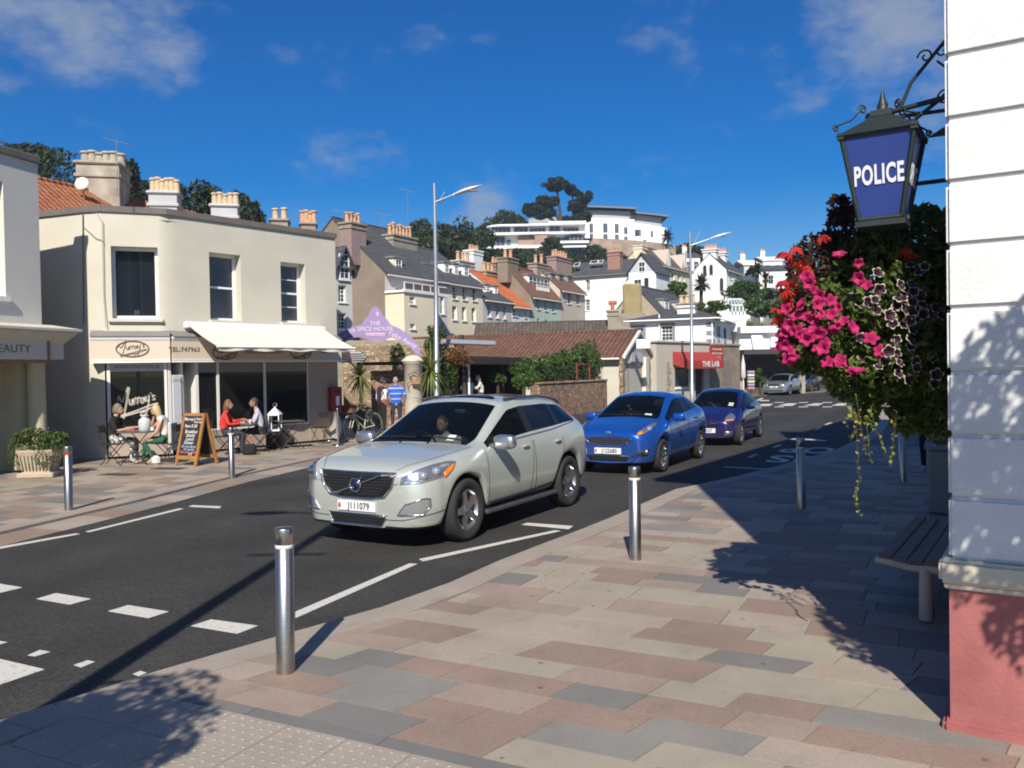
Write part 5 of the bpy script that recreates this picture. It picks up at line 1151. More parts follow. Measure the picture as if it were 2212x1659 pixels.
k = MB(); arc_block(k, 1273, 1370, .3, 452, 455, 470, 474, 8, 0, 1.0); arc_block(k, 1370, 1438, .2, 458, 466, 478, 487, 8, 0, 2.2); arc_block(k, 1150, 1275, 1.0, 458, 455, 478, 478, 8, 0, 8.0); k.build('top_floor', mk('villa_grey_cladding', (.36, .37, .38), .7, .04), ht)
k = MB(); arc_block(k, 1264, 1380, .3, 445, 449, 448, 453, 10, 0, -.6); arc_block(k, 1372, 1450, .2, 456, 463, 459, 467, 10, 0, .6); k.build('roof', mk('villa_roof_grey', (.16, .17, .19), .6, .05), ht)
def hwin(px0, px1, yt, yb, off, nm='window', mat=None):
    xm = (px0 + px1) / 2
    t_ = (xm - 1269) / (1376 - 1269) if xm < 1376 else (xm - 1376) / 71; y = -(.3 if xm < 1376 else .2) * 4 * t_ * (1 - t_) + (0 if xm < 1376 else 1.2) - off
    w_ = MB(); w_.box(hx(px0) - ox2, y - .12, hz(xm, yb) - bz2, hx(px1) - ox2, y + .6, hz(xm, yt) - bz2); o = w_.build(nm, mat or VGL, ht)
    if mat is None: MB().box(hx(xm) - ox2 - .04, y - .16, hz(xm, yb) - bz2, hx(xm) - ox2 + .04, y - .121, hz(xm, yt) - bz2).build('mullion', MATS['mullion_grey'], o)
for q in ((1279, 1288, 483, 503), (1308, 1317, 483, 503), (1333, 1341, 484, 504), (1279, 1288, 505, 521), (1308, 1317, 506, 522), (1333, 1341, 507, 524), (1352, 1360, 491, 506), (1352, 1360, 511, 526), (1378, 1398, 494, 508), (1371, 1383, 512, 528), (1412, 1417, 497, 511), (1396, 1402, 516, 530), (1279, 1298, 459, 468), (1314, 1330, 460, 470), (1353, 1376, 467, 477), (1388, 1394, 471, 480), (1405, 1412, 473, 482)): hwin(*q, -.1 if q[2] > 478 else -1.2)
rw = thing('retaining_wall', 'pinkish stone retaining wall under the hilltop apartments', 'wall', (hx(1350), HY - 3, hz(1350, 560)))
k = MB(); x0, x1 = hx(1255) - ox2, hx(1458) - ox2; vv = []
for i in range(17):
    t_ = i / 16; y = -2.4 * 4 * t_ * (1 - t_); px = 1255 + 203 * t_; vv += [(x0 + (x1 - x0) * t_, y, -4), (x0 + (x1 - x0) * t_, y, hz(px, 519 + 15 * t_) - rw.location.z), (x0 + (x1 - x0) * t_, 8, hz(px, 519 + 15 * t_) - rw.location.z)]
k.add(vv, [(3 * i + j, 3 * i + 3 + j, 3 * i + 4 + j, 3 * i + 1 + j) for i in range(16) for j in (0, 1)]); k.build('stonework', mk('pink_rock', (.34, .26, .21), .95, .35, .6, .5, 3), rw)
# ---------------------------------------------------------------- cars
def paint(name, c, metal=.55, rough=.28):
    m, nt, b, o = nodes(name)
    pos = nt.nodes.new('ShaderNodeTexCoord').outputs['Object']
    fl = nn(nt, 'ShaderNodeTexNoise', {'Vector': pos, 'Scale': 400.0, 'Detail': 1.0})
    cc = ramp(nt, fl.outputs['Fac'], [(.35, mul(c, .85)), (.65, mul(c, 1.15))])
    dn = nn(nt, 'ShaderNodeTexNoise', {'Vector': pos, 'Scale': 2.5, 'Detail': 6.0, 'Roughness': .7})
    sz = nn(nt, 'ShaderNodeSeparateXYZ', {0: pos})
    lo = nn(nt, 'ShaderNodeMapRange', {'Value': sz.outputs[2], 'From Min': .75, 'From Max': .2, 'To Min': 0.0, 'To Max': .55})
    dm = nn(nt, 'ShaderNodeMath', {0: lo.outputs[0], 1: dn.outputs['Fac']}, operation='MULTIPLY')
    mx = nn(nt, 'ShaderNodeMix', {0: dm.outputs[0], 6: cc, 7: (.16, .14, .12, 1)}, data_type='RGBA')   # road dirt along the sills
    nt.links.new(mx.outputs[2], b.inputs['Base Color'])
    b.inputs['Metallic'].default_value = metal; b.inputs['Roughness'].default_value = rough; b.inputs['Coat Weight'].default_value = 1.0; b.inputs['Coat Roughness'].default_value = .02
    return m
TYRE = mk('tyre_rubber', (.022, .021, .02), .85, .2, 8, .2, 60); TRIM = plain('black_trim', (.012, .012, .013), .5); CHROME = plain('chrome', (.75, .75, .76), .12, 1.0); ALLOY = mk('alloy', (.55, .55, .56), .32, .08, 6, 0, metal=1.0)
CGLASS = glassmat('car_glass', (.62, .68, .66), .62, dark=(.006, .008, .009)); PGLASS = glassmat('privacy_glass', (.25, .28, .28), .3, dark=(.006, .008, .010))
LENS = plain('lamp_chrome', (.72, .73, .75), .18, .9); AMBER = plain('amber_lens', (.65, .20, .02), .25, coat=.5); PLATE = plain('plate_white', (.72, .72, .70), .4); PLATEK = plain('plate_black', (.01, .01, .012), .5); REDL = plain('red_lens', (.35, .01, .01), .2, coat=.5)
SEAT = plain('seat_fabric', (.035, .033, .032), .9)
def tab(t, x):
    t = sorted(t.items())
    if x <= t[0][0]: return t[0][1]
    for (a, b_), (c_, d) in zip(t, t[1:]):
        if x <= c_: return b_ + (d - b_) * (x - a) / (c_ - a)
    return t[-1][1]
def wheel(name, parent, x, y, r, w, spokes, style, side):
    M = Matrix.Translation((x, y, r)) @ Matrix.Rotation(R(-90 * side), 4, 'X')     # lathe axis -> outwards
    g = MB(); rr = r * .66
    g.lathe([(rr, -w * .5), (r * .93, -w * .5), (r * .985, -w * .4), (r, -w * .25), (r, w * .25), (r * .985, w * .4), (r * .93, w * .5), (r * .86, w * .515), (rr * 1.02, w * .47), (rr, w * .42)], 36, 0, M, cap=False)
    t = g.build('wheel', TYRE, parent)
    q = MB(); q.lathe([(rr, -w * .45), (rr * .98, w * .38), (rr * 1.03, w * .46), (rr * .93, w * .42), (rr * .9, -w * .1)], 36, 0, M, cap=False); q.lathe([(.01, w * .40), (r * .15, w * .38), (r * .17, w * .30)], 16, 0, M)
    for k in range(spokes):
        th = 2 * math.pi * k / spokes
        Q = M @ Matrix.Rotation(th, 4, 'Z'); h = .055 if style == 'wide' else .020
        q.ext([(r * .08, -h * 1.0, w * .22), (rr * .95, -h * (.62 if style == 'wide' else .8), w * .30), (rr * .95, h * (.62 if style == 'wide' else .8), w * .30), (r * .08, h * 1.0, w * .22)], (0, 0, w * .13), 0, Q)
    q.build('rim', ALLOY, t)
    MB().lathe([(r * .05, w * .40), (r * .001, w * .415)], 12, 0, M).build('hub_cap', LENS, t)
    MB().lathe([(rr * .88, -w * .1), (.01, -w * .1)], 24, 0, M, cap=False).build('brake_disc', plain('brake_dark', (.02, .02, .02), .6), t)
def make_car(name, label, S, paintm, loc, heading, group, detail=True):
    """x forward, y left, z up; S holds the profile tables"""
    root = thing(name, label, 'car', (loc[0], loc[1], 0.0), heading, group); sc_ = S.get('scale', 1); root.scale = sc_ if isinstance(sc_, tuple) else (sc_,) * 3
    ax, rx, wr_, ar = S['fa'], S['ra'], S['r'], S['arch']
    X = set(S['zt'].keys()) | set(S['cuts']) | set(S['wm'].keys())
    for c_ in (ax, rx): X |= {round(c_ + d, 4) for d in (-ar - .03, -ar * .93, -ar * .62, 0, ar * .62, ar * .93, ar + .03)}
    X = sorted(X, reverse=True); xs_ = [X[0]]
    for x in X[1:]:
        if xs_[-1] - x > .025: xs_.append(x)
    secs = []
    for x in xs_:
        zb_ = tab(S['zb'], x); arch = None
        for c_ in (ax, rx):
            if abs(x - c_) <= ar: arch = wr_ + math.sqrt(max(0, ar * ar - (x - c_) ** 2)); zb_ = max(zb_, arch)
        ze, zr_, zt_ = tab(S['ze'], x), tab(S['zr'], x), tab(S['zt'], x); wb, wm, wr2 = tab(S['wb'], x), tab(S['wm'], x), tab(S['wr'], x)
        zs = ze - S.get('sh', .12); zl = min(max(zb_ + .10, zb_ + .38 * (zs - zb_)), zs - .04); inn_ = .27 if arch else .1
        wsill = wm - S.get('tuck', .05)
        p = [(0, max(.24, zb_ - .02) if arch is None else zb_ - .05), (wm - inn_, zb_ + .005), (wm - .012 if arch else wsill, zb_), (wm, zl), (wm - .015, zs), (wb, ze), (wr2, zr_), (wr2 - .055, zr_ + (zt_ - zr_) * .35), (wr2 * .5, zt_ - .012), (0, zt_)]
        secs.append([(x, a, b_) for a, b_ in p])
    n_ = len(xs_); K = 10; vv = []; fs = []; ms = []
    idx = {}
    for i in range(n_):
        for k in range(K):
            for s_ in ((1, -1) if k not in (0, 9) else (1,)):
                x, y, z = secs[i][k]; idx[(i, k, s_)] = len(vv); vv.append((x, s_ * y, z))
                if k in (0, 9): idx[(i, k, -1)] = idx[(i, k, 1)]
    mid = lambda i: (xs_[i] + xs_[i + 1]) / 2
    def mat_of(i, k):
        x = mid(i)
        if k <= 1: return 1
        if k == 5:
            for a, b_, m_ in S['side']:
                if b_ < x < a: return m_
        if k >= 7:
            for a, b_, m_ in S['screens']:
                if b_ < x < a: return m_
        if k == 6 and S.get('blackrail') and S['blackrail'][1] < x < S['blackrail'][0]: return 1
        return 0
    for i in range(n_ - 1):
        for k in range(K - 1):
            for s_ in (1, -1):
                f = [idx[(i, k, s_)], idx[(i, k + 1, s_)], idx[(i + 1, k + 1, s_)], idx[(i + 1, k, s_)]]
                if s_ < 0: f.reverse()
                fs.append(f); ms.append(mat_of(i, k))
    for e in (0, n_ - 1):
        for k in range(1, 8):
            f = [idx[(e, k, 1)], idx[(e, k, -1)], idx[(e, k + 1, -1)], idx[(e, k + 1, 1)]]
            fs.append(f if e == 0 else f[::-1]); ms.append(0)
        f = [idx[(e, 0, 1)], idx[(e, 1, -1)], idx[(e, 1, 1)]]; fs.append(f if e == 0 else f[::-1]); ms.append(1)
        f = [idx[(e, 8, 1)], idx[(e, 8, -1)], idx[(e, 9, 1)]]; fs.append(f if e == 0 else f[::-1]); ms.append(0)
    fs = [f[::-1] for f in fs]
    me = bpy.data.meshes.new('tmp'); me.from_pydata(vv, [], fs); me.polygons.foreach_set('material_index', ms)
    for _ in range(5): me.materials.append(TRIM)
    o = bpy.data.objects.new('tmp', me); col.objects.link(o); md = o.modifiers.new('s', 'SUBSURF'); md.levels = 2; md.render_levels = 2
    dg = bpy.context.evaluated_depsgraph_get(); dg.update(); ev = bpy.data.meshes.new_from_object(o.evaluated_get(dg)); bpy.data.objects.remove(o)
    bvh = BVHTree.FromPolygons([v.co for v in ev.vertices], [p.vertices for p in ev.polygons])
    # split: body (paint + black underside), each glass region on its own
    groups = {}
    for p in ev.polygons:
        c_ = p.center; m_ = p.material_index
        if m_ <= 1: key = 'body'
        else:
            if abs(c_.y) < tab(S['wr'], c_.x) - .085 and any(b_ - .12 < c_.x < a + .12 for a, b_, _ in S['screens']) and m_ in [q[2] for q in S['screens']]:
                key = 'windscreen' if c_.x > S['split'] else 'rear_window'
            else:
                key = 'side_window'; best = min(range(len(S['side'])), key=lambda j: abs((S['side'][j][0] + S['side'][j][1]) / 2 - c_.x) - (S['side'][j][0] - S['side'][j][1]) / 2 if S['side'][j][2] == m_ else 99)
                key = ('pillar' if m_ == 4 else 'side_window') + '|%d|%d' % (best, c_.y > 0)
        groups.setdefault(key, []).append(p)
    gm = {0: paintm, 1: TRIM, 2: CGLASS, 3: PGLASS, 4: TRIM}
    for key, polys in groups.items():
        used = {}; v2 = []; f2 = []; m2 = []
        for p in polys:
            ff = []
            for vi in p.vertices:
                if vi not in used: used[vi] = len(v2); v2.append(ev.vertices[vi].co.copy())
                ff.append(used[vi])
            f2.append(ff); m2.append(p.material_index)
        k = MB(); k.v = [tuple(v) for v in v2]; k.f = [tuple(f) for f in f2]; k.sm = [True] * len(f2)
        nm = key.split('|')[0]
        if key == 'body': k.m = m2; k.build('body', [paintm, TRIM], root)
        else:
            k.m = [0] * len(f2); k.build(nm, gm[m2[0]], root)
    def proj(p, d, off=.004):
        d = Vector(d).normalized(); h = bvh.ray_cast(Vector(p) + d * 1.5, -d)
        return (h[0] + h[1] * off) if h[0] else None
    def patch(nm, pts, d, mat, off=.006, rings=4, parent=None, dens=1):
        pts = [Vector(p) for p in pts]; q = []
        for i, p in enumerate(pts):
            nx_ = pts[(i + 1) % len(pts)]
            for k in range(3): q.append(p.lerp(nx_, k / 3))
        c_ = sum(q, Vector()) / len(q); vv = []; nq = len(q)
        for j in range(rings):
            for p in q:
                s_ = 1 - j / rings; h = proj(c_ + (p - c_) * s_, d, off if j else .001)
                vv.append(h if h else c_ + (p - c_) * s_)
        vv += [proj(c_ + (p - c_) * .995, d, off) or p for p in q]
        h = proj(c_, d, off); vv.append(h if h else c_); last = len(vv) - 1
        order = [0, rings] + list(range(1, rings)); fs_ = []
        for a, b_ in zip(order, order[1:]):
            fs_ += [(a * nq + i, a * nq + (i + 1) % nq, b_ * nq + (i + 1) % nq, b_ * nq + i) for i in range(nq)]
        z_ = order[-1]; fs_ += [(z_ * nq + i, z_ * nq + (i + 1) % nq, last) for i in range(nq)]
        fx = sum(((vv[f[1]] - vv[f[0]]).cross(vv[f[2]] - vv[f[0]]).dot(Vector(d)) for f in fs_[-nq:]))
        if fx < 0: fs_ = [tuple(reversed(f)) for f in fs_]
        k = MB(); k.add(vv, fs_, 0, True); return k.build(nm, mat, parent or root)
    def line(nm, pts, d, r_=.004, mat=None, parent=None, sub=8, off=0.0):
        pts = [Vector(p) for p in pts]; q = []
        for a, b_ in zip(pts, pts[1:]):
            for k in range(sub): q.append(a.lerp(b_, k / sub))
        q.append(pts[-1]); q = [proj(p, d, off) for p in q]; q = [p for p in q if p]
        if len(q) > 1: return MB().tube(q, r_, 5).build(nm, mat or TRIM, parent or root)
    for c_ in (ax, rx):
        for s_ in (1, -1): wheel('wheel', root, c_, s_ * (S['track'] - .11), wr_, .225 if wr_ > .33 else .19, S['spokes'], S['style'], s_)
    S['extra'](root, proj, patch, line, S) if detail else None
    # cabin
    seats = MB()
    for y in (.37, -.37):
        seats.bbox(S['seat'] - .25, y - .24, .45, S['seat'] + .28, y + .24, .62, .05); seats.bbox(S['seat'] - .38, y - .23, .5, S['seat'] - .2, y + .23, 1.08, .06); seats.bbox(S['seat'] - .40, y - .12, 1.1, S['seat'] - .28, y + .12, 1.28, .04)
    seats.bbox(S['seat'] - 1.25, -.6, .45, S['seat'] - .7, .6, .62, .05); seats.bbox(S['seat'] - 1.35, -.6, .5, S['seat'] - 1.2, .6, 1.05, .06); seats.build('seats', SEAT, root)
    MB().bbox(S['dash'] - .3, -.62, .7, S['dash'] + .15, .62, S['dashz'], .08).build('dashboard', SEAT, root)
    st = MB(); c_ = Vector((S['dash'] - .42, -.37, S['dashz'] - .02)); st.tube([c_ + Vector((.07 * math.sin(t * .4188), .185 * math.cos(t * .4188), .17 * math.sin(t * .4188))) for t in range(16)], .014, 6); st.tube([c_ + Vector((0, -.18, 0)), c_ + Vector((0, .18, 0))], .02, 5); st.build('steering_wheel', TRIM, root)
    return root
def plate(root, x, z, body, crest=True, w=.52, h=.112, tilt=0):
    p = MB().bbox(x - .006, -w / 2, z - h / 2, x + .008, w / 2, z + h / 2, .003).build('number_plate', PLATE, root)
    M = Matrix.Translation((x + .010, .035 if crest else 0, z)) @ Matrix.Rotation(R(90), 4, 'Z') @ Matrix.Rotation(R(90), 4, 'X')
    text('plate_characters', body, .105, PLATEK, p, M, extrude=.0008, bold=.002, sx=.82, spacing=1.06)
    if crest: MB().ext([(x + .009, -w / 2 + .03 + .018 * math.cos(t * math.pi / 8), z + .033 * math.sin(t * math.pi / 8)) for t in range(16)], (.002, 0, 0)).build('plate_crest', plain('crest_red', (.5, .06, .05), .5), p)
def mirror_(root, x, y, z, mat, s_=1.0):
    for sd in (1, -1):
        m_ = MB(); m_.ell((x, sd * (y + .12 * s_), z), (.07 * s_, .13 * s_, .082 * s_), 16, 10, pw=.62); m_.bbox(x - .03, min(sd * y, sd * (y - .06)), z - .06, x + .04, max(sd * y, sd * (y + .06)), z - .02, .01)
        o = m_.build('door_mirror', mat, root); MB().ell((x - .045 * s_, sd * (y + .12 * s_), z), (.04 * s_, .11 * s_, .066 * s_), 12, 8, pw=.62).build('mirror_glass', TRIM, o)
def side_seams(root, line, doors, z0, belt):
    for x0, x1 in doors:
        for sd in (1, -1): line('panel_gap', [(x0, sd * .9, belt), (x0 - .01, sd * .9, .7), (x0 - .03, sd * .9, z0 + .05), (x1 + .06, sd * .9, z0 + .05), (x1, sd * .9, .75), (x1 - .02, sd * .9, belt)], (0, sd, 0), .0045)
def handles(root, proj, xs_, z, mat):
    for x in xs_:
        for sd in (1, -1):
            p = proj((x, sd * .9, z), (0, sd, 0), .022)
            if p: MB().ell(tuple(p), (.095, .016, .02), 10, 6).build('door_handle', mat, root)

# --- the silver-green sports utility car
SUVP = paint('pale_green_silver', (.56, .595, .535), .4, .30)
def suv_extra(root, proj, patch, line, S):
    for sd in (1, -1):
        d = (1, sd * .75, .12)
        hl = [(2.16, sd * .52, .735), (2.02, sd * .70, .745), (1.85, sd * .86, .80), (1.70, sd * .90, .88), (1.62, sd * .90, .945), (1.72, sd * .86, .955), (1.92, sd * .76, .925), (2.08, sd * .62, .865), (2.16, sd * .54, .80)]
        h = patch('headlight', hl, d, LENS, .008)
        patch('lamp_lens', [(1.83, sd * .88, .79), (1.70, sd * .9, .86), (1.64, sd * .9, .93), (1.72, sd * .88, .90), (1.82, sd * .86, .84)], d, AMBER, .016, parent=h)
        for q, r_ in (((2.0, sd * .70, .815), .055), ((1.87, sd * .79, .86), .05)):
            p = proj(q, d, .0); 
            if p: MB().ell(tuple(p), (r_, r_, r_), 14, 10).build('lamp_bulb', plain('lamp_glass', (.55, .57, .6), .05, .6, coat=1), h)
        line('lamp_rim', [Vector(p) for p in hl] + [Vector(hl[0])], d, .007, LENS, h, 4, .006)
        patch('corner_light', [(2.2, sd * .46, .735), (2.18, sd * .51, .735), (2.16, sd * .53, .84), (2.18, sd * .485, .84)], (1, sd * .5, 0), plain('drl_glass', (.5, .52, .53), .2, .3), .008)
        fg = [(2.17, sd * .50, .40), (2.04, sd * .74, .41), (1.98, sd * .80, .50), (1.99, sd * .80, .58), (2.05, sd * .75, .585), (2.14, sd * .58, .52)]
        f = patch('fog_lamp_surround', fg, (1, sd * .55, 0), plain('grey_trim', (.20, .20, .20), .4), .006); line('fog_lamp_rim', [Vector(p) for p in fg] + [Vector(fg[0])], (1, sd * .55, 0), .009, CHROME, f, 4, .006)
        line('bumper_crease', [(2.2, sd * .2, .335), (2.15, sd * .55, .345), (2.0, sd * .78, .40), (1.88, sd * .9, .43)], (1, sd * .5, 0), .005)
        patch('tail_light', [(-2.18, sd * .84, .95), (-1.98, sd * .86, 1.30), (-1.92, sd * .8, 1.48), (-2.02, sd * .75, 1.48), (-2.2, sd * .75, 1.2), (-2.28, sd * .75, .95)], (-.4, sd, 0), REDL, .008)
        line('sill_moulding', [(.98, sd * .9, .37), (0, sd * .9, .38), (-.95, sd * .9, .42)], (0, sd, 0), .02, TRIM, None, 8, .01)
        line('window_chrome', [(.78, sd * .9, 1.065), (.3, sd * .9, 1.08), (-.9, sd * .9, 1.14), (-1.72, sd * .9, 1.215)], (0, sd, 0), .008, CHROME, None, 6, .004)
        ln_ = [proj((x, sd * y, 1.5), (0, 0, 1), .035) for x, y in ((-.05, .60), (-.4, .62), (-1.0, .61), (-1.55, .585), (-1.78, .56))]; MB().tube([p for p in ln_ if p], .02, 6).build('roof_rail', plain('rail_grey', (.09, .09, .10), .35, .4), root)
        bd = MB(); bd.bbox(-.98, min(sd * .80, sd * .93), .245, .98, max(sd * .80, sd * .93), .30, .015); bd.build('running_board', plain('board_grey', (.10, .10, .11), .4, .5), root)
    g = patch('grille', [(2.25, -.50, .845), (2.25, .50, .845), (2.25, .455, .70), (2.25, .36, .60), (2.25, .2, .575), (2.25, -.2, .575), (2.25, -.36, .60), (2.25, -.455, .70)], (1, 0, 0), plain('grille_black', (.015, .015, .016), .35), .006)
    rim = [(2.25, -.52, .855), (2.25, .52, .855), (2.25, .475, .70), (2.25, .38, .59), (2.25, .2, .562), (2.25, -.2, .562), (2.25, -.38, .59), (2.25, -.475, .70), (2.25, -.52, .855)]
    line('grille_rim', rim, (1, 0, 0), .012, CHROME, g, 6, .006)
    for k in range(7): line('grille_bar', [(2.25, -.44 + .02 * k * (k > 3), .82 - .035 * k), (2.25, .44 - .02 * k * (k > 3), .82 - .035 * k)], (1, 0, 0), .006, plain('grille_bar', (.06, .06, .06), .3, .6), g, 8, .008)
    MB().tube([proj((2.25, -.30, .60), (1, 0, 0), .022), proj((2.25, .34, .83), (1, 0, 0), .022)], .011, 6).build('diagonal_bar', CHROME, g)
    c_ = proj((2.25, .0, .71), (1, 0, 0), .028); Mb = Matrix.Translation(c_) @ Matrix.Rotation(R(90), 4, 'Y')
    bd = MB(); bd.tube([Mb @ Vector((.073 * math.cos(t * .3927), .073 * math.sin(t * .3927), 0)) for t in range(17)], .011, 6, 0, False); bd.tube([c_ + Vector((0, .052, .052)), c_ + Vector((0, .10, .10))], .009, 5); e = bd.build('emblem', CHROME, g)
    MB().lathe([(.060, -.01), (.060, .002), (.001, .003)], 16, 0, Mb).build('emblem_disc', plain('emblem_blue', (.012, .016, .06), .3), e)
    MB().bbox(c_.x - .01, -.34, .60, c_.x + .0, -.24, .625, .002).build('grille_badge', CHROME, g)
    lg = patch('lower_grille', [(2.25, -.40, .375), (2.25, .40, .375), (2.25, .33, .275), (2.25, -.33, .275)], (1, 0, .0), plain('grille_black', (.015, .015, .016), .35), .006)
    line('grille_rim', [(2.25, -.41, .385), (2.25, .41, .385), (2.25, .335, .268), (2.25, -.335, .268), (2.25, -.41, .385)], (1, 0, 0), .009, CHROME, lg, 6, .006)
    for k in range(3): line('grille_bar', [(2.25, -.36, .35 - .025 * k), (2.25, .36, .35 - .025 * k)], (1, 0, 0), .005, plain('grille_bar', (.06, .06, .06), .3), lg, 6, .008)
    q = proj((2.25, 0, .47), (1, 0, 0), .012); plate(root, q.x, .47, 'J111079')
    side_seams(root, line, ((.92, -.27), (-.33, -1.15)), .30, 1.04); handles(root, proj, (-.08, -1.0), .98, SUVP); mirror_(root, .72, .90, 1.10, plain('satin_silver', (.55, .55, .56), .3, .9), 1.1)
    line('bonnet_gap', [(2.2, .50, .9), (1.9, .70, .9), (1.5, .76, .9), (1.1, .79, 1.0)], (0, 0, 1), .004); line('bonnet_gap', [(2.2, -.50, .9), (1.9, -.70, .9), (1.5, -.76, .9), (1.1, -.79, 1.0)], (0, 0, 1), .004)
    patch('sunroof', [(-.05, -.44, 1.6), (-.05, .44, 1.6), (-1.25, .44, 1.6), (-1.25, -.44, 1.6)], (0, 0, 1), PGLASS, .006)
    for y in (.2, -.2): MB().ell(tuple(proj((1.12, y, 1), (0, 0, 1), .008)), (.02, .018, .012), 8, 5).build('washer_jet', TRIM, root)
    for sd in (.32, -.35): line('wiper', [(1.02, sd + .3, 1.2), (.98, sd - .3, 1.2)], (.5, 0, 1), .010, TRIM, None, 6, .012)
    for z_, y_ in ((1.16, .42), (1.085, .44)):
        p0 = [proj((.9, y_ + a, z_ + b_), (1, 0, .6), .005) for a, b_ in ((-.05, -.028), (.05, -.03), (.045, .028), (-.05, .03))]; MB().poly(p0).build('permit_sticker', mk('sticker_paper', (.62, .66, .60), .6, .2, 30, 0), root)
    MB().bbox(.0, -.08, 1.40, .06, .08, 1.46, .02).build('rear_view_mirror', LENS, root)
    # driver
SUV = dict(fa=1.387, ra=-1.387, r=.365, arch=.425, track=.92, spokes=5, style='wide', sh=.13, tuck=.06, split=-.5, seat=-.12, dash=.75, dashz=1.02, scale=(.955, 1.04, .99),
           zt={2.25: .865, 2.22: .895, 2.1: .955, 1.9: 1.0, 1.5: 1.055, 1.08: 1.10, .55: 1.37, .06: 1.605, -.3: 1.645, -1.0: 1.635, -1.7: 1.575, -1.98: 1.51, -2.2: 1.13, -2.32: .98, -2.38: .86},
           ze={2.25: .80, 2.22: .835, 2.1: .90, 1.9: .945, 1.5: 1.0, 1.08: 1.04, .6: 1.055, 0: 1.075, -1.0: 1.135, -1.8: 1.21, -2.1: 1.19, -2.32: .93, -2.38: .82},
           zr={2.25: .825, 2.22: .86, 2.1: .925, 1.9: .97, 1.5: 1.022, 1.08: 1.062, .85: 1.085, .05: 1.525, -.3: 1.565, -1.0: 1.56, -1.5: 1.51, -1.8: 1.40, -2.0: 1.29, -2.2: 1.12, -2.38: .84},
           zb={2.25: .245, 2.1: .235, 1.95: .24, 1.0: .30, -1.0: .32, -1.95: .34, -2.38: .40},
           wm={2.25: .60, 2.22: .72, 2.1: .84, 1.95: .90, 1.387: .945, .7: .925, 0: .925, -.7: .93, -1.387: .95, -1.95: .92, -2.2: .85, -2.38: .72},
           wb={2.25: .52, 2.22: .62, 2.1: .74, 1.95: .80, 1.5: .845, 1.0: .86, 0: .87, -1.0: .88, -1.7: .865, -2.2: .78, -2.38: .62},
           wr={2.25: .46, 2.22: .56, 2.1: .68, 1.95: .74, 1.5: .79, 1.08: .81, .85: .81, .05: .665, -.3: .665, -1.0: .655, -1.8: .62, -2.0: .62, -2.2: .68, -2.38: .56},
           cuts=(.85, .72, .06, -.26, -.34, -1.14, -1.20, -1.5, -1.78, -1.98, -2.2, 1.08), side=[(.85, -.26, 2), (-.26, -.34, 4), (-.34, -1.14, 3), (-1.14, -1.2, 4), (-1.2, -1.78, 3)], screens=[(1.08, .06, 2), (-1.98, -2.2, 3)], extra=suv_extra)
def pose(pf, pr, half, wb):
    f, r_ = G(*pf), G(*pr); d = (f - r_).normalized(); left = Vector((-d.y, d.x, 0)); c_ = (f + r_) / 2 - left * half
    return (c_.x, c_.y), math.degrees(math.atan2(d.y, d.x))
CARG = 'cars in the street'
lo_, hd_ = pose((1003, 1166), (1222, 1092), .80, 2.77); lo_ = (lo_[0] - .07, lo_[1])
suv = make_car('sport_utility_car', 'pale silver green sport utility car with number plate J111079, front of the queue', SUV, SUVP, lo_, hd_, CARG)

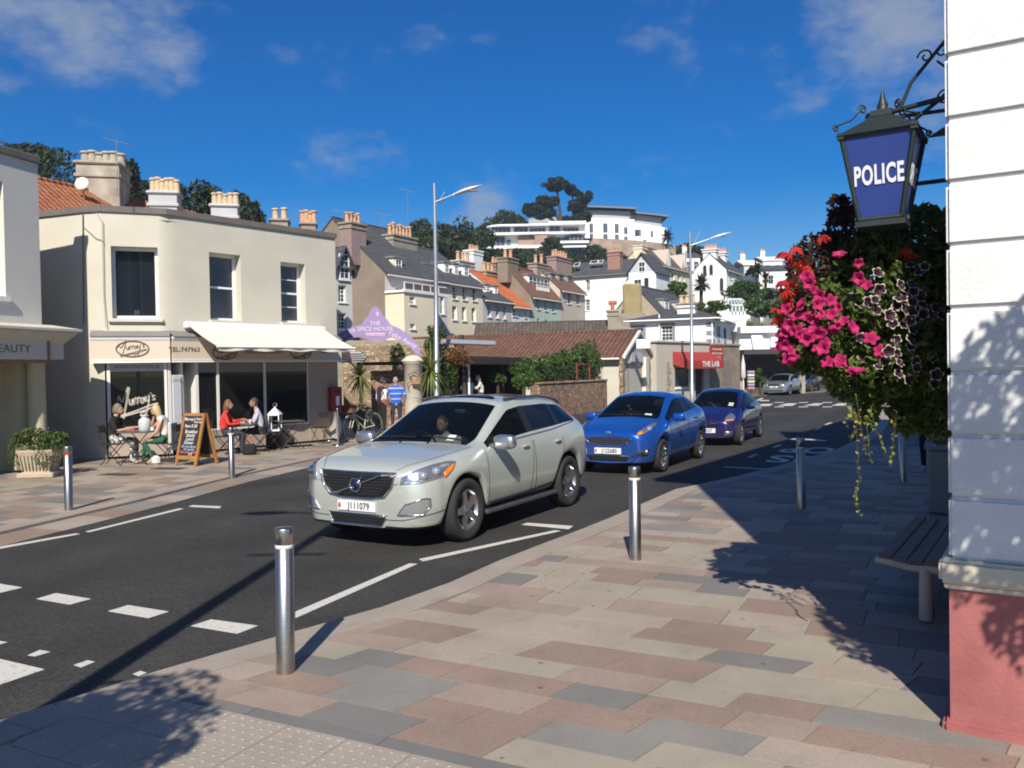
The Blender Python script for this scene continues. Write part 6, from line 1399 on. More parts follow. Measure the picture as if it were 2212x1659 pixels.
# --- blue hatchback
BLUEP = paint('bright_blue', (.008, .085, .42), .45, .25)
def hatch_extra(root, proj, patch, line, S):
    for sd in (1, -1):
        d = (1, sd * .8, .3); hl = [(1.93, sd * .50, .70), (1.80, sd * .62, .735), (1.55, sd * .74, .86), (1.30, sd * .76, .94), (1.42, sd * .74, .955), (1.65, sd * .66, .895), (1.85, sd * .54, .79)]
        h = patch('headlight', hl, d, LENS, .008); line('lamp_rim', [Vector(p) for p in hl] + [Vector(hl[0])], d, .006, plain('rail_grey', (.09, .09, .10), .35), h, 4, .006)
        patch('lamp_lens', [(1.90, sd * .51, .71), (1.82, sd * .59, .735), (1.80, sd * .58, .785), (1.88, sd * .53, .765)], d, AMBER, .016, parent=h)
        p = proj((1.66, sd * .68, .83), d, .0); MB().ell(tuple(p), (.05, .05, .05), 12, 8).build('lamp_bulb', plain('lamp_glass', (.55, .57, .6), .05, .6), h)
        fg = [(1.95, sd * .42, .33), (1.80, sd * .66, .36), (1.74, sd * .70, .47), (1.80, sd * .66, .49), (1.90, sd * .52, .42)]; f = patch('fog_lamp_surround', fg, (1, sd * .6, 0), TRIM, .006)
        p = proj((1.80, sd * .64, .43), (1, sd * .6, 0), .006); MB().ell(tuple(p), (.03, .045, .045), 12, 8).build('fog_lamp', LENS, f)
        patch('tail_light', [(-1.75, sd * .78, .85), (-1.62, sd * .78, 1.15), (-1.7, sd * .7, 1.18), (-1.86, sd * .7, .9)], (-.5, sd, 0), REDL, .008)
        line('body_crease', [(1.2, sd * .8, .70), (.2, sd * .8, .74), (-1.2, sd * .8, .86), (-1.7, sd * .8, .93)], (0, sd, 0), .006, BLUEP, None, 8, .0)
    gpt = [(2, -.46, .665), (2, -.30, .70), (2, .30, .70), (2, .46, .665), (2, .36, .575), (2, .24, .545), (2, -.24, .545), (2, -.36, .575)]
    g = patch('grille', gpt, (1, 0, 0), plain('grille_black', (.015, .015, .016), .35), .006); line('grille_rim', gpt + [gpt[0]], (1, 0, 0), .011, CHROME, g, 5, .006)
    for k in range(5): line('grille_bar', [(2, -.40, .675 - .026 * k), (2, .40, .675 - .026 * k)], (1, 0, 0), .008, plain('grille_bar_bright', (.30, .31, .33), .25, .9), g, 8, .008)
    lg = patch('lower_grille', [(2, -.42, .36), (2, .42, .36), (2, .36, .255), (2, -.36, .255)], (1, 0, 0), plain('grille_black', (.015, .015, .016), .35), .005)
    line('lower_lip', [(2, -.56, .37), (2, -.44, .245), (2, 0, .225), (2, .44, .245), (2, .56, .37)], (1, 0, 0), .014, BLUEP, None, 6, .006)
    q = proj((2, 0, .44), (1, 0, 0), .012); plate(root, q.x, .44, 'J122680')
    q = proj((1.95, 0, .76), (1, 0, .6), .006); MB().ell(tuple(q), (.012, .06, .024), 14, 6).build('emblem', plain('emblem_oval', (.25, .3, .42), .2, .6), root)
    side_seams(root, line, ((.80, -.28), (-.34, -.98)), .26, .93); handles(root, proj, (-.12, -.85), .90, BLUEP); mirror_(root, .60, .80, .99, BLUEP, .95)
    line('bonnet_gap', [(1.88, .42, .8), (1.6, .60, .8), (1.2, .66, .9), (1.0, .69, .95)], (0, 0, 1), .004); line('bonnet_gap', [(1.88, -.42, .8), (1.6, -.60, .8), (1.2, -.66, .9), (1.0, -.69, .95)], (0, 0, 1), .004)
    for sd in (.25, -.35): line('wiper', [(1.0, sd + .28, 1.1), (.95, sd - .28, 1.1)], (.6, 0, 1), .009, TRIM, None, 6, .012)
    p0 = [proj((.85, .40 + a, 1.02 + b_), (1, 0, .6), .005) for a, b_ in ((-.07, -.03), (.07, -.032), (.065, .035), (-.065, .035))]; MB().poly(p0).build('permit_sticker', MATS['sticker_paper'], root)
    q = proj((-.1, 0, 1.4), (0, 0, 1), 0); MB().tube([q, q + Vector((-.12, 0, .22))], .005, 5).build('aerial', TRIM, root)
HATCH = dict(fa=1.245, ra=-1.245, r=.31, arch=.365, track=.84, spokes=12, style='thin', sh=.10, tuck=.05, split=-.4, seat=-.15, dash=.65, dashz=.93,
             zt={2.0: .745, 1.97: .785, 1.85: .84, 1.6: .91, 1.3: .965, 1.0: 1.02, .5: 1.27, .12: 1.425, -.2: 1.475, -.8: 1.46, -1.4: 1.385, -1.58: 1.33, -1.80: 1.02, -1.9: .9, -1.94: .78},
             ze={2.0: .69, 1.97: .73, 1.85: .785, 1.6: .85, 1.3: .90, 1.0: .935, .4: .95, -.4: 1.0, -1.2: 1.09, -1.5: 1.10, -1.8: .95, -1.94: .74},
             zr={2.0: .71, 1.97: .75, 1.85: .808, 1.6: .872, 1.3: .922, 1.0: .957, .88: .985, .1: 1.36, -.2: 1.405, -.8: 1.385, -1.2: 1.31, -1.5: 1.19, -1.8: 1.0, -1.94: .76},
             zb={2.0: .215, 1.8: .2, 1.7: .2, .8: .24, -.8: .25, -1.7: .27, -1.94: .34},
             wm={2.0: .54, 1.97: .64, 1.85: .745, 1.7: .80, 1.245: .86, .6: .845, 0: .845, -.6: .85, -1.245: .865, -1.6: .84, -1.8: .77, -1.94: .66},
             wb={2.0: .46, 1.97: .55, 1.85: .655, 1.7: .71, 1.3: .755, 1.0: .77, 0: .785, -.8: .79, -1.4: .765, -1.8: .68, -1.94: .56},
             wr={2.0: .40, 1.97: .49, 1.85: .60, 1.7: .655, 1.3: .70, 1.0: .72, .88: .72, .1: .575, -.2: .58, -.8: .565, -1.4: .53, -1.58: .53, -1.8: .58, -1.94: .5},
             cuts=(.88, .12, -.29, -.36, -.97, -1.03, -1.35, -1.58, -1.8, 1.0), side=[(.88, -.29, 2), (-.29, -.36, 4), (-.36, -.97, 3), (-.97, -1.03, 4), (-1.03, -1.35, 3)], screens=[(1.0, .12, 2), (-1.58, -1.8, 3)], extra=hatch_extra)
lo_, hd_ = pose((1425, 1019), (1506, 990), .73, 2.49)
make_car('blue_hatchback', 'bright blue five door hatchback with number plate J122680, second in the queue', HATCH, BLUEP, lo_, hd_, CARG)

# --- small round dark blue car
VIOP = paint('dark_violet_blue', (.012, .010, .105), .4, .25)
def ka_extra(root, proj, patch, line, S):
    for sd in (1, -1):
        d = (1, sd * .8, .35); hl = [(1.76, sd * .46, .60), (1.60, sd * .64, .61), (1.46, sd * .68, .70), (1.40, sd * .62, .80), (1.50, sd * .55, .79), (1.66, sd * .48, .70)]
        h = patch('headlight', hl, d, LENS, .01); patch('lamp_lens', [(1.74, sd * .47, .605), (1.60, sd * .63, .612), (1.56, sd * .64, .645), (1.70, sd * .49, .635)], d, AMBER, .018, parent=h)
        f = patch('fog_lamp', [(1.75, sd * .46, .28), (1.66, sd * .60, .29), (1.64, sd * .62, .37), (1.74, sd * .46, .375)], (1, sd * .5, 0), LENS, .008)
        patch('tail_light', [(-1.55, sd * .72, .8), (-1.45, sd * .72, 1.05), (-1.6, sd * .62, 1.05), (-1.7, sd * .62, .82)], (-.5, sd, 0), REDL, .008)
    g = patch('grille', [(1.8, -.34, .565), (1.8, .34, .565), (1.8, .30, .50), (1.8, -.30, .50)], (1, 0, 0), plain('grille_black', (.015, .015, .016), .35), .006)
    q = proj((1.78, 0, .52), (1, 0, 0), .012); MB().ell(tuple(q), (.01, .05, .02), 12, 6).build('emblem', CHROME, g)
    q = proj((1.8, 0, .38), (1, 0, 0), .012); plate(root, q.x, .385, 'J104557', True)
    side_seams(root, line, ((.72, -.55),), .24, .86); handles(root, proj, (-.42,), .84, TRIM); mirror_(root, .52, .74, .92, VIOP, .85)
    line('bonnet_gap', [(1.62, .40, .7), (1.4, .52, .7), (1.0, .58, .8)], (0, 0, 1), .004); line('bonnet_gap', [(1.62, -.40, .7), (1.4, -.52, .7), (1.0, -.58, .8)], (0, 0, 1), .004)
    for z_ in (.93, 1.02):
        p0 = [proj((.75, .42 + a, z_ + b_), (1, 0, .6), .005) for a, b_ in ((-.06, -.03), (.06, -.03), (.05, .03), (-.06, .03))]; MB().poly(p0).build('permit_sticker', MATS['sticker_paper'], root)
    q = proj((.0, 0, 1.35), (0, 0, 1), 0); MB().tube([q, q + Vector((-.1, 0, .22))], .005, 5).build('aerial', TRIM, root)
KA = dict(fa=1.223, ra=-1.223, r=.295, arch=.35, track=.80, spokes=9, style='thin', sh=.10, tuck=.05, split=-.4, seat=-.2, dash=.6, dashz=.88,
          zt={1.80: .60, 1.77: .645, 1.66: .71, 1.45: .79, 1.2: .86, .92: .935, .5: 1.17, .15: 1.33, -.2: 1.395, -.7: 1.37, -1.15: 1.25, -1.35: 1.16, -1.62: .93, -1.76: .78, -1.8: .68},
          ze={1.80: .55, 1.77: .595, 1.66: .65, 1.45: .72, 1.2: .78, .92: .84, .4: .88, -.4: .93, -1.0: .99, -1.4: .97, -1.65: .86, -1.8: .64},
          zr={1.80: .57, 1.77: .615, 1.66: .675, 1.45: .745, 1.2: .805, .92: .865, .8: .90, .15: 1.26, -.2: 1.32, -.7: 1.28, -1.0: 1.19, -1.3: 1.07, -1.62: .90, -1.8: .66},
          zb={1.80: .20, 1.6: .19, .75: .23, -.75: .23, -1.6: .25, -1.8: .30},
          wm={1.80: .50, 1.77: .60, 1.66: .71, 1.5: .76, 1.223: .80, .6: .79, 0: .79, -.6: .795, -1.223: .81, -1.5: .77, -1.7: .68, -1.8: .55},
          wb={1.80: .42, 1.77: .51, 1.66: .61, 1.5: .66, 1.2: .70, .92: .72, 0: .735, -.8: .74, -1.3: .70, -1.65: .6, -1.8: .46},
          wr={1.80: .36, 1.77: .45, 1.66: .55, 1.5: .60, 1.2: .64, .92: .665, .8: .665, .15: .54, -.2: .545, -.7: .53, -1.2: .50, -1.35: .5, -1.62: .52, -1.8: .4},
          cuts=(.8, .15, -.48, -.56, -1.05, -1.35, -1.62, .92), side=[(.8, -.48, 2), (-.48, -.56, 4), (-.56, -1.05, 3)], screens=[(.92, .15, 2), (-1.35, -1.62, 2)], extra=ka_extra)
lo_, hd_ = pose((1596, 961), (1638, 944), .70, 2.45)
make_car('small_car', 'rounded dark violet blue three door car, third in the queue', KA, VIOP, lo_, hd_, CARG)

# --- parked saloons further up
def saloon_extra(root, proj, patch, line, S):
    for sd in (1, -1):
        d = (1, sd * .7, .2); h = patch('headlight', [(2.2, sd * .42, .66), (2.0, sd * .70, .67), (1.92, sd * .74, .76), (2.05, sd * .66, .80), (2.2, sd * .46, .78)], d, LENS, .01)
        patch('tail_light', [(-2.2, sd * .7, .75), (-2.1, sd * .78, .95), (-2.2, sd * .6, .95), (-2.25, sd * .6, .78)], (-1, sd * .7, 0), REDL, .008)
    g = patch('grille', [(2.2, -.38, .76), (2.2, .38, .76), (2.2, .34, .62), (2.2, -.34, .62)], (1, 0, 0), TRIM, .008); line('grille_rim', [(2.2, -.38, .76), (2.2, .38, .76), (2.2, .34, .62), (2.2, -.34, .62), (2.2, -.38, .76)], (1, 0, 0), .012, CHROME, g, 4, .006)
    line('bumper_strip', [(2.2, -.7, .50), (2.2, 0, .50), (2.2, .7, .50)], (1, 0, 0), .02, TRIM, None, 8, .004); line('bumper_strip', [(2.2, -.6, .32), (2.2, 0, .31), (2.2, .6, .32)], (1, 0, 0), .04, TRIM, None, 8, .0)
    q = proj((2.2, 0, .44), (1, 0, 0), .012); plate(root, q.x, .56, 'J100648', False); mirror_(root, .72, .84, .98, S['pm'], .95); handles(root, proj, (-.1, -.95), .88, S['pm']); side_seams(root, line, ((.9, -.2), (-.26, -1.15)), .26, .93)
SALOON = dict(fa=1.30, ra=-1.28, r=.315, arch=.37, track=.86, spokes=7, style='wide', sh=.10, tuck=.05, split=-.4, seat=-.1, dash=.75, dashz=.92,
              zt={2.18: .72, 2.15: .76, 2.0: .82, 1.6: .88, 1.12: .96, .6: 1.20, .2: 1.37, -.2: 1.43, -.8: 1.42, -1.2: 1.34, -1.75: 1.08, -2.1: 1.04, -2.25: .98, -2.3: .85},
              ze={2.18: .67, 2.15: .71, 2.0: .77, 1.6: .83, 1.12: .90, .4: .92, -.4: .95, -1.2: .99, -1.75: 1.0, -2.1: .98, -2.3: .8}, zr={2.18: .69, 2.15: .73, 2.0: .79, 1.6: .85, 1.12: .92, 1.0: .94, .2: 1.31, -.2: 1.365, -.8: 1.35, -1.2: 1.24, -1.7: 1.03, -2.1: 1.0, -2.3: .82},
              zb={2.18: .2, 1.8: .2, .85: .24, -.85: .24, -1.8: .27, -2.3: .34}, wm={2.18: .6, 2.15: .70, 2.0: .80, 1.8: .84, 1.3: .88, 0: .87, -1.3: .88, -1.9: .84, -2.2: .76, -2.3: .66},
              wb={2.18: .5, 2.15: .6, 2.0: .70, 1.8: .74, 1.3: .78, 0: .80, -1.3: .79, -1.9: .74, -2.3: .6}, wr={2.18: .44, 2.15: .54, 2.0: .64, 1.8: .69, 1.3: .73, 1.0: .74, .2: .60, -.2: .60, -.8: .585, -1.2: .565, -1.75: .66, -2.1: .66, -2.3: .52},
              cuts=(1.0, .2, -.22, -.29, -1.0, -1.2, -1.75, 1.12), side=[(1.0, -.22, 2), (-.22, -.29, 4), (-.29, -1.0, 2)], screens=[(1.12, .2, 2), (-1.2, -1.75, 2)], extra=saloon_extra)
ESTATE = dict(SALOON); ESTATE['zt'] = {**SALOON['zt'], -1.2: 1.41, -1.75: 1.36, -2.1: 1.22, -2.25: 1.0}; ESTATE['zr'] = {**SALOON['zr'], -1.2: 1.33, -1.7: 1.28, -2.1: 1.1}; ESTATE['wr'] = {**SALOON['wr'], -1.2: .57, -1.75: .555, -2.1: .58}
ESTATE['screens'] = [(1.12, .2, 2), (-1.75, -2.1, 3)]; ESTATE['cuts'] = SALOON['cuts'] + (-1.07, -1.65, -2.1); ESTATE['side'] = [(1.0, -.22, 2), (-.22, -.29, 4), (-.29, -1.0, 2), (-1.07, -1.65, 3)]
for nm, lb, Sx, cl, x, y, hd in (('parked_saloon', 'silver blue saloon parked at the left kerb beyond the far crossing', SALOON, (.33, .38, .44), 18.3, 56.3, 237), ('parked_estate', 'dark grey estate car parked right behind the silver saloon', ESTATE, (.045, .05, .055), 21.6, 61.5, 236),
                                 ('parked_saloon', 'black car parked beside the brown stone pillar up the street', SALOON, (.012, .012, .014), 27.0, 66.5, 300), ('parked_estate', 'black car nose to tail past the stone pillar', ESTATE, (.014, .014, .016), 29.8, 68.0, 300),
                                 ('parked_saloon', 'white car waiting far up the road', SALOON, (.62, .63, .62), 25.3, 63.0, 236), ('moving_saloon', 'teal car driving away up the road behind the flowers', SALOON, (.01, .16, .20), 23.4, 55.0, 62)):
    pm = paint('car_paint_%d' % len(bpy.data.materials), cl); Sx = dict(Sx); Sx['pm'] = pm; c_ = make_car(nm, lb, Sx, pm, (x, y), hd, CARG)
# ---------------------------------------------------------------- plants
def rvec(rg):
    while True:
        v = Vector((rg.uniform(-1, 1), rg.uniform(-1, 1), rg.uniform(-1, 1)))
        if .05 < v.length < 1: return v
def leaves(mb, c, r, n, size, rg, mat=0, shell=.55, up=.3):
    """n small bent leaf faces spread through an ellipsoid, denser to the outside"""
    c = Vector(c)
    for _ in range(n):
        d = rvec(rg); k = d.length; d.normalize(); k = shell + (1 - shell) * k if rg.random() < .8 else k
        p = c + Vector((d.x * r[0] * k, d.y * r[1] * k, d.z * r[2] * k))
        a = (rvec(rg) + Vector((0, 0, up))).normalized(); b_ = a.cross(rvec(rg)).normalized(); s_ = size * rg.uniform(.55, 1.3); nrm = a.cross(b_) * (s_ * .18)
        mb.add([p - a * s_, p - b_ * s_ * .42 + nrm, p + a * s_, p + b_ * s_ * .42 + nrm], [(0, 1, 2, 3)], mat)
def clumpy(mb, c, r, nclump, per, size, rg, cl=.42, mat=0):
    c = Vector(c)
    for _ in range(nclump):
        d = rvec(rg); d = d.normalized() * (d.length ** .35) * .82; k = rg.uniform(.7, 1.25) * cl
        leaves(mb, c + Vector((d.x * r[0], d.y * r[1], d.z * r[2])), (r[0] * k, r[1] * k, r[2] * k * .9), per, size, rg, mat, .7)
def blades(mb, c, n, L, w, rg, mat=0, droop=.9, lo=-.5, twist=1.0):
    """sword leaves from one point, arching outwards"""
    c = Vector(c)
    for i in range(n):
        az = rg.uniform(0, 2 * math.pi); el = rg.uniform(lo, 1.45); ln_ = L * rg.uniform(.75, 1.1); d = Vector((math.cos(az) * math.cos(el), math.sin(az) * math.cos(el), math.sin(el))); sd = Vector((-math.sin(az), math.cos(az), 0))
        vv = []; p = c.copy(); m_ = 5
        for k in range(m_ + 1):
            t = k / m_; ww = w * (.55 + .9 * t if t < .35 else 1.1 * (1 - t) / .65 + .03); vv += [p - sd * ww, p + sd * ww]; d = (d + Vector((0, 0, -droop * (.10 + .22 * t) * math.cos(el) - .02))).normalized(); p = p + d * ln_ / m_
        mb.add(vv, [(2 * k, 2 * k + 1, 2 * k + 3, 2 * k + 2) for k in range(m_)], mat, True)
LG = leafmat('leaf_green', (.022, .040, .010), (.085, .13, .030)); LD = leafmat('leaf_dark_hill', (.010, .020, .009), (.040, .062, .022), .12, scale=.25); LP = leafmat('pine_needle', (.008, .017, .012), (.026, .042, .026), .08, scale=.4)
LY = leafmat('yucca_leaf', (.05, .085, .018), (.20, .24, .06), .3); LB = leafmat('rust_leaf', (.09, .05, .018), (.26, .13, .05), .3); LH = leafmat('hedge_leaf', (.018, .038, .008), (.085, .15, .03), .25); LT = leafmat('topiary_leaf', (.018, .045, .012), (.05, .10, .025), .15, scale=1)
LPA = leafmat('pampas', (.16, .15, .07), (.42, .38, .22), .3); BARK = mk('bark', (.055, .042, .03), .95, .3, 5, .5, 20)
rg = random.Random(5)
# wooded hillside: reads as one mass
wood = MB()
def blob(px, py, Y, wpx, hpx, n=22, per=100, size=None):
    c = P(px, py + hpx * .5, Y); k = Y / FPX; clumpy(wood, c, (wpx * k * .5, wpx * k * .42, hpx * k * .55), n, per, size or .0026 * Y + .07, rg)
for q in ((20, 312, 62, 190, 170), (110, 330, 64, 170, 150), (60, 318, 66, 120, 60), (270, 380, 64, 90, 130), (300, 400, 66, 70, 90), (415, 392, 66, 120, 120), (480, 405, 66, 110, 130), (540, 425, 66, 60, 90), (355, 420, 62, 80, 80), (280, 345, 60, 30, 80),
          (905, 486, 118, 70, 90), (950, 484, 120, 80, 100), (1000, 484, 122, 90, 100), (1035, 492, 126, 80, 90), (880, 500, 112, 60, 80), (1060, 478, 170, 70, 70), (1095, 459, 172, 70, 70), (1120, 470, 175, 40, 60), (930, 520, 108, 120, 70), (1000, 530, 110, 100, 60), (1040, 545, 128, 60, 60),
          (1060, 545, 140, 80, 40), (1100, 540, 142, 80, 45), (1150, 550, 138, 90, 50), (1185, 520, 146, 60, 60), (1205, 545, 142, 60, 50), (1120, 560, 118, 90, 50), (1165, 565, 116, 80, 50), (1240, 553, 140, 60, 40), (1285, 535, 165, 50, 35), (1290, 560, 140, 80, 40), (1330, 555, 150, 70, 35), (1475, 528, 200, 80, 50), (1500, 532, 200, 60, 45), (1430, 545, 170, 50, 40), (1230, 575, 120, 120, 40)): blob(*q)
wood.build('hillside_wood', LD, label='dense dark green woodland over the hill behind the town', cat='trees', kind='stuff')
# pines on the hilltop
def pine(label, base, crowns, Y):
    b_ = P(*base, Y); t = thing('pine_tree', label, 'tree', b_, 0, 'hilltop pines'); tr = MB(); cr = MB(); k = Y / FPX
    for px, py, rx, ry in crowns:
        c = P(px, py, Y) - b_; tr.tube([(0, 0, -2), (c.x * .15, 0, c.z * .35), (c.x * .5, 0, c.z * .7), (c.x * .9, .3, c.z - ry * k * .3)], [.42, .34, .26, .12], 7)
        clumpy(cr, c, (rx * k, rx * k * .8, ry * k), 38, 80, .34, rg, .27)
    tr.build('trunk', BARK, t); cr.build('crown', LP, t)
pine('tall umbrella pine with two flat crowns left of the apartments', (1212, 500), ((1201, 399, 29, 15), (1182, 436, 28, 13), (1150, 452, 24, 16), (1172, 461, 30, 12)), 168)
pine('ragged pine leaning right against the apartments', (1240, 500), ((1236, 412, 15, 11), (1262, 425, 18, 14), (1245, 446, 22, 14), (1256, 470, 22, 13), (1228, 478, 20, 11)), 170)
# palms
def palm(label, base, crown, Y, L, n=46):
    b_ = P(*base, Y); c = P(*crown, Y) - b_; t = thing('palm_tree', label, 'palm', b_, 0, 'palms by the white houses'); MB().tube([(0, 0, -1), (0, 0, c.z * .5), c], [.22, .17, .2], 8).build('trunk', BARK, t)
    f = MB(); blades(f, c, n, L, L * .13, rg, 0, .75, -.7); f.build('crown', leafmat('palm_leaf', (.02, .035, .014), (.07, .09, .035), .2) if 'palm_leaf' not in MATS else MATS['palm_leaf'], t)
palm('tall palm in front of the grey flat roofed house', (1634, 645), (1634, 584), 104, 1.35, 60); palm('shorter palm right of the tall one', (1654, 645), (1654, 603), 100, 1.1, 50); palm('bushy palm in front of the white villa', (1515, 665), (1515, 614), 80, 1.25, 70); palm('single cabbage palm beside the hilltop apartments', (1442, 545), (1441, 512), 178, 2.2, 60)
def shrub(name, label, px, py, Y, rx, ry, mat, n=12, per=70, size=.2, cat='shrub', group=None, ground=False):
    c = P(px, py, Y); k = Y / FPX; t = thing(name, label, cat, (c.x, c.y, c.z - ry * k), 0, group); f = MB(); clumpy(f, (0, 0, ry * k), (rx * k, rx * k * .8, ry * k), n, per, size, rg)
    f.build('foliage', mat, t); MB().tube([(0, 0, -1.2), (0, 0, ry * k)], [.1, .05], 6).build('stem', BARK, t); return t
sh_ = shrub('clipped_bush', 'big dome clipped green bush in front of the white villa', 1602, 631, 92, 40, 24, LT, 40, 130, .16, 'bush')
for q in (('loose dark green shrub under the cream gabled house', 1462, 628, 74, 27, 20, LH, 14, 80, .2), ('low dark shrub below the bushy palm', 1530, 662, 70, 40, 12, LH, 10, 70, .2), ('dark shrub right of the glasshouse', 1640, 665, 80, 28, 20, LH, 14, 80, .2), ('green shrub left of the glasshouse', 1545, 685, 70, 22, 16, LH, 12, 70, .18), ('overgrown bank of shrubs right of the pampas grass', 1690, 660, 78, 40, 30, LH, 16, 80, .25), ('shrubs at the foot of the distant palms', 1665, 635, 98, 40, 12, LH, 12, 60, .25)): shrub('shrub', *q, group='shrubs on the far bank')
pg_ = P(1622, 700, 68); pm_ = thing('pampas_grass', 'feathery beige pampas grass above the white block', 'grass', (pg_.x, pg_.y, pg_.z - .6)); f = MB()
for k in range(16): blades(f, (rg.uniform(-1.3, 1.3), rg.uniform(-.6, .6), rg.uniform(-.3, .2)), 26, 1.0, .05, rg, 0, .5, .2)
f.build('plumes', LPA, pm_)
# glasshouse
gq = P(1574, 681, 84); gl = thing('glasshouse', 'white framed conservatory with hipped glass roof among the shrubs', 'conservatory', tuple(gq)); w_, h1, h2 = P(1621, 681, 84).x - gq.x, 1.0, 1.75; k = MB()
for i in range(7): x = w_ * i / 6; k.box(x - .05, 0, 0, x + .05, .1, h1); k.tube([(x, 0, h1), (w_ * .2 + (w_ * .6) * i / 6, 1.6, h2)], .04, 5)
k.box(-.1, -.02, h1 - .06, w_ + .1, .12, h1 + .06); k.box(0, 0, -.6, w_, .12, .35); k.tube([(w_ * .2, 1.6, h2), (w_ * .8, 1.6, h2)], .06, 6); k.tube([(-1.3, 0, h1), (w_ * .2, 1.6, h2)], .05, 5); k.tube([(-.65, 0, h1), (w_ * .3, 1.6, h2)], .04, 5); k.box(-1.3, .02, -.6, 0, .1, .9); k.build('frame', WHITE, gl)
MB().add([(0, 0, h1), (w_, 0, h1), (w_ * .8, 1.6, h2), (w_ * .2, 1.6, h2)], [(0, 1, 2, 3)]).box(.02, .05, .3, w_, .07, h1).build('glazing', plain('glasshouse_glass', (.16, .20, .20), .1, spec=.8), gl)

# ---------------------------------------------------------------- stone wall, hedge and terrace
sw = Plane((4.5, 39.4), 27.0); sL = -7.6
stw = frame('stone_wall', 'low wall of warm brown rubble granite along the far pavement', 'wall', tuple(sw.at(sL))[:2], 27.0); MB().bbox(0, 0, -.1, -sL, .4, 1.36, .03).build('stonework', RUBBLE, stw); MB().bbox(-.02, -.04, 1.36, -sL + .02, .44, 1.46, .03).build('coping', RUBBLE, stw)
hd = frame('ivy_hedge', 'thick green ivy hedge growing over the stone wall', 'hedge', tuple(sw.at(sL))[:2], 27.0); f = MB()
for i in range(26):
    x = .1 + (-sL) * i / 25; hz_ = 2.0 + (.75 if 4.7 < x < 7.4 else (.35 if x > 2.5 else 0.1)) + rg.uniform(-.15, .2)
    if x > 9.6: continue
    clumpy(f, (x, .75, (1.3 + hz_) / 2 + .1), (.45, .55, (hz_ - 1.0) / 2), 5, 95, .085, rg, .55)
f.build('foliage', LH, hd)
rl = frame('iron_railing', 'black iron railing standing on the stone wall', 'railing', tuple(sw.at(sL))[:2], 27.0); k = MB()
for i in range(47): k.tube([(.1 + i * .155, .12, 1.44), (.1 + i * .155, .12, 2.05)], .009, 4)
k.build('bars', BLACK, rl); MB().tube([(.05, .12, 2.05), (7.4, .12, 2.05)], .014, 5).build('rail', BLACK, rl)
fx = MB(); 
for a, b_ in (((4.0, 1.5), (4.0, 2.15)), ((5.5, 1.5), (5.5, 2.15)), ((4.0, 2.15), (5.5, 2.15))): fx.tube([(a[0], .05, a[1]), (b_[0], .05, b_[1])], .035, 5)
fx.build('red_frame', mk('rust_red_paint', (.26, .04, .025), .7, .2, 4, .1), rl)
# canopy of the restaurant terrace
cn_ = Plane((-1.75, 31.0), 19.0); WOODD = mk('dark_brown_timber', (.055, .036, .026), .7, .25, 3, .2)
cp = frame('terrace_canopy', 'dark brown flat canopy on posts over the restaurant terrace', 'canopy', (-1.75, 31.0), 19.0); MB().bbox(-.3, -.1, 2.42, 7.6, 2.6, 2.52, .02).bbox(-.35, -.16, 2.2, 7.65, -.06, 2.44, .01).build('roof', WOODD, cp)
for x in (.2, 4.4, 7.3): MB().bbox(x, .05, 0, x + .14, .19, 2.42, .01).build('post', WOODD, cp)
MB().bbox(2.0, .9, 2.5, 2.18, 1.08, 3.4, .01).build('post', WOODD, cp); MB().box(-.3, .1, 0, 7.6, 2.5, .42).build('deck', WOODD, cp); MB().box(-.3, 2.4, .1, 7.6, 2.5, 2.42).box(7.5, .2, .1, 7.6, 2.4, 2.42).build('shade_backing', mk('shade_brown', (.07, .055, .04), .9, .35, 2, .3), cp)  # dark back and end sheets added to paint the shade under the canopy
sbx = thing('folded_awning', 'silver folded awning cassette above the terrace canopy', 'awning', (0, 0, 0)); a, b_ = P(955, 737, 31.5), P(1068, 741, 33.5); MB().tube([a, b_], .09, 8).tube([a + Vector((0, -.12, -.06)), b_ + Vector((0, -.12, -.06))], .06, 8).build('cassette', plain('silver_awning', (.55, .55, .54), .4, .5), sbx)
for i, px in enumerate((1013, 1145)):
    p = P(px, 810, 31.3 if i == 0 else 37.5); g_ = thing('screen_post', ('white post of the glass screen left of the seated blonde' if i == 0 else 'white post of the glass screen at the canopy end'), 'post', (p.x, p.y, .1)); MB().bbox(-.035, -.035, 0, .035, .035, 2.2, .005).build('post', WHITE, g_)
shrub('potted_shrub', 'leafy potted shrub inside the dark terrace', 1075, 815, 34.5, 20, 16, LH, 8, 70, .07)
vn = thing('climbing_plant', 'rust coloured climber over green vine beside lamp post', 'climber', tuple(P(975, 880, 30.5))); f = MB(); b0 = P(975, 880, 30.5)
clumpy(f, P(980, 772, 30.5) - b0, (.62, .5, .32), 12, 80, .06, rg, .5, 0); clumpy(f, P(955, 800, 30.5) - b0, (.5, .5, .5), 12, 80, .06, rg, .5, 1); clumpy(f, P(965, 830, 30.5) - b0, (.4, .4, .7), 10, 60, .06, rg, .5, 1); f.build('foliage', [LB, LG], vn); MB().tube([(-.2, 0, -.6), (-.25, .05, 1.0)], .03, 5).build('stem', BARK, vn)
gv = thing('trailing_vine', 'grey green plant behind the arched sign right side', 'climber', tuple(P(935, 735, 33))); f = MB(); clumpy(f, (0, 0, 0), (.5, .5, .6), 10, 70, .08, rg); clumpy(f, P(858, 770, 33) - P(935, 735, 33), (.3, .4, .5), 8, 60, .08, rg); f.build('foliage', LG, gv)
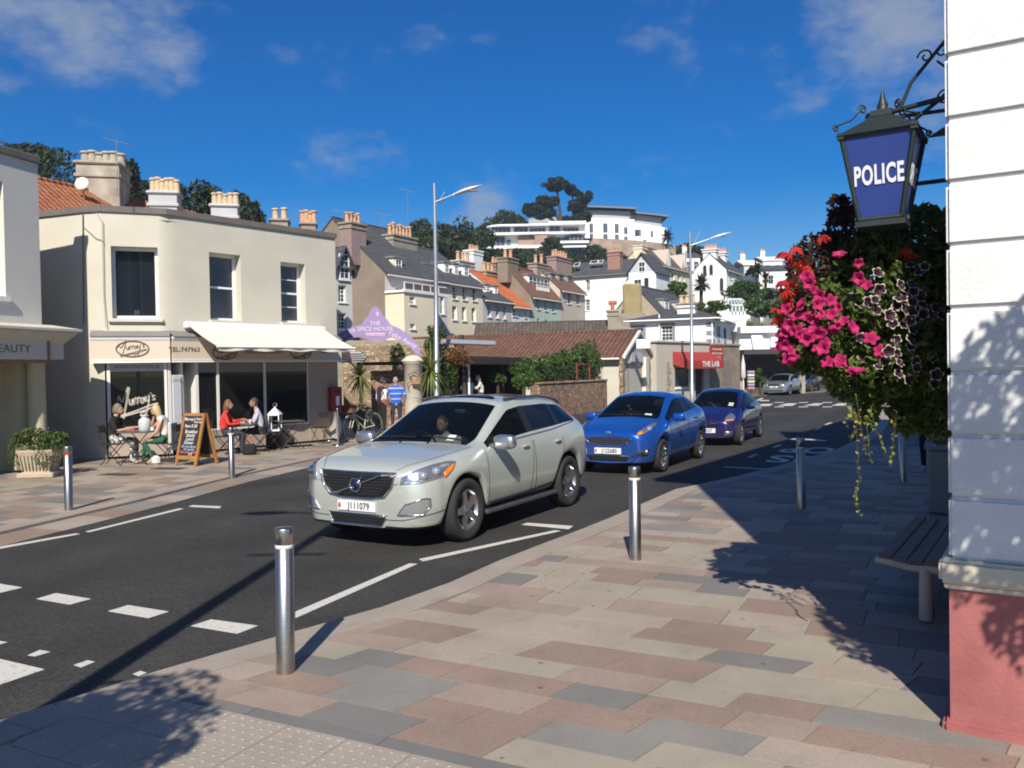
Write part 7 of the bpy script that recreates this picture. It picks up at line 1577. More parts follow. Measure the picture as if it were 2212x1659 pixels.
# golden wall and fence behind the arch
gw_ = P(740, 782, 33.5); gwl = thing('golden_wall', 'old golden rubble wall behind the arched sign', 'wall', (gw_.x, gw_.y, 0)); MB().bbox(0, 0, -.1, 4.6, .4, P(800, 744, 33.5).z, .04).build('stonework', RUBBLE2, gwl); MB().bbox(-.8, 1.5, 0, 3.4, 1.9, P(800, 735, 35).z, .04).build('upper_wall', STONEBR, gwl)
fb_ = thing('timber_beam', 'dark timber pergola beam between cafe and cream gatepost', 'beam', tuple(P(785, 786, 29.5))); o0 = P(785, 786, 29.5); MB().bbox(0, -.05, -.06, P(880, 786, 29.5).x - o0.x, .06, .06, .01).build('beam', WOODD, fb_); MB().bbox(.2, .3, -2.4, 1.55, .36, -.25, .01).build('board_wall', RUBBLE, fb_)
# arched purple sign on two cream gateposts
SY = 28.0; PURP = mk('lilac_sign_paint', (.30, .215, .41), .5, .05, 2, 0); ap = P(811, 714, SY)
ag_ = thing('arched_sign', 'lilac arched restaurant sign with dome shaped crest', 'sign', (ap.x, ap.y, 0)); LIL = plain('sign_white', (.66, .60, .72), .5)
def S2(px, py): q = P(px, py, SY); return (q.x - ap.x, 0, q.z)
top = [(690, 762), (712, 738), (735, 719), (760, 707), (781, 700), (787, 690), (794, 684), (797, 678), (800, 671), (804, 665), (811, 661), (818, 665), (822, 671), (825, 678), (829, 684), (836, 690), (842, 700), (862, 709), (884, 724), (899, 741), (907, 748), (908, 768)]
bot = [(900, 766), (885, 748), (866, 737), (846, 729), (832, 733), (811, 735.5), (790, 732), (778, 727), (757, 732), (735, 745), (715, 762), (700, 775)]
MB().ext([S2(*p) for p in top + bot], (0, .05, 0)).build('sign_board', PURP, ag_); MB().tube([S2(811, 663), S2(811, 655)], [.012, .004], 5).build('finial', PURP, ag_)
def st(body, px, py, size, rot=0, mat=None): q = S2(px, py); text('sign_lettering', body, size, mat or LIL, ag_, Matrix.Translation((q[0], -.012, q[2])) @ Matrix.Rotation(R(rot), 4, 'Y') @ Matrix.Rotation(R(90), 4, 'X'), extrude=.003)
st('THE', 811, 699, .20); st('SPICE HOUSE', 811, 711, .205); st('Take Away', 870, 733, .24, 29); st('Restaurant', 737, 727, .24, -27)
q = [S2(*p) for p in ((790, 719), (832, 719), (832, 726), (790, 726))]; MB().ext([(x, -.01, z) for x, y, z in q], (0, .006, 0)).build('sign_strip', plain('strip_pink', (.62, .42, .60), .5), ag_); st('indian restaurant', 811, 722.8, .11, 0, plain('strip_ink', (.3, .18, .34), .5))
cm = [];
for k in range(9): a = -1.2 + 2.6 * k / 8; cm.append((math.cos(a) * .075, math.sin(a) * .075))
for k in range(8, -1, -1): a = -1.2 + 2.6 * k / 8; cm.append((math.cos(a) * .06 - .03, math.sin(a) * .062))
q = S2(813, 678); MB().ext([(q[0] + x, -.012, q[2] + z) for x, z in cm], (0, .006, 0)).build('crescent_moon', LIL, ag_)
GPC = mk('gatepost_cream', (.58, .52, .42), .8, .06, 1, .15)
for px, lb in ((893, 'round cream gatepost with domed cap carrying the arched sign'),):
    g0 = P(px, 860, SY); gp = thing('gatepost', lb, 'gatepost', (g0.x, g0.y + .05, .1)); zt_ = P(px, 787, SY).z - .1; MB().lathe([(.31, 0), (.31, zt_), (.345, zt_ + .02), (.36, zt_ + .1)], 24).build('shaft', GPC, gp); MB().lathe([(.38, zt_ + .1), (.38, zt_ + .14), (.30, zt_ + .2), (.2, zt_ + .28), (.02, zt_ + .31)], 24).build('cap', GPC, gp)
g0 = P(893, 822, SY); hb = thing('hanging_bag', 'tan leather bag hung against the cream gatepost', 'bag', (g0.x + .15, g0.y - .38, g0.z)); MB().bbox(-.16, -.07, -.14, .16, .07, .1, .03).build('body', mk('tan_leather', (.40, .20, .12), .5, .15, 5, .1), hb); MB().tube([(-.16, 0, .05), (-.26, 0, .2), (-.1, 0, .28), (.05, 0, .22), (.16, 0, .08)], .02, 5).tube([(-.16, 0, 0), (-.3, 0, -.1), (-.28, 0, -.28)], .015, 5).build('strap', plain('strap_brown', (.12, .07, .05), .6), hb)
# yuccas in pots
def yucca(label, px, py, Y, L, pot, base_py):
    c = P(px, py, Y); t = thing('potted_yucca', label, 'plant', (c.x, c.y, .1)); f = MB(); blades(f, (0, 0, c.z - .1), 110, L, .026, rg, 0, .9, -1.1); f.build('leaves', LY, t); MB().tube([(0, 0, .5), (.03, 0, c.z - .1)], [.07, .05], 7).build('trunk', BARK, t)
    MB().lathe([(.20, 0), (.27, .1), (.33, .55), (.36, .6), (.36, .68), (.31, .68), (.3, .6)], 16).build('pot', pot, t); f = MB(); leaves(f, (0, 0, .72), (.34, .34, .16), 120, .05, rg); f.build('underplanting', LG, t)
yucca('spiky green yucca in a dark pot by the cafe corner', 778, 812, 25.6, .78, mk('dark_pot', (.05, .05, .05), .6, .1), 900); yucca('tall yellow green yucca in a grey pot beside the cream gatepost', 930, 800, 26.5, .95, mk('grey_planter', (.28, .28, .27), .7, .1), 900)
lv = thing('louvred_awning', 'grey folded louvre awning on the side of the cafe', 'awning', tuple(P(732, 775, 25.4))); o0 = P(732, 775, 25.4)
for k in range(5): MB().bbox(0, -.05 - .05 * k, -.12 + .065 * k, .86 - .06 * abs(k - 2), .3 - .05 * k, -.07 + .065 * k, .01).build('slat', plain('awning_grey', (.40, .42, .46), .5), lv)

# ---------------------------------------------------------------- lamp posts, bollards
GALV = mk('galvanised_steel', (.42, .44, .46), .42, .12, 3, .05, metal=.7)
def street_lamp(label, px, pt, Y, pa, ph0, ph1):
    b_ = P(px, 850, Y); t = thing('street_lamp', label, 'street lamp', (b_.x, b_.y, .1), 0, 'tall grey street lamps'); z = lambda x, y: P(x, y, Y).z - .1; xx = lambda x, y: P(x, y, Y).x - b_.x
    zt_ = z(px, pt); MB().tube([(0, 0, 0), (0, 0, 1.0), (0, 0, 1.02), (xx(px - 3, pt) * .6, 0, zt_ * .6), (xx(px - 5, pt), 0, zt_)], [.12, .12, .095, .075, .055], 12).build('post', GALV, t)
    a0, a1 = pa; MB().tube([(xx(*a0), 0, z(*a0)), (xx(*a1), -.1, z(*a1))], [.05, .03], 8).tube([(xx(a0[0], a0[1]), 0, z(a0[0], a0[1] + 12)), (xx((a0[0] + a1[0]) / 2, a0[1]), 0, z(0, (a0[1] + a1[1]) / 2 + 2))], .015, 6).build('arm', GALV, t)
    A, B = Vector((xx(*ph0), -.1, z(*ph0))), Vector((xx(*ph1), -.2, z(*ph1))); n_ = 10; prof = []
    h = MB(); d = (B - A); vv = []
    for i in range(n_ + 1):
        s_ = i / n_; w_ = .17 * math.sin(math.pi * min(1, s_ * .85 + .12)) ** .7; hh = .09 * math.sin(math.pi * min(1, s_ * .8 + .15))
        for k in range(10): th = 2 * math.pi * k / 10; vv.append(A + d * s_ + Vector((-.15 * math.sin(th) * hh * 3, math.cos(th) * w_, math.sin(th) * hh * (1 if math.sin(th) > 0 else .35))))
    h.add(vv, [(i * 10 + k, i * 10 + (k + 1) % 10, (i + 1) * 10 + (k + 1) % 10, (i + 1) * 10 + k) for i in range(n_) for k in range(10)] + [tuple(range(10)), tuple(range(n_ * 10, n_ * 10 + 10))], 0, True); h.build('lamp_head', plain('lamp_head_grey', (.62, .64, .66), .35, .3), t)
    MB().ell(A.lerp(B, .55) + Vector((0, 0, -.035)), (d.length * .33, .12, .03), 12, 6).build('diffuser', plain('lamp_diffuser', (.35, .37, .38), .3), t)
street_lamp('tall grey street lamp behind the roof of the silver green car', 943, 396, 29.0, ((938, 438), (985, 420)), (978, 424), (1041, 403))
street_lamp('tall grey street lamp in front of the bar with the red awning', 1495, 500, 43.0, ((1490, 531), (1537, 515)), (1532, 517), (1579, 503))
m, nt, b, o = nodes('brushed_steel'); pos = nt.nodes.new('ShaderNodeNewGeometry').outputs['Position']; mpn = nn(nt, 'ShaderNodeMapping', {'Vector': pos, 'Scale': (8, 8, 260)}); nz = nn(nt, 'ShaderNodeTexNoise', {'Vector': mpn.outputs[0], 'Scale': 1.0, 'Detail': 3.0})
nt.links.new(ramp(nt, nz.outputs['Fac'], [(.3, (.36, .345, .32)), (.7, (.50, .48, .45))]), b.inputs['Base Color']); b.inputs['Metallic'].default_value = 1.0; b.inputs['Roughness'].default_value = .33; bp = nn(nt, 'ShaderNodeBump', {'Height': nz.outputs['Fac'], 'Strength': .12, 'Distance': .002}); nt.links.new(bp.outputs[0], b.inputs['Normal']); STEEL = m
bol0 = thing('steel_bollard', 'x', 'bollard', (0, 0, 0), 0, 'brushed steel bollards')
MB().lathe([(.058, -.05), (.058, .79), (.0545, .792), (.0545, .822), (.058, .824), (.059, .915), (.055, .925), (.001, .928)], 28).build('post', STEEL, bol0)
MB().lathe([(.0555, .795), (.0575, .797), (.0575, .817), (.0555, .819)], 28, cap=False).build('reflective_band', plain('band_white', (.62, .62, .6), .4), bol0)
bd_ = MB(); bd_.lathe([(.0578, .797), (.0585, .798), (.0585, .816), (.0578, .817)], 28, cap=False); rb_ = None
BL = (((617, 1452), ZP, 'nearest steel bollard at the kerb beside the zebra crossing'), ((1373, 1209), ZP, 'steel bollard in the sun beyond the nearest one, behind it the blue hatchback'), ((1731, 1098), ZP, 'shaded bollard at the edge of the bus bay'), ((1951, 1040), ZP, 'shaded bollard behind the trailing flowers'),
      ((149, 1102), ZL, 'steel bollard with red band on the far pavement near the planter'), ((501, 1029), ZL, 'steel bollard in front of the cafe tables'), ((1933, 884), .05, 'distant bollard far up the right hand pavement'))
for i, (pp, z, lb) in enumerate(BL):
    g = G(*pp, z); b_ = bol0 if i == 0 else copy_tree(bol0); b_.location = g; b_['label'] = lb; b_.rotation_euler = (R(rg.uniform(-.6, .6)), R(rg.uniform(-.6, .6)), 0)
    if i == 4: [c for c in children(b_) if c.name.startswith('reflective')][0].data = (lambda me: (me.materials.clear(), me.materials.append(plain('band_red', (.45, .03, .02), .4)), me)[2])([c for c in children(b_) if c.name.startswith('reflective')][0].data.copy())

# lamp post with baskets just behind the camera: only its shadow is in the picture
def basket_plants(mb, c, r, n, rg_, mat=0): clumpy(mb, c, (r, r, r * .9), 26, n, .045, rg_, .5, mat)
lp = thing('flower_lamp_post', 'street lamp with hanging flower baskets whose shadow crosses the road', 'street lamp', (-3.05, 1.0, .05)); MB().tube([(0, 0, 0), (0, 0, 1.2), (0, 0, 1.25), (0, 0, 8.6)], [.13, .13, .10, .07], 10).build('post', GALV, lp)
MB().tube([(0, 0, 3.5), (.55, 0, 3.5)], .018, 6).tube([(0, 0, 3.2), (.3, 0, 3.48)], .012, 6).tube([(-.45, 0, 6.55), (.4, 0, 6.55)], .03, 6).tube([(0, 0, 8.6), (-.6, 0, 8.75), (-1.0, 0, 8.8)], .035, 6).build('bracket', GALV, lp); f = MB(); MB().ell((-1.25, 0, 8.8), (.36, .14, .08), 12, 6).build('lamp_head', MATS['lamp_head_grey'], lp)
basket_plants(f, (.5, .05, 2.75), .52, 210, rg); f.build('foliage', LG, lp)

# ---------------------------------------------------------------- police lantern
IRON = mk('lantern_iron', (.018, .026, .024), .5, .2, 6, .1); PBLUE = mk('lantern_blue_glass', (.030, .055, .23), .22, .12, 3, .02, coat=.3)
LC = P(1908, 388, 4.78); lt = thing('police_lantern', 'blue glass police lantern with iron frame on wall bracket', 'lantern', LC, -POL_A); lt.scale = (.93,) * 3
zT, zB, wT, wB = .250, -.252, .203, .119
def fr4(w, z): return [(-w, -w, z), (w, -w, z), (w, w, z), (-w, w, z)]
tp, bt_ = fr4(wT, zT), fr4(wB, zB); k = MB()
for a, b_ in zip(tp, bt_): k.tube([a, b_], .015, 6)
for q in (tp, bt_):
    for i in range(4): k.tube([q[i], q[(i + 1) % 4]], .015, 6)
for i in range(4): k.box(-.02, -.02, -.02, .02, .02, .02, 0, Matrix.Translation(tp[i]))
k.box(-wB - .02, -wB - .02, zB - .045, wB + .02, wB + .02, zB - .012); k.build('frame', IRON, lt)
for i in range(4):
    a, b_, c_, d = [Vector(v) * .985 for v in (bt_[i], bt_[(i + 1) % 4], tp[(i + 1) % 4], tp[i])]; gp_ = MB().poly([a, b_, c_, d]).build('glass_panel', PBLUE, lt)
    mid = (a + b_ + c_ + d) / 4; ex_ = (b_ - a).normalized(); ez = ((c_ + d) / 2 - (a + b_) / 2).normalized(); ny = ex_.cross(ez); M = Matrix(((ex_.x, ez.x, ny.x, 0), (ex_.y, ez.y, ny.y, 0), (ex_.z, ez.z, ny.z, 0), (0, 0, 0, 1))); M.translation = mid + ny * .006 - ez * .0
    text('lantern_lettering', 'POLICE', .158, plain('lantern_white', (.72, .74, .78), .5), gp_, M, extrude=.001, bold=.005, sx=.50, spacing=1.1)
k = MB(); r0, r1 = fr4(wT + .025, zT), fr4(.055, zT + .13)
k.add(r0 + r1, [(0, 1, 5, 4), (1, 2, 6, 5), (2, 3, 7, 6), (3, 0, 4, 7), (3, 2, 1, 0)]); k.box(-.06, -.06, zT + .13, .06, .06, zT + .165); k.lathe([(.045, zT + .165), (.03, zT + .185), (.034, zT + .2), (.02, zT + .235), (.001, zT + .315)], 10); k.build('roof', IRON, lt)
k = MB()
def scroll(mb, c, r, turns, ax, az, r_=.006, start=0): mb.tube([Vector(c) + (Vector(ax) * math.cos(start + t * turns * 2 * math.pi / 20) + Vector(az) * math.sin(start + t * turns * 2 * math.pi / 20)) * r * (1 - .04 * t) for t in range(21)], r_, 5)
for i in range(4):
    a, b_ = Vector(r0[i]), Vector(r1[i]); d = Vector((a.x, a.y, 0)).normalized(); k.tube([a + Vector((0, 0, .06)), a.lerp(b_, .5) + d * .02 + Vector((0, 0, .035)), b_ + d * .05 + Vector((0, 0, .06))], .006, 5); scroll(k, b_ + d * .06 + Vector((0, 0, .04)), .03, 1.3, d, (0, 0, 1)); scroll(k, a + Vector((0, 0, .045)), .022, 1.3, d, (0, 0, 1))
k.build('scrollwork', IRON, lt)
# bracket: local +x of the lantern is along the end wall direction (towards the building)
k = MB(); br = lambda x, y, z: Vector((x, y, z)); zb2 = zT + .15
k.tube([br(0, 0, zb2), br(.62, -.05, zb2 + .05)], .016, 6); k.tube([br(0, 0, zb2 - .03), br(.62, .10, zb2 - .02)], .012, 6); k.tube([br(.10, 0, zb2 - .12), br(.30, 0, zb2 + .02), br(.62, 0, zb2 + .2)], .012, 6)
k.tube([br(.10, 0, zb2 + .02), br(.16, 0, zb2 + .16), br(.46, 0, zb2 + .50)], .011, 6); scroll(k, br(.445, 0, zb2 + .49), .045, 1.2, (1, 0, 0), (0, 0, 1), .006, 2.0); scroll(k, br(.24, 0, zb2 + .30), .045, 1.2, (-1, 0, 0), (0, 0, 1)); scroll(k, br(.34, 0, zb2 + .04), .05, 1.6, (1, 0, 0), (0, 0, 1)); scroll(k, br(.50, 0, zb2 - .05), .05, 1.5, (1, 0, 0), (0, 0, 1)); scroll(k, br(.33, 0, zb2 + .31), .04, 1.2, (1, 0, 0), (0, 0, 1))
k.tube([br(.30, 0, zb2 + .26), br(.46, 0, zb2 + .10), br(.6, 0, zb2 + .02)], .007, 5); k.ext([br(.24, .02, zT - .03), br(.62, .02, zT - .03), br(.62, .02, zT + .17)], (0, .012, 0)); k.build('wall_bracket', IRON, lt)

# ---------------------------------------------------------------- hanging basket of flowers beneath it
BY_ = 5.22; bc = P(1880, 700, BY_); hbk = thing('hanging_basket', 'huge hanging basket of pink, red and dark petunias below the lantern', 'flowers', bc)
LF = leafmat('basket_leaf', (.018, .038, .008), (.13, .19, .04), .35, scale=6); LBR = leafmat('bronze_leaf', (.03, .008, .010), (.07, .035, .02), .25, scale=6); f = MB(); px1 = BY_ / FPX
for px, py, rx, ry, n_, m_ in ((1765, 700, 80, 110, 1500, 0), (1770, 590, 70, 90, 900, 1), (1850, 520, 70, 85, 900, 1), (1880, 620, 120, 130, 2600, 0), (1930, 760, 110, 110, 2400, 0), (1990, 560, 90, 120, 2600, 0), (2030, 700, 60, 170, 2200, 0), (1990, 810, 75, 95, 1500, 0), (1840, 800, 60, 70, 900, 0), (1740, 760, 55, 45, 600, 0), (2030, 880, 50, 80, 900, 0), (1875, 860, 28, 60, 360, 0), (1960, 880, 40, 60, 500, 0), (1815, 452, 30, 35, 130, 1)):
    leaves(f, P(px, py, BY_ + (.12 if py < 600 else .02)) - bc, (rx * px1, min(.36, rx * px1 * 1.1), ry * px1), n_, .036, rg, m_, .45)
f.build('foliage', [LF, LBR], hbk); MB().lathe([(.05, -.32), (.22, -.22), (.32, 0)], 16, c=tuple(P(1890, 640, BY_ + .05) - bc)).build('basket', mk('coir', (.06, .04, .025), .95, .3, 20, .4), hbk)
def petal_flower(r, cup, mats, rim=.0, lobes=5):
    k = MB(); n_ = lobes * 6; ring_ = []
    for j, (rr, zz) in enumerate(((.12, -.5), (.45, -.06), (.80, .05), (1.0, .0))):
        for i in range(n_):
            th = 2 * math.pi * i / n_; lob = 1 - (.34 if j == 3 else .2 if j == 2 else .05) * abs(math.cos(th * lobes / 2)) ** 3; ring_.append((rr * lob * r * math.cos(th), rr * lob * r * math.sin(th), zz * cup * r + (.05 * r * math.sin(th * lobes) if j == 3 else 0)))
    k.add(ring_[:3 * n_], [(j * n_ + i, j * n_ + (i + 1) % n_, (j + 1) * n_ + (i + 1) % n_, (j + 1) * n_ + i) for j in range(2) for i in range(n_)], 0, True)
    k.add(ring_[2 * n_:], [(i, (i + 1) % n_, n_ + (i + 1) % n_, n_ + i) for i in range(n_)], 1, True); k.add(ring_[:n_], [tuple(range(n_))], 2)
    me = k.mesh('flower'); [me.materials.append(m_) for m_ in mats]; return me
def petalmat(name, c, tr=.3): return leafmat(name, mul(c, .8), mul(c, 1.15), tr, .6, 9)
PKM = petalmat('petal_pink', (.46, .022, .13)); PKD = petalmat('petal_deep', (.16, .004, .04)); DKM = petalmat('petal_aubergine', (.030, .006, .022), .15); RIMM = petalmat('petal_cream_rim', (.62, .58, .44)); RDM = petalmat('petal_red', (.46, .04, .03))
pk_me = petal_flower(.041, 1.2, (PKM, PKM, PKD)); dk_me = petal_flower(.037, .8, (DKM, RIMM, DKM))
def begonia():
    k = MB()
    for i in range(9):
        th = i * 2.4; sp = .5 + .5 * (i % 3) / 2; d = Vector((math.cos(th) * sp, math.sin(th) * sp, -.9)).normalized(); s_ = d.orthogonal().normalized() * .014; p = d * .01
        k.add([p, p + d * .03 + s_, p + d * .075, p + d * .03 - s_], [(0, 1, 2, 3)], 0)
    me = k.mesh('flower'); me.materials.append(RDM); return me
rd_me = begonia()
def D2(c): return 1626.5 + .2145 * c[0], 474.4 + .2145 * c[1]
PINKS = ((560, 590), (1065, 440), (1060, 590), (1145, 655), (665, 765), (790, 810), (660, 850), (480, 870), (850, 885), (590, 945), (520, 970), (750, 960), (600, 1005), (910, 1015), (1020, 1090), (840, 1060), (720, 1110), (830, 1110), (620, 1090), (400, 1125), (320, 1130), (600, 1170), (480, 1165), (540, 1200), (1190, 1190), (640, 1300), (740, 1240), (700, 1290), (240, 1290), (320, 1270), (390, 1320), (415, 1390), (750, 1430), (870, 1415), (1000, 1520), (1060, 1510), (1280, 1320), (590, 700), (430, 970), (360, 1060), (690, 960), (790, 950), (560, 1130), (660, 1150), (300, 1180), (450, 1110), (280, 1230), (360, 1400), (560, 640), (530, 570), (900, 1440), (870, 340), (480, 830), (330, 900))
DARKS = ((1590, 455), (1258, 530), (1680, 530), (1490, 655), (1600, 650), (1275, 705), (1545, 730), (1620, 720), (1690, 770), (1170, 825), (1230, 805), (1490, 790), (1605, 830), (1455, 855), (1085, 880), (1255, 915), (1405, 915), (1530, 895), (1380, 960), (1715, 950), (1410, 1045), (1510, 1060), (1580, 1010), (1640, 1005), (1605, 1110), (1445, 1205), (1590, 1215), (1590, 1275), (1085, 1190), (1370, 1325), (1335, 1410), (1265, 1480), (1440, 1260), (1480, 1440), (1640, 1425), (1650, 1490), (1610, 1560), (1470, 1550), (1445, 1350), (1700, 850), (1840, 890), (1800, 980), (1900, 960), (1810, 1390), (1850, 1560), (1730, 470), (1560, 1620), (1830, 1650), (1600, 940), (1090, 1410))
REDS = ((370, 330), (440, 260), (500, 390), (540, 450), (500, 480), (400, 590), (330, 700), (380, 730), (350, 790), (230, 970), (250, 880), (1540, 270), (1590, 325), (680, 150), (460, 430), (560, 480), (390, 380), (300, 680), (400, 700), (340, 760), (420, 640), (300, 870), (250, 980), (320, 310), (300, 600))
for lst, me, nm, sc0 in ((PINKS, pk_me, 'pink_petunia', 1.0), (DARKS, dk_me, 'dark_petunia', 1.0), (REDS, rd_me, 'red_begonia', .8)):
    for c in lst:
        px, py = D2(c); fr_ = abs(px - 1880) / 200; Yf = BY_ - .44 + .26 * fr_ * fr_ + rg.uniform(-.03, .05)
        if nm == 'red_begonia': Yf += .08
        p = P(px, py, Yf); tc_ = (Vector((0, 0, CAM_H)) - p).normalized(); fac = (Vector((-.1 - .5 * (1880 - px) / 200, -1, .35)) + rvec(rg) * .95).normalized()
        qt = fac.to_track_quat('Z', 'Y') if nm != 'red_begonia' else Vector((rg.uniform(-.4, .4), rg.uniform(-.6, .2), 1)).to_track_quat('Z', 'Y'); s_ = sc0 * rg.uniform(.8, 1.2)
        link(nm, me, hbk, Matrix.Translation(p - bc) @ qt.to_matrix().to_4x4() @ Matrix.Rotation(rg.uniform(0, 6), 4, 'Z') @ Matrix.Scale(s_, 4))
LV = leafmat('creeping_jenny', (.10, .12, .015), (.36, .36, .07), .4, scale=8)
for pts in (((1840, 880), (1849, 912), (1853, 977), (1856, 1030), (1847, 1075), (1859, 1117)), ((1880, 880), (1892, 930), (1905, 955), (1915, 990)), ((1860, 880), (1845, 930), (1836, 950)), ((1870, 900), (1876, 960), (1882, 1000)), ((1935, 900), (1930, 960), (1922, 1010)), ((1830, 870), (1828, 900), (1832, 925)), ((1850, 860), (1862, 930), (1868, 975))):
    P3 = [P(x, y, BY_ - .25) - bc for x, y in pts]; v_ = MB(); v_.tube(P3, .0028, 4, 1); n_ = int(sum((b - a).length for a, b in zip(P3, P3[1:])) / .012)
    for i in range(n_):
        t_ = i / n_ * (len(P3) - 1); a = P3[int(t_)].lerp(P3[int(t_) + 1], t_ % 1) + rvec(rg) * (.022 if t_ < 1.5 else .010); e1 = rvec(rg).normalized(); e2 = e1.cross(rvec(rg)).normalized(); r_ = rg.uniform(.006, .013) * (1.0 if rg.random() < .8 else .4)
        v_.add([a + (e1 * math.cos(k) + e2 * math.sin(k)) * r_ for k in (0, 1.05, 2.1, 3.14, 4.2, 5.2)], [(0, 1, 2, 3, 4, 5)], 0)
    v_.build('trailing_stem', [LV, BARK], hbk)
MB().tube([tuple(P(1890, 620, BY_ + .05) - bc), tuple(Vector((LC.x, LC.y, LC.z + .05)) - bc + u_pol * .5)], .008, 5).tube([tuple(Vector((LC.x, LC.y, LC.z + .05)) - bc + u_pol * .5), tuple(Vector((LC.x, LC.y, LC.z + .05)) - bc + u_pol * .5 + n_pol * .8)], .014, 6).build('bracket', IRON, hbk)
# a post with a second basket, right of the camera and outside the frame: its leaves dapple the white wall
b2 = C0 + n_pol * 1.42 - u_pol * 1.85; hb2 = thing('flower_post', 'post with a full flower basket right of the view, dappling the white wall', 'flowers', b2 + Vector((0, 0, .3))); f = MB()
for c_, r_, n_ in (((0, 0, 3.15), (.50, .5, .42), 2200), ((.1, -.08, 2.75), (.5, .45, .4), 1500), ((.3, -.2, 3.5), (.4, .4, .4), 1200), ((-.3, .1, 2.7), (.25, .25, .45), 420), ((.05, 0, 2.35), (.3, .3, .35), 420), ((.35, -.2, 2.3), (.3, .3, .4), 600), ((-.1, .1, 2.1), (.12, .12, .3), 90)): leaves(f, c_, r_, n_, .042, rg, 0, .4)
f.build('foliage', [LF], hb2); MB().tube([tuple(n_pol * .7), tuple(n_pol * .7 + Vector((0, 0, 4)))], .05, 8).tube([tuple(n_pol * .7 + Vector((0, 0, 3.9))), (0, 0, 3.9), (0, 0, 3.2)], .014, 6).build('post', GALV, hb2)

# ---------------------------------------------------------------- bench, bin
TEAK = mk('weathered_teak', (.16, .12, .095), .7, .25, 5, .3); CASTI = mk('cream_cast_iron', (.50, .44, .33), .5, .1, 3, .1)
bq0 = G(1897, 1203, .5); bn = thing('street_bench', 'slatted wooden bench with cream cast arms in the shade by the wall', 'bench', (bq0.x, bq0.y, ZP), 90 - 33.5)
for i in range(5): MB().bbox(0, -.01 - i * .105 if False else i * -.105 - .095, .42 + (.018 if i == 0 else .03 * abs(i - 2) * .3), 1.9, i * -.105, .45 + (.018 if i == 0 else .03 * abs(i - 2) * .3), .008).build('seat_slat', TEAK, bn)
for i in range(4): MB().bbox(0, -.60 - i * .03, .56 + i * .11, 1.9, -.57 - i * .03, .65 + i * .11, .008).build('back_slat', TEAK, bn)
for x in (.02, 1.83):
    MB().tube([(x, .02, .43), (x, -.22, .39), (x, -.44, .39), (x, -.56, .46), (x, -.62, .66), (x, -.70, .98)], [.028, .03, .034, .034, .028, .02], 8).tube([(x, -.32, .39), (x, -.32, .02)], [.045, .05], 8).build('cast_frame', CASTI, bn)
g = G(2046, 1108, ZP); bi = thing('litter_bin', 'grey litter bin with domed blue lid against the wall', 'bin', g, -33); MB().bbox(-.2, -.2, 0, .26, .24, .82, .03).build('body', mk('bin_grey', (.20, .20, .19), .5, .1), bi); MB().ext([(-.23, -.23, .82), (.29, -.23, .82), (.29, .27, .95), (-.23, .27, .95)], (0, 0, .05)).build('lid', mk('bin_lid_blue', (.12, .20, .30), .4, .1), bi)
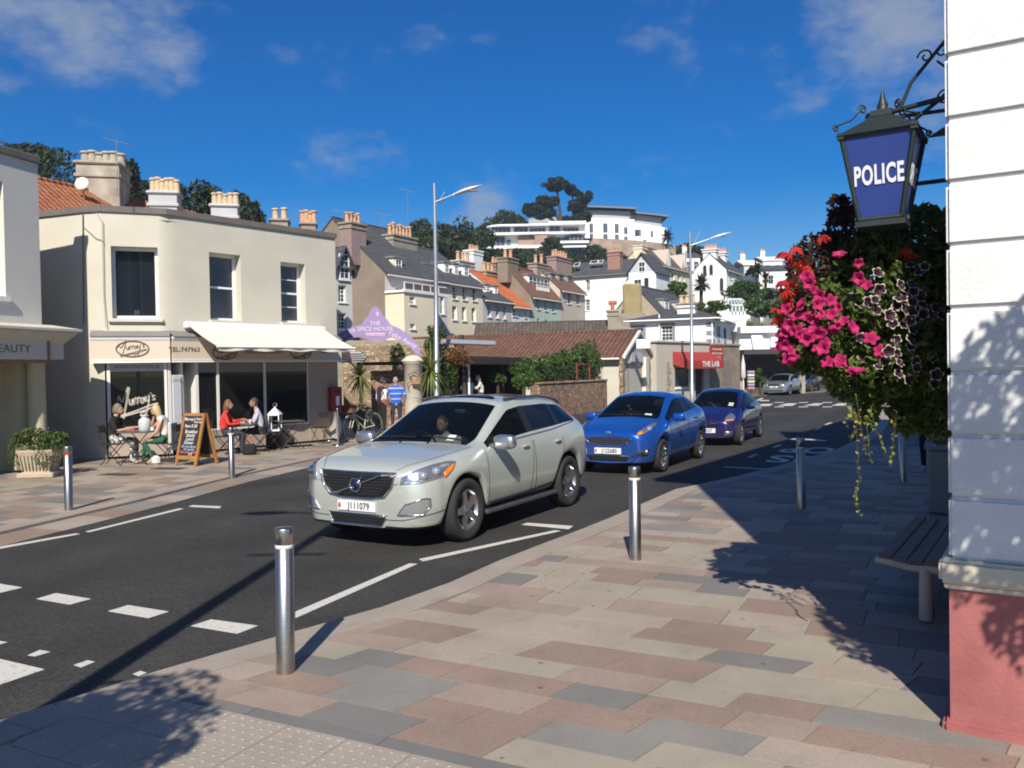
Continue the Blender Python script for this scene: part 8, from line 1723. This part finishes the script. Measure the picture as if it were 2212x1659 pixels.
# ---------------------------------------------------------------- people
SKIN = mk('skin', (.48, .27, .19), .55, .08, 6, 0); SKIND = mk('skin_tanned', (.36, .18, .12), .55, .08, 6, 0); SHOE = plain('shoe_dark', (.02, .018, .016), .5)
def cloth(name, c): return mk(name, c, .9, .22, 9, .35, 40)
RAD = dict(pelvis=.135, spine=.125, chest=.14, neck=.058, head=.05, sh=.062, el=.042, wr=.028, hip=.095, kn=.06, an=.042, toe=.034)
def person(label, loc, rotz, J, m, hair=(.05, .03, .02), hairlen=0.0, bald=False, girth=1.0, skirt=None, cat='person', face=0.0, parent=None):
    """J: joint positions (x forward, y left, z up); m: materials for top, sleeve, forearm, legs, shoe, skin"""
    t = thing('person', label, cat, loc, rotz) if parent is None else parent
    names = ['pelvis', 'spine', 'chest', 'neck', 'head', 'shL', 'elL', 'wrL', 'shR', 'elR', 'wrR', 'hipL', 'knL', 'anL', 'toeL', 'hipR', 'knR', 'anR', 'toeR']; ix = {n_: i for i, n_ in enumerate(names)}
    E = [('pelvis', 'spine', 0), ('spine', 'chest', 0), ('chest', 'neck', 0), ('neck', 'head', 5)]
    for s_ in 'LR': E += [('chest', 'sh' + s_, 0), ('sh' + s_, 'el' + s_, 1), ('el' + s_, 'wr' + s_, 2), ('pelvis', 'hip' + s_, 3), ('hip' + s_, 'kn' + s_, 3), ('kn' + s_, 'an' + s_, 3), ('an' + s_, 'toe' + s_, 4)]
    me = bpy.data.meshes.new('tmp'); me.from_pydata([J[n_] for n_ in names], [(ix[a], ix[b_]) for a, b_, _ in E], [])
    o = bpy.data.objects.new('tmp', me); col.objects.link(o); o.modifiers.new('s', 'SKIN')
    for n_ in names:
        r_ = RAD.get(n_) or RAD[n_[:-1]]; k = girth if n_ in ('pelvis', 'spine', 'chest') else 1
        sv = me.skin_vertices[0].data[ix[n_]]; sv.radius = (r_ * k, r_ * k * (1.18 if n_ in ('pelvis', 'spine', 'chest') else 1)); sv.use_root = n_ == 'pelvis'
    md = o.modifiers.new('u', 'SUBSURF'); md.levels = 2; md.render_levels = 2
    dg = bpy.context.evaluated_depsgraph_get(); dg.update(); ev = bpy.data.meshes.new_from_object(o.evaluated_get(dg)); bpy.data.objects.remove(o)
    def seg(p, a, b_):
        a, b_ = Vector(a), Vector(b_); d = b_ - a; k = max(0, min(1, (p - a).dot(d) / max(d.length_squared, 1e-9))); return (p - a - d * k).length
    k = MB(); k.v = [tuple(v.co) for v in ev.vertices]
    for p in ev.polygons:
        best = min(E, key=lambda e: seg(p.center, J[e[0]], J[e[1]]) / (.6 + 2.5 * (RAD.get(e[1]) or RAD[e[1][:-1]]))); mi = best[2]
        if mi == 5 and p.center.z < J['neck'][2] - .01: mi = 0
        k.f.append(tuple(p.vertices)); k.m.append(mi); k.sm.append(True)
    hd = Vector(J['head']); fw = R(face); H = Matrix.Translation(hd + Vector((.02, 0, .075))) @ Matrix.Rotation(fw, 4, 'Z')
    n0 = len(k.v); k.ell((0, 0, 0), (.094, .075, .118), 16, 12, 5, H)
    k.ell((.05, 0, -.055), (.05, .05, .05), 10, 6, 5, H); k.ell((.098, 0, -.012), (.02, .014, .024), 8, 6, 5, H); k.ell((.092, 0, -.058), (.012, .026, .008), 8, 4, 6, H)
    for y in (.03, -.03): k.ell((.086, y, .012), (.010, .012, .008), 6, 4, 7, H)
    for y in (.076, -.076): k.ell((-.005, y, -.005), (.022, .010, .032), 8, 5, 5, H)
    for s_ in 'LR':
        w, e = Vector(J['wr' + s_]), Vector(J['el' + s_]); d = (w - e).normalized(); sd = d.cross(Vector((0, 0, 1))); sd = sd.normalized() if sd.length > .2 else Vector((0, 1, 0)); up = sd.cross(d)
        M = Matrix(((d.x, sd.x, up.x, 0), (d.y, sd.y, up.y, 0), (d.z, sd.z, up.z, 0), (0, 0, 0, 1))); M.translation = w; k.ell((.045, 0, 0), (.052, .04, .019), 10, 6, 5, M)
        for f in range(4): y = .028 - .019 * f; L = (.066, .076, .07, .055)[f]; k.tube([(.075, y, 0), (.075 + L * .5, y * 1.1, -.006), (.075 + L * .9, y * 1.1, -.03)], [.0095, .0088, .006], 6, 5, True, M)
        k.tube([(.03, .036, 0), (.06, .06, -.006), (.085, .064, -.018)], [.012, .010, .007], 6, 5, True, M)
    k.build('body', [m['top'], m['sleeve'], m['fore'], m['legs'], m['shoe'], m['skin'], plain('lip', (.30, .10, .08), .5), plain('eye', (.03, .02, .015), .2)], t)
    hm = mk('hair_%d_%d' % (hair[0] * 1000, hair[2] * 1000), hair, .6, .35, 30, .5, 90); q = MB(); prof = 14
    vv = []
    for i in range(9):
        th = math.pi * .62 * i / 8 if not bald else math.pi * .5 * i / 8
        for j in range(18):
            ph = 2 * math.pi * j / 18; back = -math.cos(ph); lim = 1.0
            tt = th * (1.0 if back > -.2 else (.55 if back < -.6 else .72)); r_ = 1.1 + (.05 if hairlen else 0); z = .118 * r_ * math.cos(tt) - (hairlen * max(0, back + .35) * (i / 8) ** 1.5); vv.append((.094 * r_ * math.sin(max(tt, .02)) * math.cos(ph) - (.012), .075 * r_ * math.sin(max(tt, .02)) * math.sin(ph), z + .004))
    q.add(vv, [(i * 18 + j, i * 18 + (j + 1) % 18, (i + 1) * 18 + (j + 1) % 18, (i + 1) * 18 + j) for i in range(8) for j in range(18)], 0, True, H)
    q.build('hair', hm, t)
    return t
def stand(**kw):
    J = dict(pelvis=(0, 0, .96), spine=(0, 0, 1.14), chest=(0, 0, 1.34), neck=(.0, 0, 1.50), head=(.02, 0, 1.57), shL=(0, .19, 1.42), elL=(-.03, .25, 1.13), wrL=(.06, .25, .89), shR=(0, -.19, 1.42), elR=(-.03, -.25, 1.13), wrR=(.06, -.25, .89), hipL=(0, .10, .90), knL=(.01, .11, .50), anL=(-.02, .12, .09), toeL=(.13, .14, .035), hipR=(0, -.10, .90), knR=(.01, -.11, .50), anR=(-.02, -.12, .09), toeR=(.13, -.14, .035)); J.update(kw); return J
def sit(**kw):
    J = dict(pelvis=(0, 0, .54), spine=(.0, 0, .72), chest=(.04, 0, .91), neck=(.07, 0, 1.06), head=(.10, 0, 1.13), shL=(.05, .18, .98), elL=(.16, .24, .74), wrL=(.40, .12, .76), shR=(.05, -.18, .98), elR=(.16, -.24, .74), wrR=(.40, -.12, .76), hipL=(.06, .10, .53), knL=(.46, .12, .52), anL=(.44, .12, .10), toeL=(.58, .13, .04), hipR=(.06, -.10, .53), knR=(.46, -.12, .52), anR=(.42, -.12, .10), toeR=(.56, -.13, .04)); J.update(kw); return J
def outfit(top, legs, sleeve=None, fore=None, shoe=None, skin=SKIN): return dict(top=top, legs=legs, sleeve=sleeve or top, fore=fore or skin, shoe=shoe or SHOE, skin=skin)
KBLK = cloth('black_cloth', (.012, .012, .014)); NAVY = cloth('navy_denim', (.03, .035, .055)); GRNT = cloth('green_trousers', (.02, .095, .05)); WHT = cloth('white_cotton', (.62, .60, .57)); REDC = cloth('coral_red_knit', (.62, .04, .035)); LIL_ = cloth('pale_lilac_shirt', (.42, .42, .48)); MAR = cloth('plum_vest', (.045, .022, .035)); SKY_ = cloth('pale_blue_shirt', (.38, .50, .62)); BRN = cloth('brown_trousers', (.045, .035, .03))
m, nt, b, o = nodes('striped_polo'); tcx = nt.nodes.new('ShaderNodeTexCoord').outputs['Object']; sz = nn(nt, 'ShaderNodeSeparateXYZ', {0: tcx}); fr = nn(nt, 'ShaderNodeMath', {0: sz.outputs[2], 1: 6.2}, operation='MULTIPLY'); fc = nn(nt, 'ShaderNodeMath', {0: fr.outputs[0]}, operation='FRACT')
rp = nt.nodes.new('ShaderNodeValToRGB'); nt.links.new(fc.outputs[0], rp.inputs[0]); rp.color_ramp.interpolation = 'CONSTANT'; el = rp.color_ramp.elements; el[0].color = (.03, .13, .55, 1); el[1].position = .35; el[1].color = (.015, .03, .10, 1)
for p_, c_ in ((.45, (.03, .13, .55)), (.80, (.7, .7, .72)), (.90, (.03, .13, .55))): e = el.new(p_); e.color = c4(c_)
nt.links.new(rp.outputs[0], b.inputs['Base Color']); b.inputs['Roughness'].default_value = .9; STRIPE = m
m, nt, b, o = nodes('patterned_leggings'); v = nn(nt, 'ShaderNodeTexNoise', {'Scale': 26.0, 'Detail': 2.0}); nt.links.new(ramp(nt, v.outputs['Fac'], [(.47, (.04, .04, .045)), (.53, (.6, .58, .55))]), b.inputs['Base Color']); b.inputs['Roughness'].default_value = .9; LEGG = m
def at_(px, Y, z=ZL): q = P(px, 900, Y); return (q.x, q.y, z)
person('seated woman in black jacket and patterned leggings at the left cafe table', at_(243, 18.25), 6, sit(toeL=(.52, .12, .04), elL=(.2, .22, .76), wrL=(.46, .08, .80), wrR=(.47, -.06, .80), chest=(.05, 0, .92)), outfit(KBLK, LEGG, KBLK, SKIN, plain('sandal', (.45, .4, .34), .5)), hair=(.17, .14, .11), hairlen=.03)
person('seated blonde woman in white top and green trousers at the left cafe table', at_(357, 18.2), 186, sit(chest=(.08, 0, .90), neck=(.13, 0, 1.04), head=(.17, 0, 1.10), elR=(.34, -.16, .80), wrR=(.24, -.05, 1.06), wrL=(.30, .2, .58), elL=(.10, .26, .72), knL=(.42, .16, .50), anL=(.20, .18, .12), toeL=(.34, .2, .05), anR=(.52, -.1, .1), toeR=(.66, -.1, .04)), outfit(WHT, GRNT, SKIN, SKIN, plain('nude_shoe', (.42, .28, .2), .5)), hair=(.50, .38, .20), hairlen=.14)
person('seated woman in coral red cardigan at the table behind the chalkboard', at_(482, 19.9), 12, sit(wrL=(.42, .05, .84), elL=(.22, .24, .78)), outfit(REDC, NAVY, REDC, REDC), hair=(.16, .07, .035), hairlen=.12)
person('seated man in pale shirt and sunglasses facing the woman in red', at_(561, 20.6), 200, sit(head=(.11, 0, 1.15), wrR=(.42, -.02, .78), knR=(.45, -.2, .52)), outfit(LIL_, BRN, LIL_, SKIND, skin=SKIND), hair=(.03, .025, .02), girth=1.12)
person('man in blue striped polo shirt seen from behind, hands in pockets', at_(856, 25.4), 98, stand(wrL=(.10, .20, .93), wrR=(.10, -.20, .93), elL=(-.10, .30, 1.15), elR=(-.10, -.30, 1.15)), outfit(STRIPE, NAVY, STRIPE, SKIN), hair=(.30, .27, .24), bald=True, girth=1.18)
person('man in plum waistcoat with white sleeves standing left of the striped man', at_(826, 25.2), 40, stand(wrR=(.10, -.20, .92)), outfit(MAR, KBLK, WHT, SKIND, skin=SKIND), hair=(.035, .022, .018), girth=1.1)
person('blonde diner in white top leaning on one arm behind the glass screen', at_(1040, 32.6, .46), 200, sit(elL=(.3, .3, .80), wrL=(.34, .05, 1.0)), outfit(WHT, NAVY, WHT, SKIN), hair=(.50, .38, .22), hairlen=.14)
person('diner in pale blue shirt with back to the street behind the glass screen', at_(1014, 32.2, .46), 120, sit(elL=(.1, .34, .78)), outfit(SKY_, NAVY, SKY_, SKY_), hair=(.12, .08, .05))
person('person in black walking in the shade behind the flower basket', tuple(G(2008, 1024, ZP)), 240, stand(knL=(.18, .1, .52), anL=(.10, .1, .12), toeL=(.25, .1, .05), knR=(-.02, -.1, .5), anR=(-.2, -.1, .12), toeR=(-.08, -.1, .03)), outfit(KBLK, KBLK, KBLK, SKIN, plain('trainer_pale', (.35, .33, .36), .6)))
# drivers
for (cr_, S_, nm, tp_) in ((suv, SUV, 'driver in white shirt at the wheel of the silver green car', WHT), (bpy.data.objects['blue_hatchback'], HATCH, 'driver of the blue hatchback', KBLK), (bpy.data.objects['small_car'], KA, 'driver of the dark violet car', NAVY)):
    M = cr_.matrix_basis @ Matrix.Translation((S_['seat'] - .12, -.37, .03)); q = M.translation
    person(nm, tuple(q), math.degrees(cr_.rotation_euler.z), sit(wrL=(.38, .14, .92), wrR=(.38, -.14, .92), knL=(.45, .12, .58), knR=(.45, -.12, .58), anL=(.75, .1, .3), anR=(.75, -.1, .3), toeL=(.85, .1, .36), toeR=(.85, -.1, .36)), outfit(tp_, NAVY, tp_, SKIN), hair=(.08, .05, .03))

# ---------------------------------------------------------------- cafe furniture
DKM_ = mk('dark_metal', (.02, .018, .017), .5, .2, 5, .1); TTOP = mk('table_top', (.09, .085, .08), .45, .15, 4, .05)
def table(label, px, Y, r_=.34, rot=0):
    t = thing('cafe_table', label, 'table', at_(px, Y), rot, 'folding cafe tables'); MB().bbox(-r_, -r_, .70, r_, r_, .725, .01).build('table_top', TTOP, t)
    for sd in (-1, 1):
        for a in (-1, 1): MB().tube([(a * .30, sd * .26, .70), (-a * .30, sd * .26, 0)], .011, 6).build('leg', DKM_, t)
    return t
def chair(label, px, Y, rot):
    t = thing('cafe_chair', label, 'chair', at_(px, Y), rot, 'folding cafe chairs'); MB().bbox(-.2, -.19, .44, .2, .19, .46, .008).build('seat', DKM_, t); MB().bbox(-.25, -.18, .70, -.23, .18, .86, .005).build('backrest', DKM_, t)
    for sd in (-1, 1):
        MB().tube([(-.25, sd * .18, .87), (-.16, sd * .18, .45), (.2, sd * .18, 0)], .01, 6).build('leg', DKM_, t); MB().tube([(.18, sd * .16, .45), (-.22, sd * .16, 0)], .01, 6).build('leg', DKM_, t)
table('cafe table between the woman in black and the blonde', 299, 18.2); table('cafe table between the woman in red and the man', 521, 20.2); table('empty cafe table in front of the right shop window', 625, 21.3, .32, 30)
for q in (('chair under the woman in black', 243, 18.25, 6), ('chair under the blonde woman with a white jacket over its back', 360, 18.2, 186), ('chair under the woman in red', 482, 19.9, 12), ('chair under the man in the pale shirt', 561, 20.6, 200), ('empty chair left of the empty table', 590, 21.1, 20), ('empty folding chair against the cafe pier', 690, 22.6, 250)): chair(*q)
jk = thing('white_jacket', 'white jacket hung over the blonde woman\'s chair', 'jacket', at_(372, 18.25)); MB().bbox(-.03, -.2, .30, .04, .2, .92, .03).build('jacket', WHT, jk)
tz = ZL + .725; jx = P(312, 900, 18.25)
ch = thing('milk_churn', 'pale blue china churn on the left cafe table', 'jar', (jx.x, jx.y, tz)); MB().lathe([(.11, 0), (.125, .02), (.13, .20), (.11, .25), (.065, .285), (.06, .31), (.085, .325), (.085, .35), (.06, .35)], 20).build('jar', plain('pale_china', (.50, .55, .54), .25), ch)
for nm, lb, px, dy, c_ in (('cup', 'white cup on a saucer beside the churn', 328, -.1, (.6, .6, .57)), ('cup', 'red cup in front of the woman in black', 287, -.05, (.45, .06, .03))):
    q = P(px, 900, 18.2 + dy); c = thing(nm, lb, 'cup', (q.x, q.y, tz)); MB().lathe([(.03, .012), (.036, .03), (.04, .085), (.037, .085), (.033, .03)], 14).build('cup', plain('china_%d' % px, c_, .3), c); MB().lathe([(.03, 0), (.07, .008), (.075, .014)], 16).build('saucer', plain('china_white', (.6, .6, .58), .3), c)
for px, dz in ((505, 0), (540, 0), (535, 0)):
    q = P(px, 900, 20.2); c = thing('glass_tumbler', ('short drinking glass in front of the woman in red', 'drinking glass at the table edge by the man', 'drinking glass in the middle of the red woman\'s table')[(505, 540, 535).index(px)], 'glass', (q.x, q.y - (.1 if px == 535 else 0), tz)); MB().lathe([(.028, 0), (.034, .11), (.031, .11), (.026, .01)], 12).build('tumbler', plain('tumbler_glass', (.5, .45, .4), .1), c)
hz0 = P(594, 900, 21.6); ln_ = thing('candle_lantern', 'white metal candle lantern with peaked roof by the shop window', 'lantern', (hz0.x, hz0.y, ZL + .45)); k = MB(); MB().bbox(-.2, -.2, -.45, .2, .2, -.01, .02).build('stand', DKM_, ln_)
for x in (-.13, .13):
    for y in (-.13, .13): k.box(x - .012, y - .012, 0, x + .012, y + .012, .42)
k.box(-.15, -.15, 0, .15, .15, .03); k.box(-.15, -.15, .4, .15, .15, .43); k.add([(-.16, -.16, .43), (.16, -.16, .43), (.16, .16, .43), (-.16, .16, .43), (0, 0, .62)], [(0, 1, 4), (1, 2, 4), (2, 3, 4), (3, 0, 4)]); k.tube([(.05 * math.cos(a * .5), 0, .67 + .05 * math.sin(a * .5)) for a in range(13)], .008, 5); k.build('frame', WHITE, ln_)
for px, Y, lb in ((538, 19.9, 'dark handbag with red trim on the paving under the man\'s table'),): q = P(px, 950, Y); bg_ = thing('handbag', lb, 'bag', (q.x, q.y, ZL)); MB().bbox(-.16, -.1, 0, .16, .1, .26, .05).build('body', KBLK, bg_); MB().tube([(-.1, 0, .25), (-.06, 0, .42), (.06, 0, .42), (.1, 0, .25)], .012, 5).build('handle', cloth('bag_red', (.4, .05, .04)), bg_)
q = P(336, 990, 18.0); bg_ = thing('carrier_bag', 'white carrier bag on the paving under the left table', 'bag', (q.x, q.y, ZL)); MB().bbox(-.1, -.06, 0, .1, .06, .2, .05).build('body', WHT, bg_)
# chalkboard
q = P(425, 1000, 17.95); ab = thing('chalkboard_sign', 'wooden A-board chalkboard with the cafe menu on the pavement', 'sign', (q.x, q.y, ZL), -28); CHB = plain('chalkboard', (.018, .017, .018), .8); OAK = mk('orange_oak', (.36, .16, .045), .45, .2, 5, .15)
for s_, nm in ((-1, 'front_panel'), (1, 'back_panel')):
    M = Matrix.Translation((0, s_ * .02, 1.1)) @ Matrix.Rotation(R(-14 * -s_), 4, 'X'); k = MB(); k.box(-.32, -.02, -1.12, -.26, .02, 0, 0, M); k.box(.26, -.02, -1.12, .32, .02, 0, 0, M); k.box(-.26, -.02, -.06, .26, .02, 0, 0, M); k.box(-.26, -.02, -1.0, .26, .02, -.92, 0, M); o = k.build(nm, OAK, ab); MB().box(-.26, -.01, -.92, .26, .01, -.06, 0, M).build('slate', CHB, o)
    if s_ < 0:
        CW, CP = plain('chalk_white', (.62, .62, .60), .9), plain('chalk_pink', (.55, .12, .2), .9)
        for bd, x, z, sz_, mt in (("Murray's", -.10, -.13, .095, CW), ('Open', .16, -.12, .07, CW), ('Every Day', .15, -.19, .055, CW), ('9am-9.30', -.04, -.28, .10, CW), ('Breakfast', 0, -.40, .10, CW), ('Snacks', 0, -.48, .10, CW), ('Lunch', 0, -.56, .10, CW), ('Dinner', -.02, -.64, .10, CW), ('Do ask about', 0, -.72, .08, plain('chalk_blue', (.3, .42, .5), .9)), ('the specials', .02, -.78, .07, MATS['chalk_blue']), ('Take away coffee', 0, -.84, .075, CP), ('£2', .08, -.90, .11, CW)): text('chalk_lettering', bd, sz_, mt, o, M @ Matrix.Translation((x, -.013, z)) @ Matrix.Rotation(R(90), 4, 'X'), extrude=.0006, bold=.001, shear=.15)
# red letter box, barrier banner, bicycle
s_, z0_ = PC(725, 896); s_ = CL - .22; lbx = thing('letter_box', 'red wall letter box with white notice on the cafe pier', 'letter box', tuple(PC.at(s_, .13, .85)), 90 - CA); MB().bbox(-.17, -.11, 0, .17, .11, .72, .02).build('box', mk('post_red', (.22, .018, .015), .5, .15, 4, .05), lbx); MB().box(-.06, -.115, .2, .06, -.111, .46).build('notice', PLATE, lbx); MB().box(-.1, -.116, .56, .1, -.111, .60).build('slot', TRIM, lbx)
g1, g2 = G(730, 962, ZL), G(712, 952, ZL)
for g, lb in ((g1, 'chrome barrier post on round base nearest the bicycle'), (g2, 'chrome barrier post behind the curved banner')): bp_ = thing('barrier_post', lb, 'post', g, 0, 'cafe barrier posts'); MB().lathe([(.17, 0), (.17, .02), (.03, .045), (.02, .06)], 20).build('base', CHROME, bp_); MB().lathe([(.02, .04), (.02, .94), (.03, .95), (.03, .98), (.001, 1.0)], 12).build('pole', CHROME, bp_)
bn_ = thing('barrier_banner', 'white banner bulging between two chrome barrier posts', 'banner', g1); k = MB(); d = g2 - g1; sd = Vector((-d.y, d.x, 0)).normalized(); vv = []
for i in range(7):
    for j in range(7): t_, u_ = i / 6, j / 6; vv.append(d * t_ + sd * (-.22 * math.sin(math.pi * t_) * math.sin(math.pi * (.15 + .7 * u_))) + Vector((0, 0, .1 + .75 * u_)))
k.add(vv, [(i * 7 + j, i * 7 + j + 1, i * 7 + j + 8, i * 7 + j + 7) for i in range(6) for j in range(6)], 0, True); k.build('canvas', cloth('banner_canvas', (.45, .44, .43)), bn_)
f1, f2 = G(755, 950, ZL), G(812, 943, ZL); d = (f1 - f2); d.z = 0; hdg = math.degrees(math.atan2(d.y, d.x)); bk_ = thing('bicycle', 'cream ladies bicycle with brown front basket leaning by the yucca', 'bicycle', (f1 + f2) / 2, hdg); wb_ = .54; FRM = plain('cream_frame', (.62, .60, .42), .35, coat=.5)
for x in (wb_, -wb_):
    w_ = MB().tube([(x + .335 * math.cos(a * math.pi / 16), 0, .34 + .335 * math.sin(a * math.pi / 16)) for a in range(33)], .017, 6, 0, False).build('wheel', TYRE, bk_); sp = MB()
    for a in range(18): sp.tube([(x, 0, .34), (x + .32 * math.cos(a * math.pi / 9), 0, .34 + .32 * math.sin(a * math.pi / 9))], .0015, 3)
    sp.tube([(x + .31 * math.cos(a * math.pi / 16), 0, .34 + .31 * math.sin(a * math.pi / 16)) for a in range(33)], .008, 5, 0, False); sp.build('spokes', CHROME, w_)
    MB().tube([(x + .36 * math.cos(a * math.pi / 16), 0, .34 + .36 * math.sin(a * math.pi / 16)) for a in range(2 if x < 0 else 5, 18)], .014, 5).build('mudguard', FRM, bk_)
k = MB(); bb, stt, hd_, fa_, ra_ = (-.06, 0, .29), (-.20, 0, .78), (.40, 0, .80), (wb_, 0, .34), (-wb_, 0, .34)
for a, b_ in ((bb, stt), (bb, (.42, 0, .68)), ((-.13, 0, .50), (.41, 0, .74)), (bb, ra_), ((-.17, 0, .66), ra_), (hd_, (.43, 0, .62))): k.tube([a, b_], .016, 6)
k.build('frame', FRM, bk_); MB().tube([(.43, .05, .62), (wb_, .05, .34)], .012, 5).tube([(.43, -.05, .62), (wb_, -.05, .34)], .012, 5).build('fork', FRM, bk_); MB().tube([(.40, 0, .80), (.37, 0, .98), (.34, .12, 1.04), (.16, .27, 1.02)], .012, 6).tube([(.37, 0, .98), (.34, -.12, 1.04), (.16, -.27, 1.02)], .012, 6).build('handlebar', CHROME, bk_); MB().ell((-.23, 0, .86), (.14, .09, .045), 12, 6).tube([stt, (-.22, 0, .85)], .012, 6).build('saddle', plain('saddle_brown', (.12, .05, .03), .5), bk_); MB().bbox(.44, -.19, .76, .74, .19, 1.0, .03).build('basket', mk('wicker', (.17, .08, .05), .8, .3, 30, .5, 60), bk_); MB().lathe([(.09, -.008), (.09, .008)], 16, 0, Matrix.Translation(bb) @ Matrix.Rotation(R(90), 4, 'X')).tube([(-.06, -.1, .29), (.08, -.1, .22)], .01, 5).build('crank', CHROME, bk_)
# planter in front of the beauty shop
q = G(90, 1029, ZL); pl_ = thing('stone_planter', 'fluted stone planter with trailing white flowers by the yellow column', 'planter', q, 8); k = MB(); k.bbox(-.33, -.33, 0, .33, .33, .10, .02); k.lathe([(.30, .1), (.26, .14), (.33, .42), (.36, .5), (.36, .54), (.3, .54)], 4, 0, Matrix.Rotation(R(45), 4, 'Z') @ Matrix.Diagonal((1.25, 1.25, 1, 1)), False)
for i in range(9): k.tube([(-.24 + .06 * i, -.275, .15), (-.27 + .068 * i, -.315, .44)], .014, 5)
k.build('pot', mk('sandstone', (.42, .35, .25), .9, .2, 5, .3), pl_); f = MB(); clumpy(f, (0, 0, .72), (.45, .42, .22), 16, 80, .045, rg, .5); leaves(f, (-.38, -.2, .5), (.14, .2, .28), 150, .035, rg); leaves(f, (.25, -.34, .42), (.25, .08, .22), 200, .03, rg); f.build('foliage', LG, pl_); f = MB(); leaves(f, (.15, -.38, .38), (.3, .05, .2), 130, .014, rg); leaves(f, (0, -.1, .78), (.4, .36, .2), 60, .014, rg); f.build('blossom', petalmat('petal_white', (.6, .6, .55)), pl_)
# arcade bits at the far end
q = P(1606, 833, 55.5); ps = thing('closed_parasol', 'closed white parasol outside the dark arcade', 'parasol', (q.x, q.y, .1)); MB().lathe([(.05, 1.0), (.17, 1.15), (.13, 2.0), (.02, 2.55)], 10).build('canopy', WHT, ps); MB().tube([(0, 0, 0), (0, 0, 2.6)], .03, 6).build('pole', WHITE, ps)
q = P(1622, 838, 54.5); pr_ = thing('postcard_rack', 'tall postcard rack next to the parasol', 'rack', (q.x, q.y, .1)); MB().tube([(0, 0, 0), (0, 0, 1.6)], .03, 6).build('pole', DKM_, pr_)
for i in range(6): MB().bbox(-.22, -.12, .35 + i * .21, .22, .1, .5 + i * .21, .01).build('card_tray', plain('cards_%d' % i, [(.5, .2, .15), (.2, .3, .5), (.55, .5, .4), (.25, .35, .2), (.6, .58, .55), (.4, .25, .3)][i], .6), pr_)
shrub('potted_plants', 'green and yellow potted plants under the arcade', 1642, 812, 54.5, 14, 16, LG, 8, 60, .08, 'plants')
# aerials and dishes
AER = plain('aerial_grey', (.25, .26, .27), .5, .6)
for lb, base, top_, Y, L in (('aerial on the big weathered stack behind the cafe', (253, 390), (252, 305), 27.6, .45), ('aerial above the brown gable house', (742, 475), (743, 458), 50, .7), ('small aerial mast left of the seven pot stack', (825, 500), (825, 462), 54, .5), ('tall thin radio mast above the terrace', (881, 500), (881, 412), 56, .5)):
    a, b_ = P(*base, Y), P(*top_, Y); t = thing('roof_aerial', lb, 'aerial', a, 0, 'roof aerials'); h = b_ - a; MB().tube([(0, 0, -.3), h], .012 if Y < 40 else .018, 5).build('mast', AER, t); k = MB(); k.tube([h + Vector((-L, 0, .12)), h + Vector((L, 0, -.12))], .008 if Y < 40 else .014, 4)
    for i in range(6): p = h + Vector((-L + 2 * L * i / 5, 0, .12 - .24 * i / 5)); k.tube([p + Vector((0, -.15, 0)), p + Vector((0, .15, 0))], .005 if Y < 40 else .01, 4)
    k.build('antenna', AER, t)
q = P(178, 398, 26.6); ds = thing('satellite_dish', 'white satellite dish in front of the big weathered stack', 'dish', q, 0); M = Matrix.Rotation(R(75), 4, 'X'); MB().lathe([(.02, 0), (.12, .012), (.22, .045), (.225, .05), (.12, .02), (.02, .008)], 24, 0, M).build('dish', OFFWH, ds); MB().tube([(0, .02, 0), (0, .1, -.5)], .02, 6).tube([(0, 0, -.1), (0, -.35, -.05)], .008, 5).build('arm', AER, ds)
# manhole and gully covers
for i, (px, py, w_) in enumerate(((254, 1025, .35), (365, 1012, .35))): q = G(px, py, ZL + .003); MB().box(-w_, -.16, 0, w_, .16, .004).build('manhole_cover', mk('iron_cover', (.05, .042, .038), .6, .2, 12, .5, 80), pave_left, M=Matrix.Translation(q) @ Matrix.Rotation(R(-15), 4, 'Z'))
# ---------------------------------------------------------------- the air
hm = bpy.data.materials.new('sea_haze'); hm.use_nodes = True; ht_ = hm.node_tree; ht_.nodes.clear(); ho = ht_.nodes.new('ShaderNodeOutputMaterial'); pv_ = ht_.nodes.new('ShaderNodeVolumePrincipled')
pv_.inputs['Color'].default_value = (.80, .88, 1, 1); pv_.inputs['Density'].default_value = .00055; pv_.inputs['Anisotropy'].default_value = .3; ht_.links.new(pv_.outputs[0], ho.inputs['Volume'])
MB().box(-320, -120, -2.5, 420, 360, 62).build('haze', hm, kind='stuff')
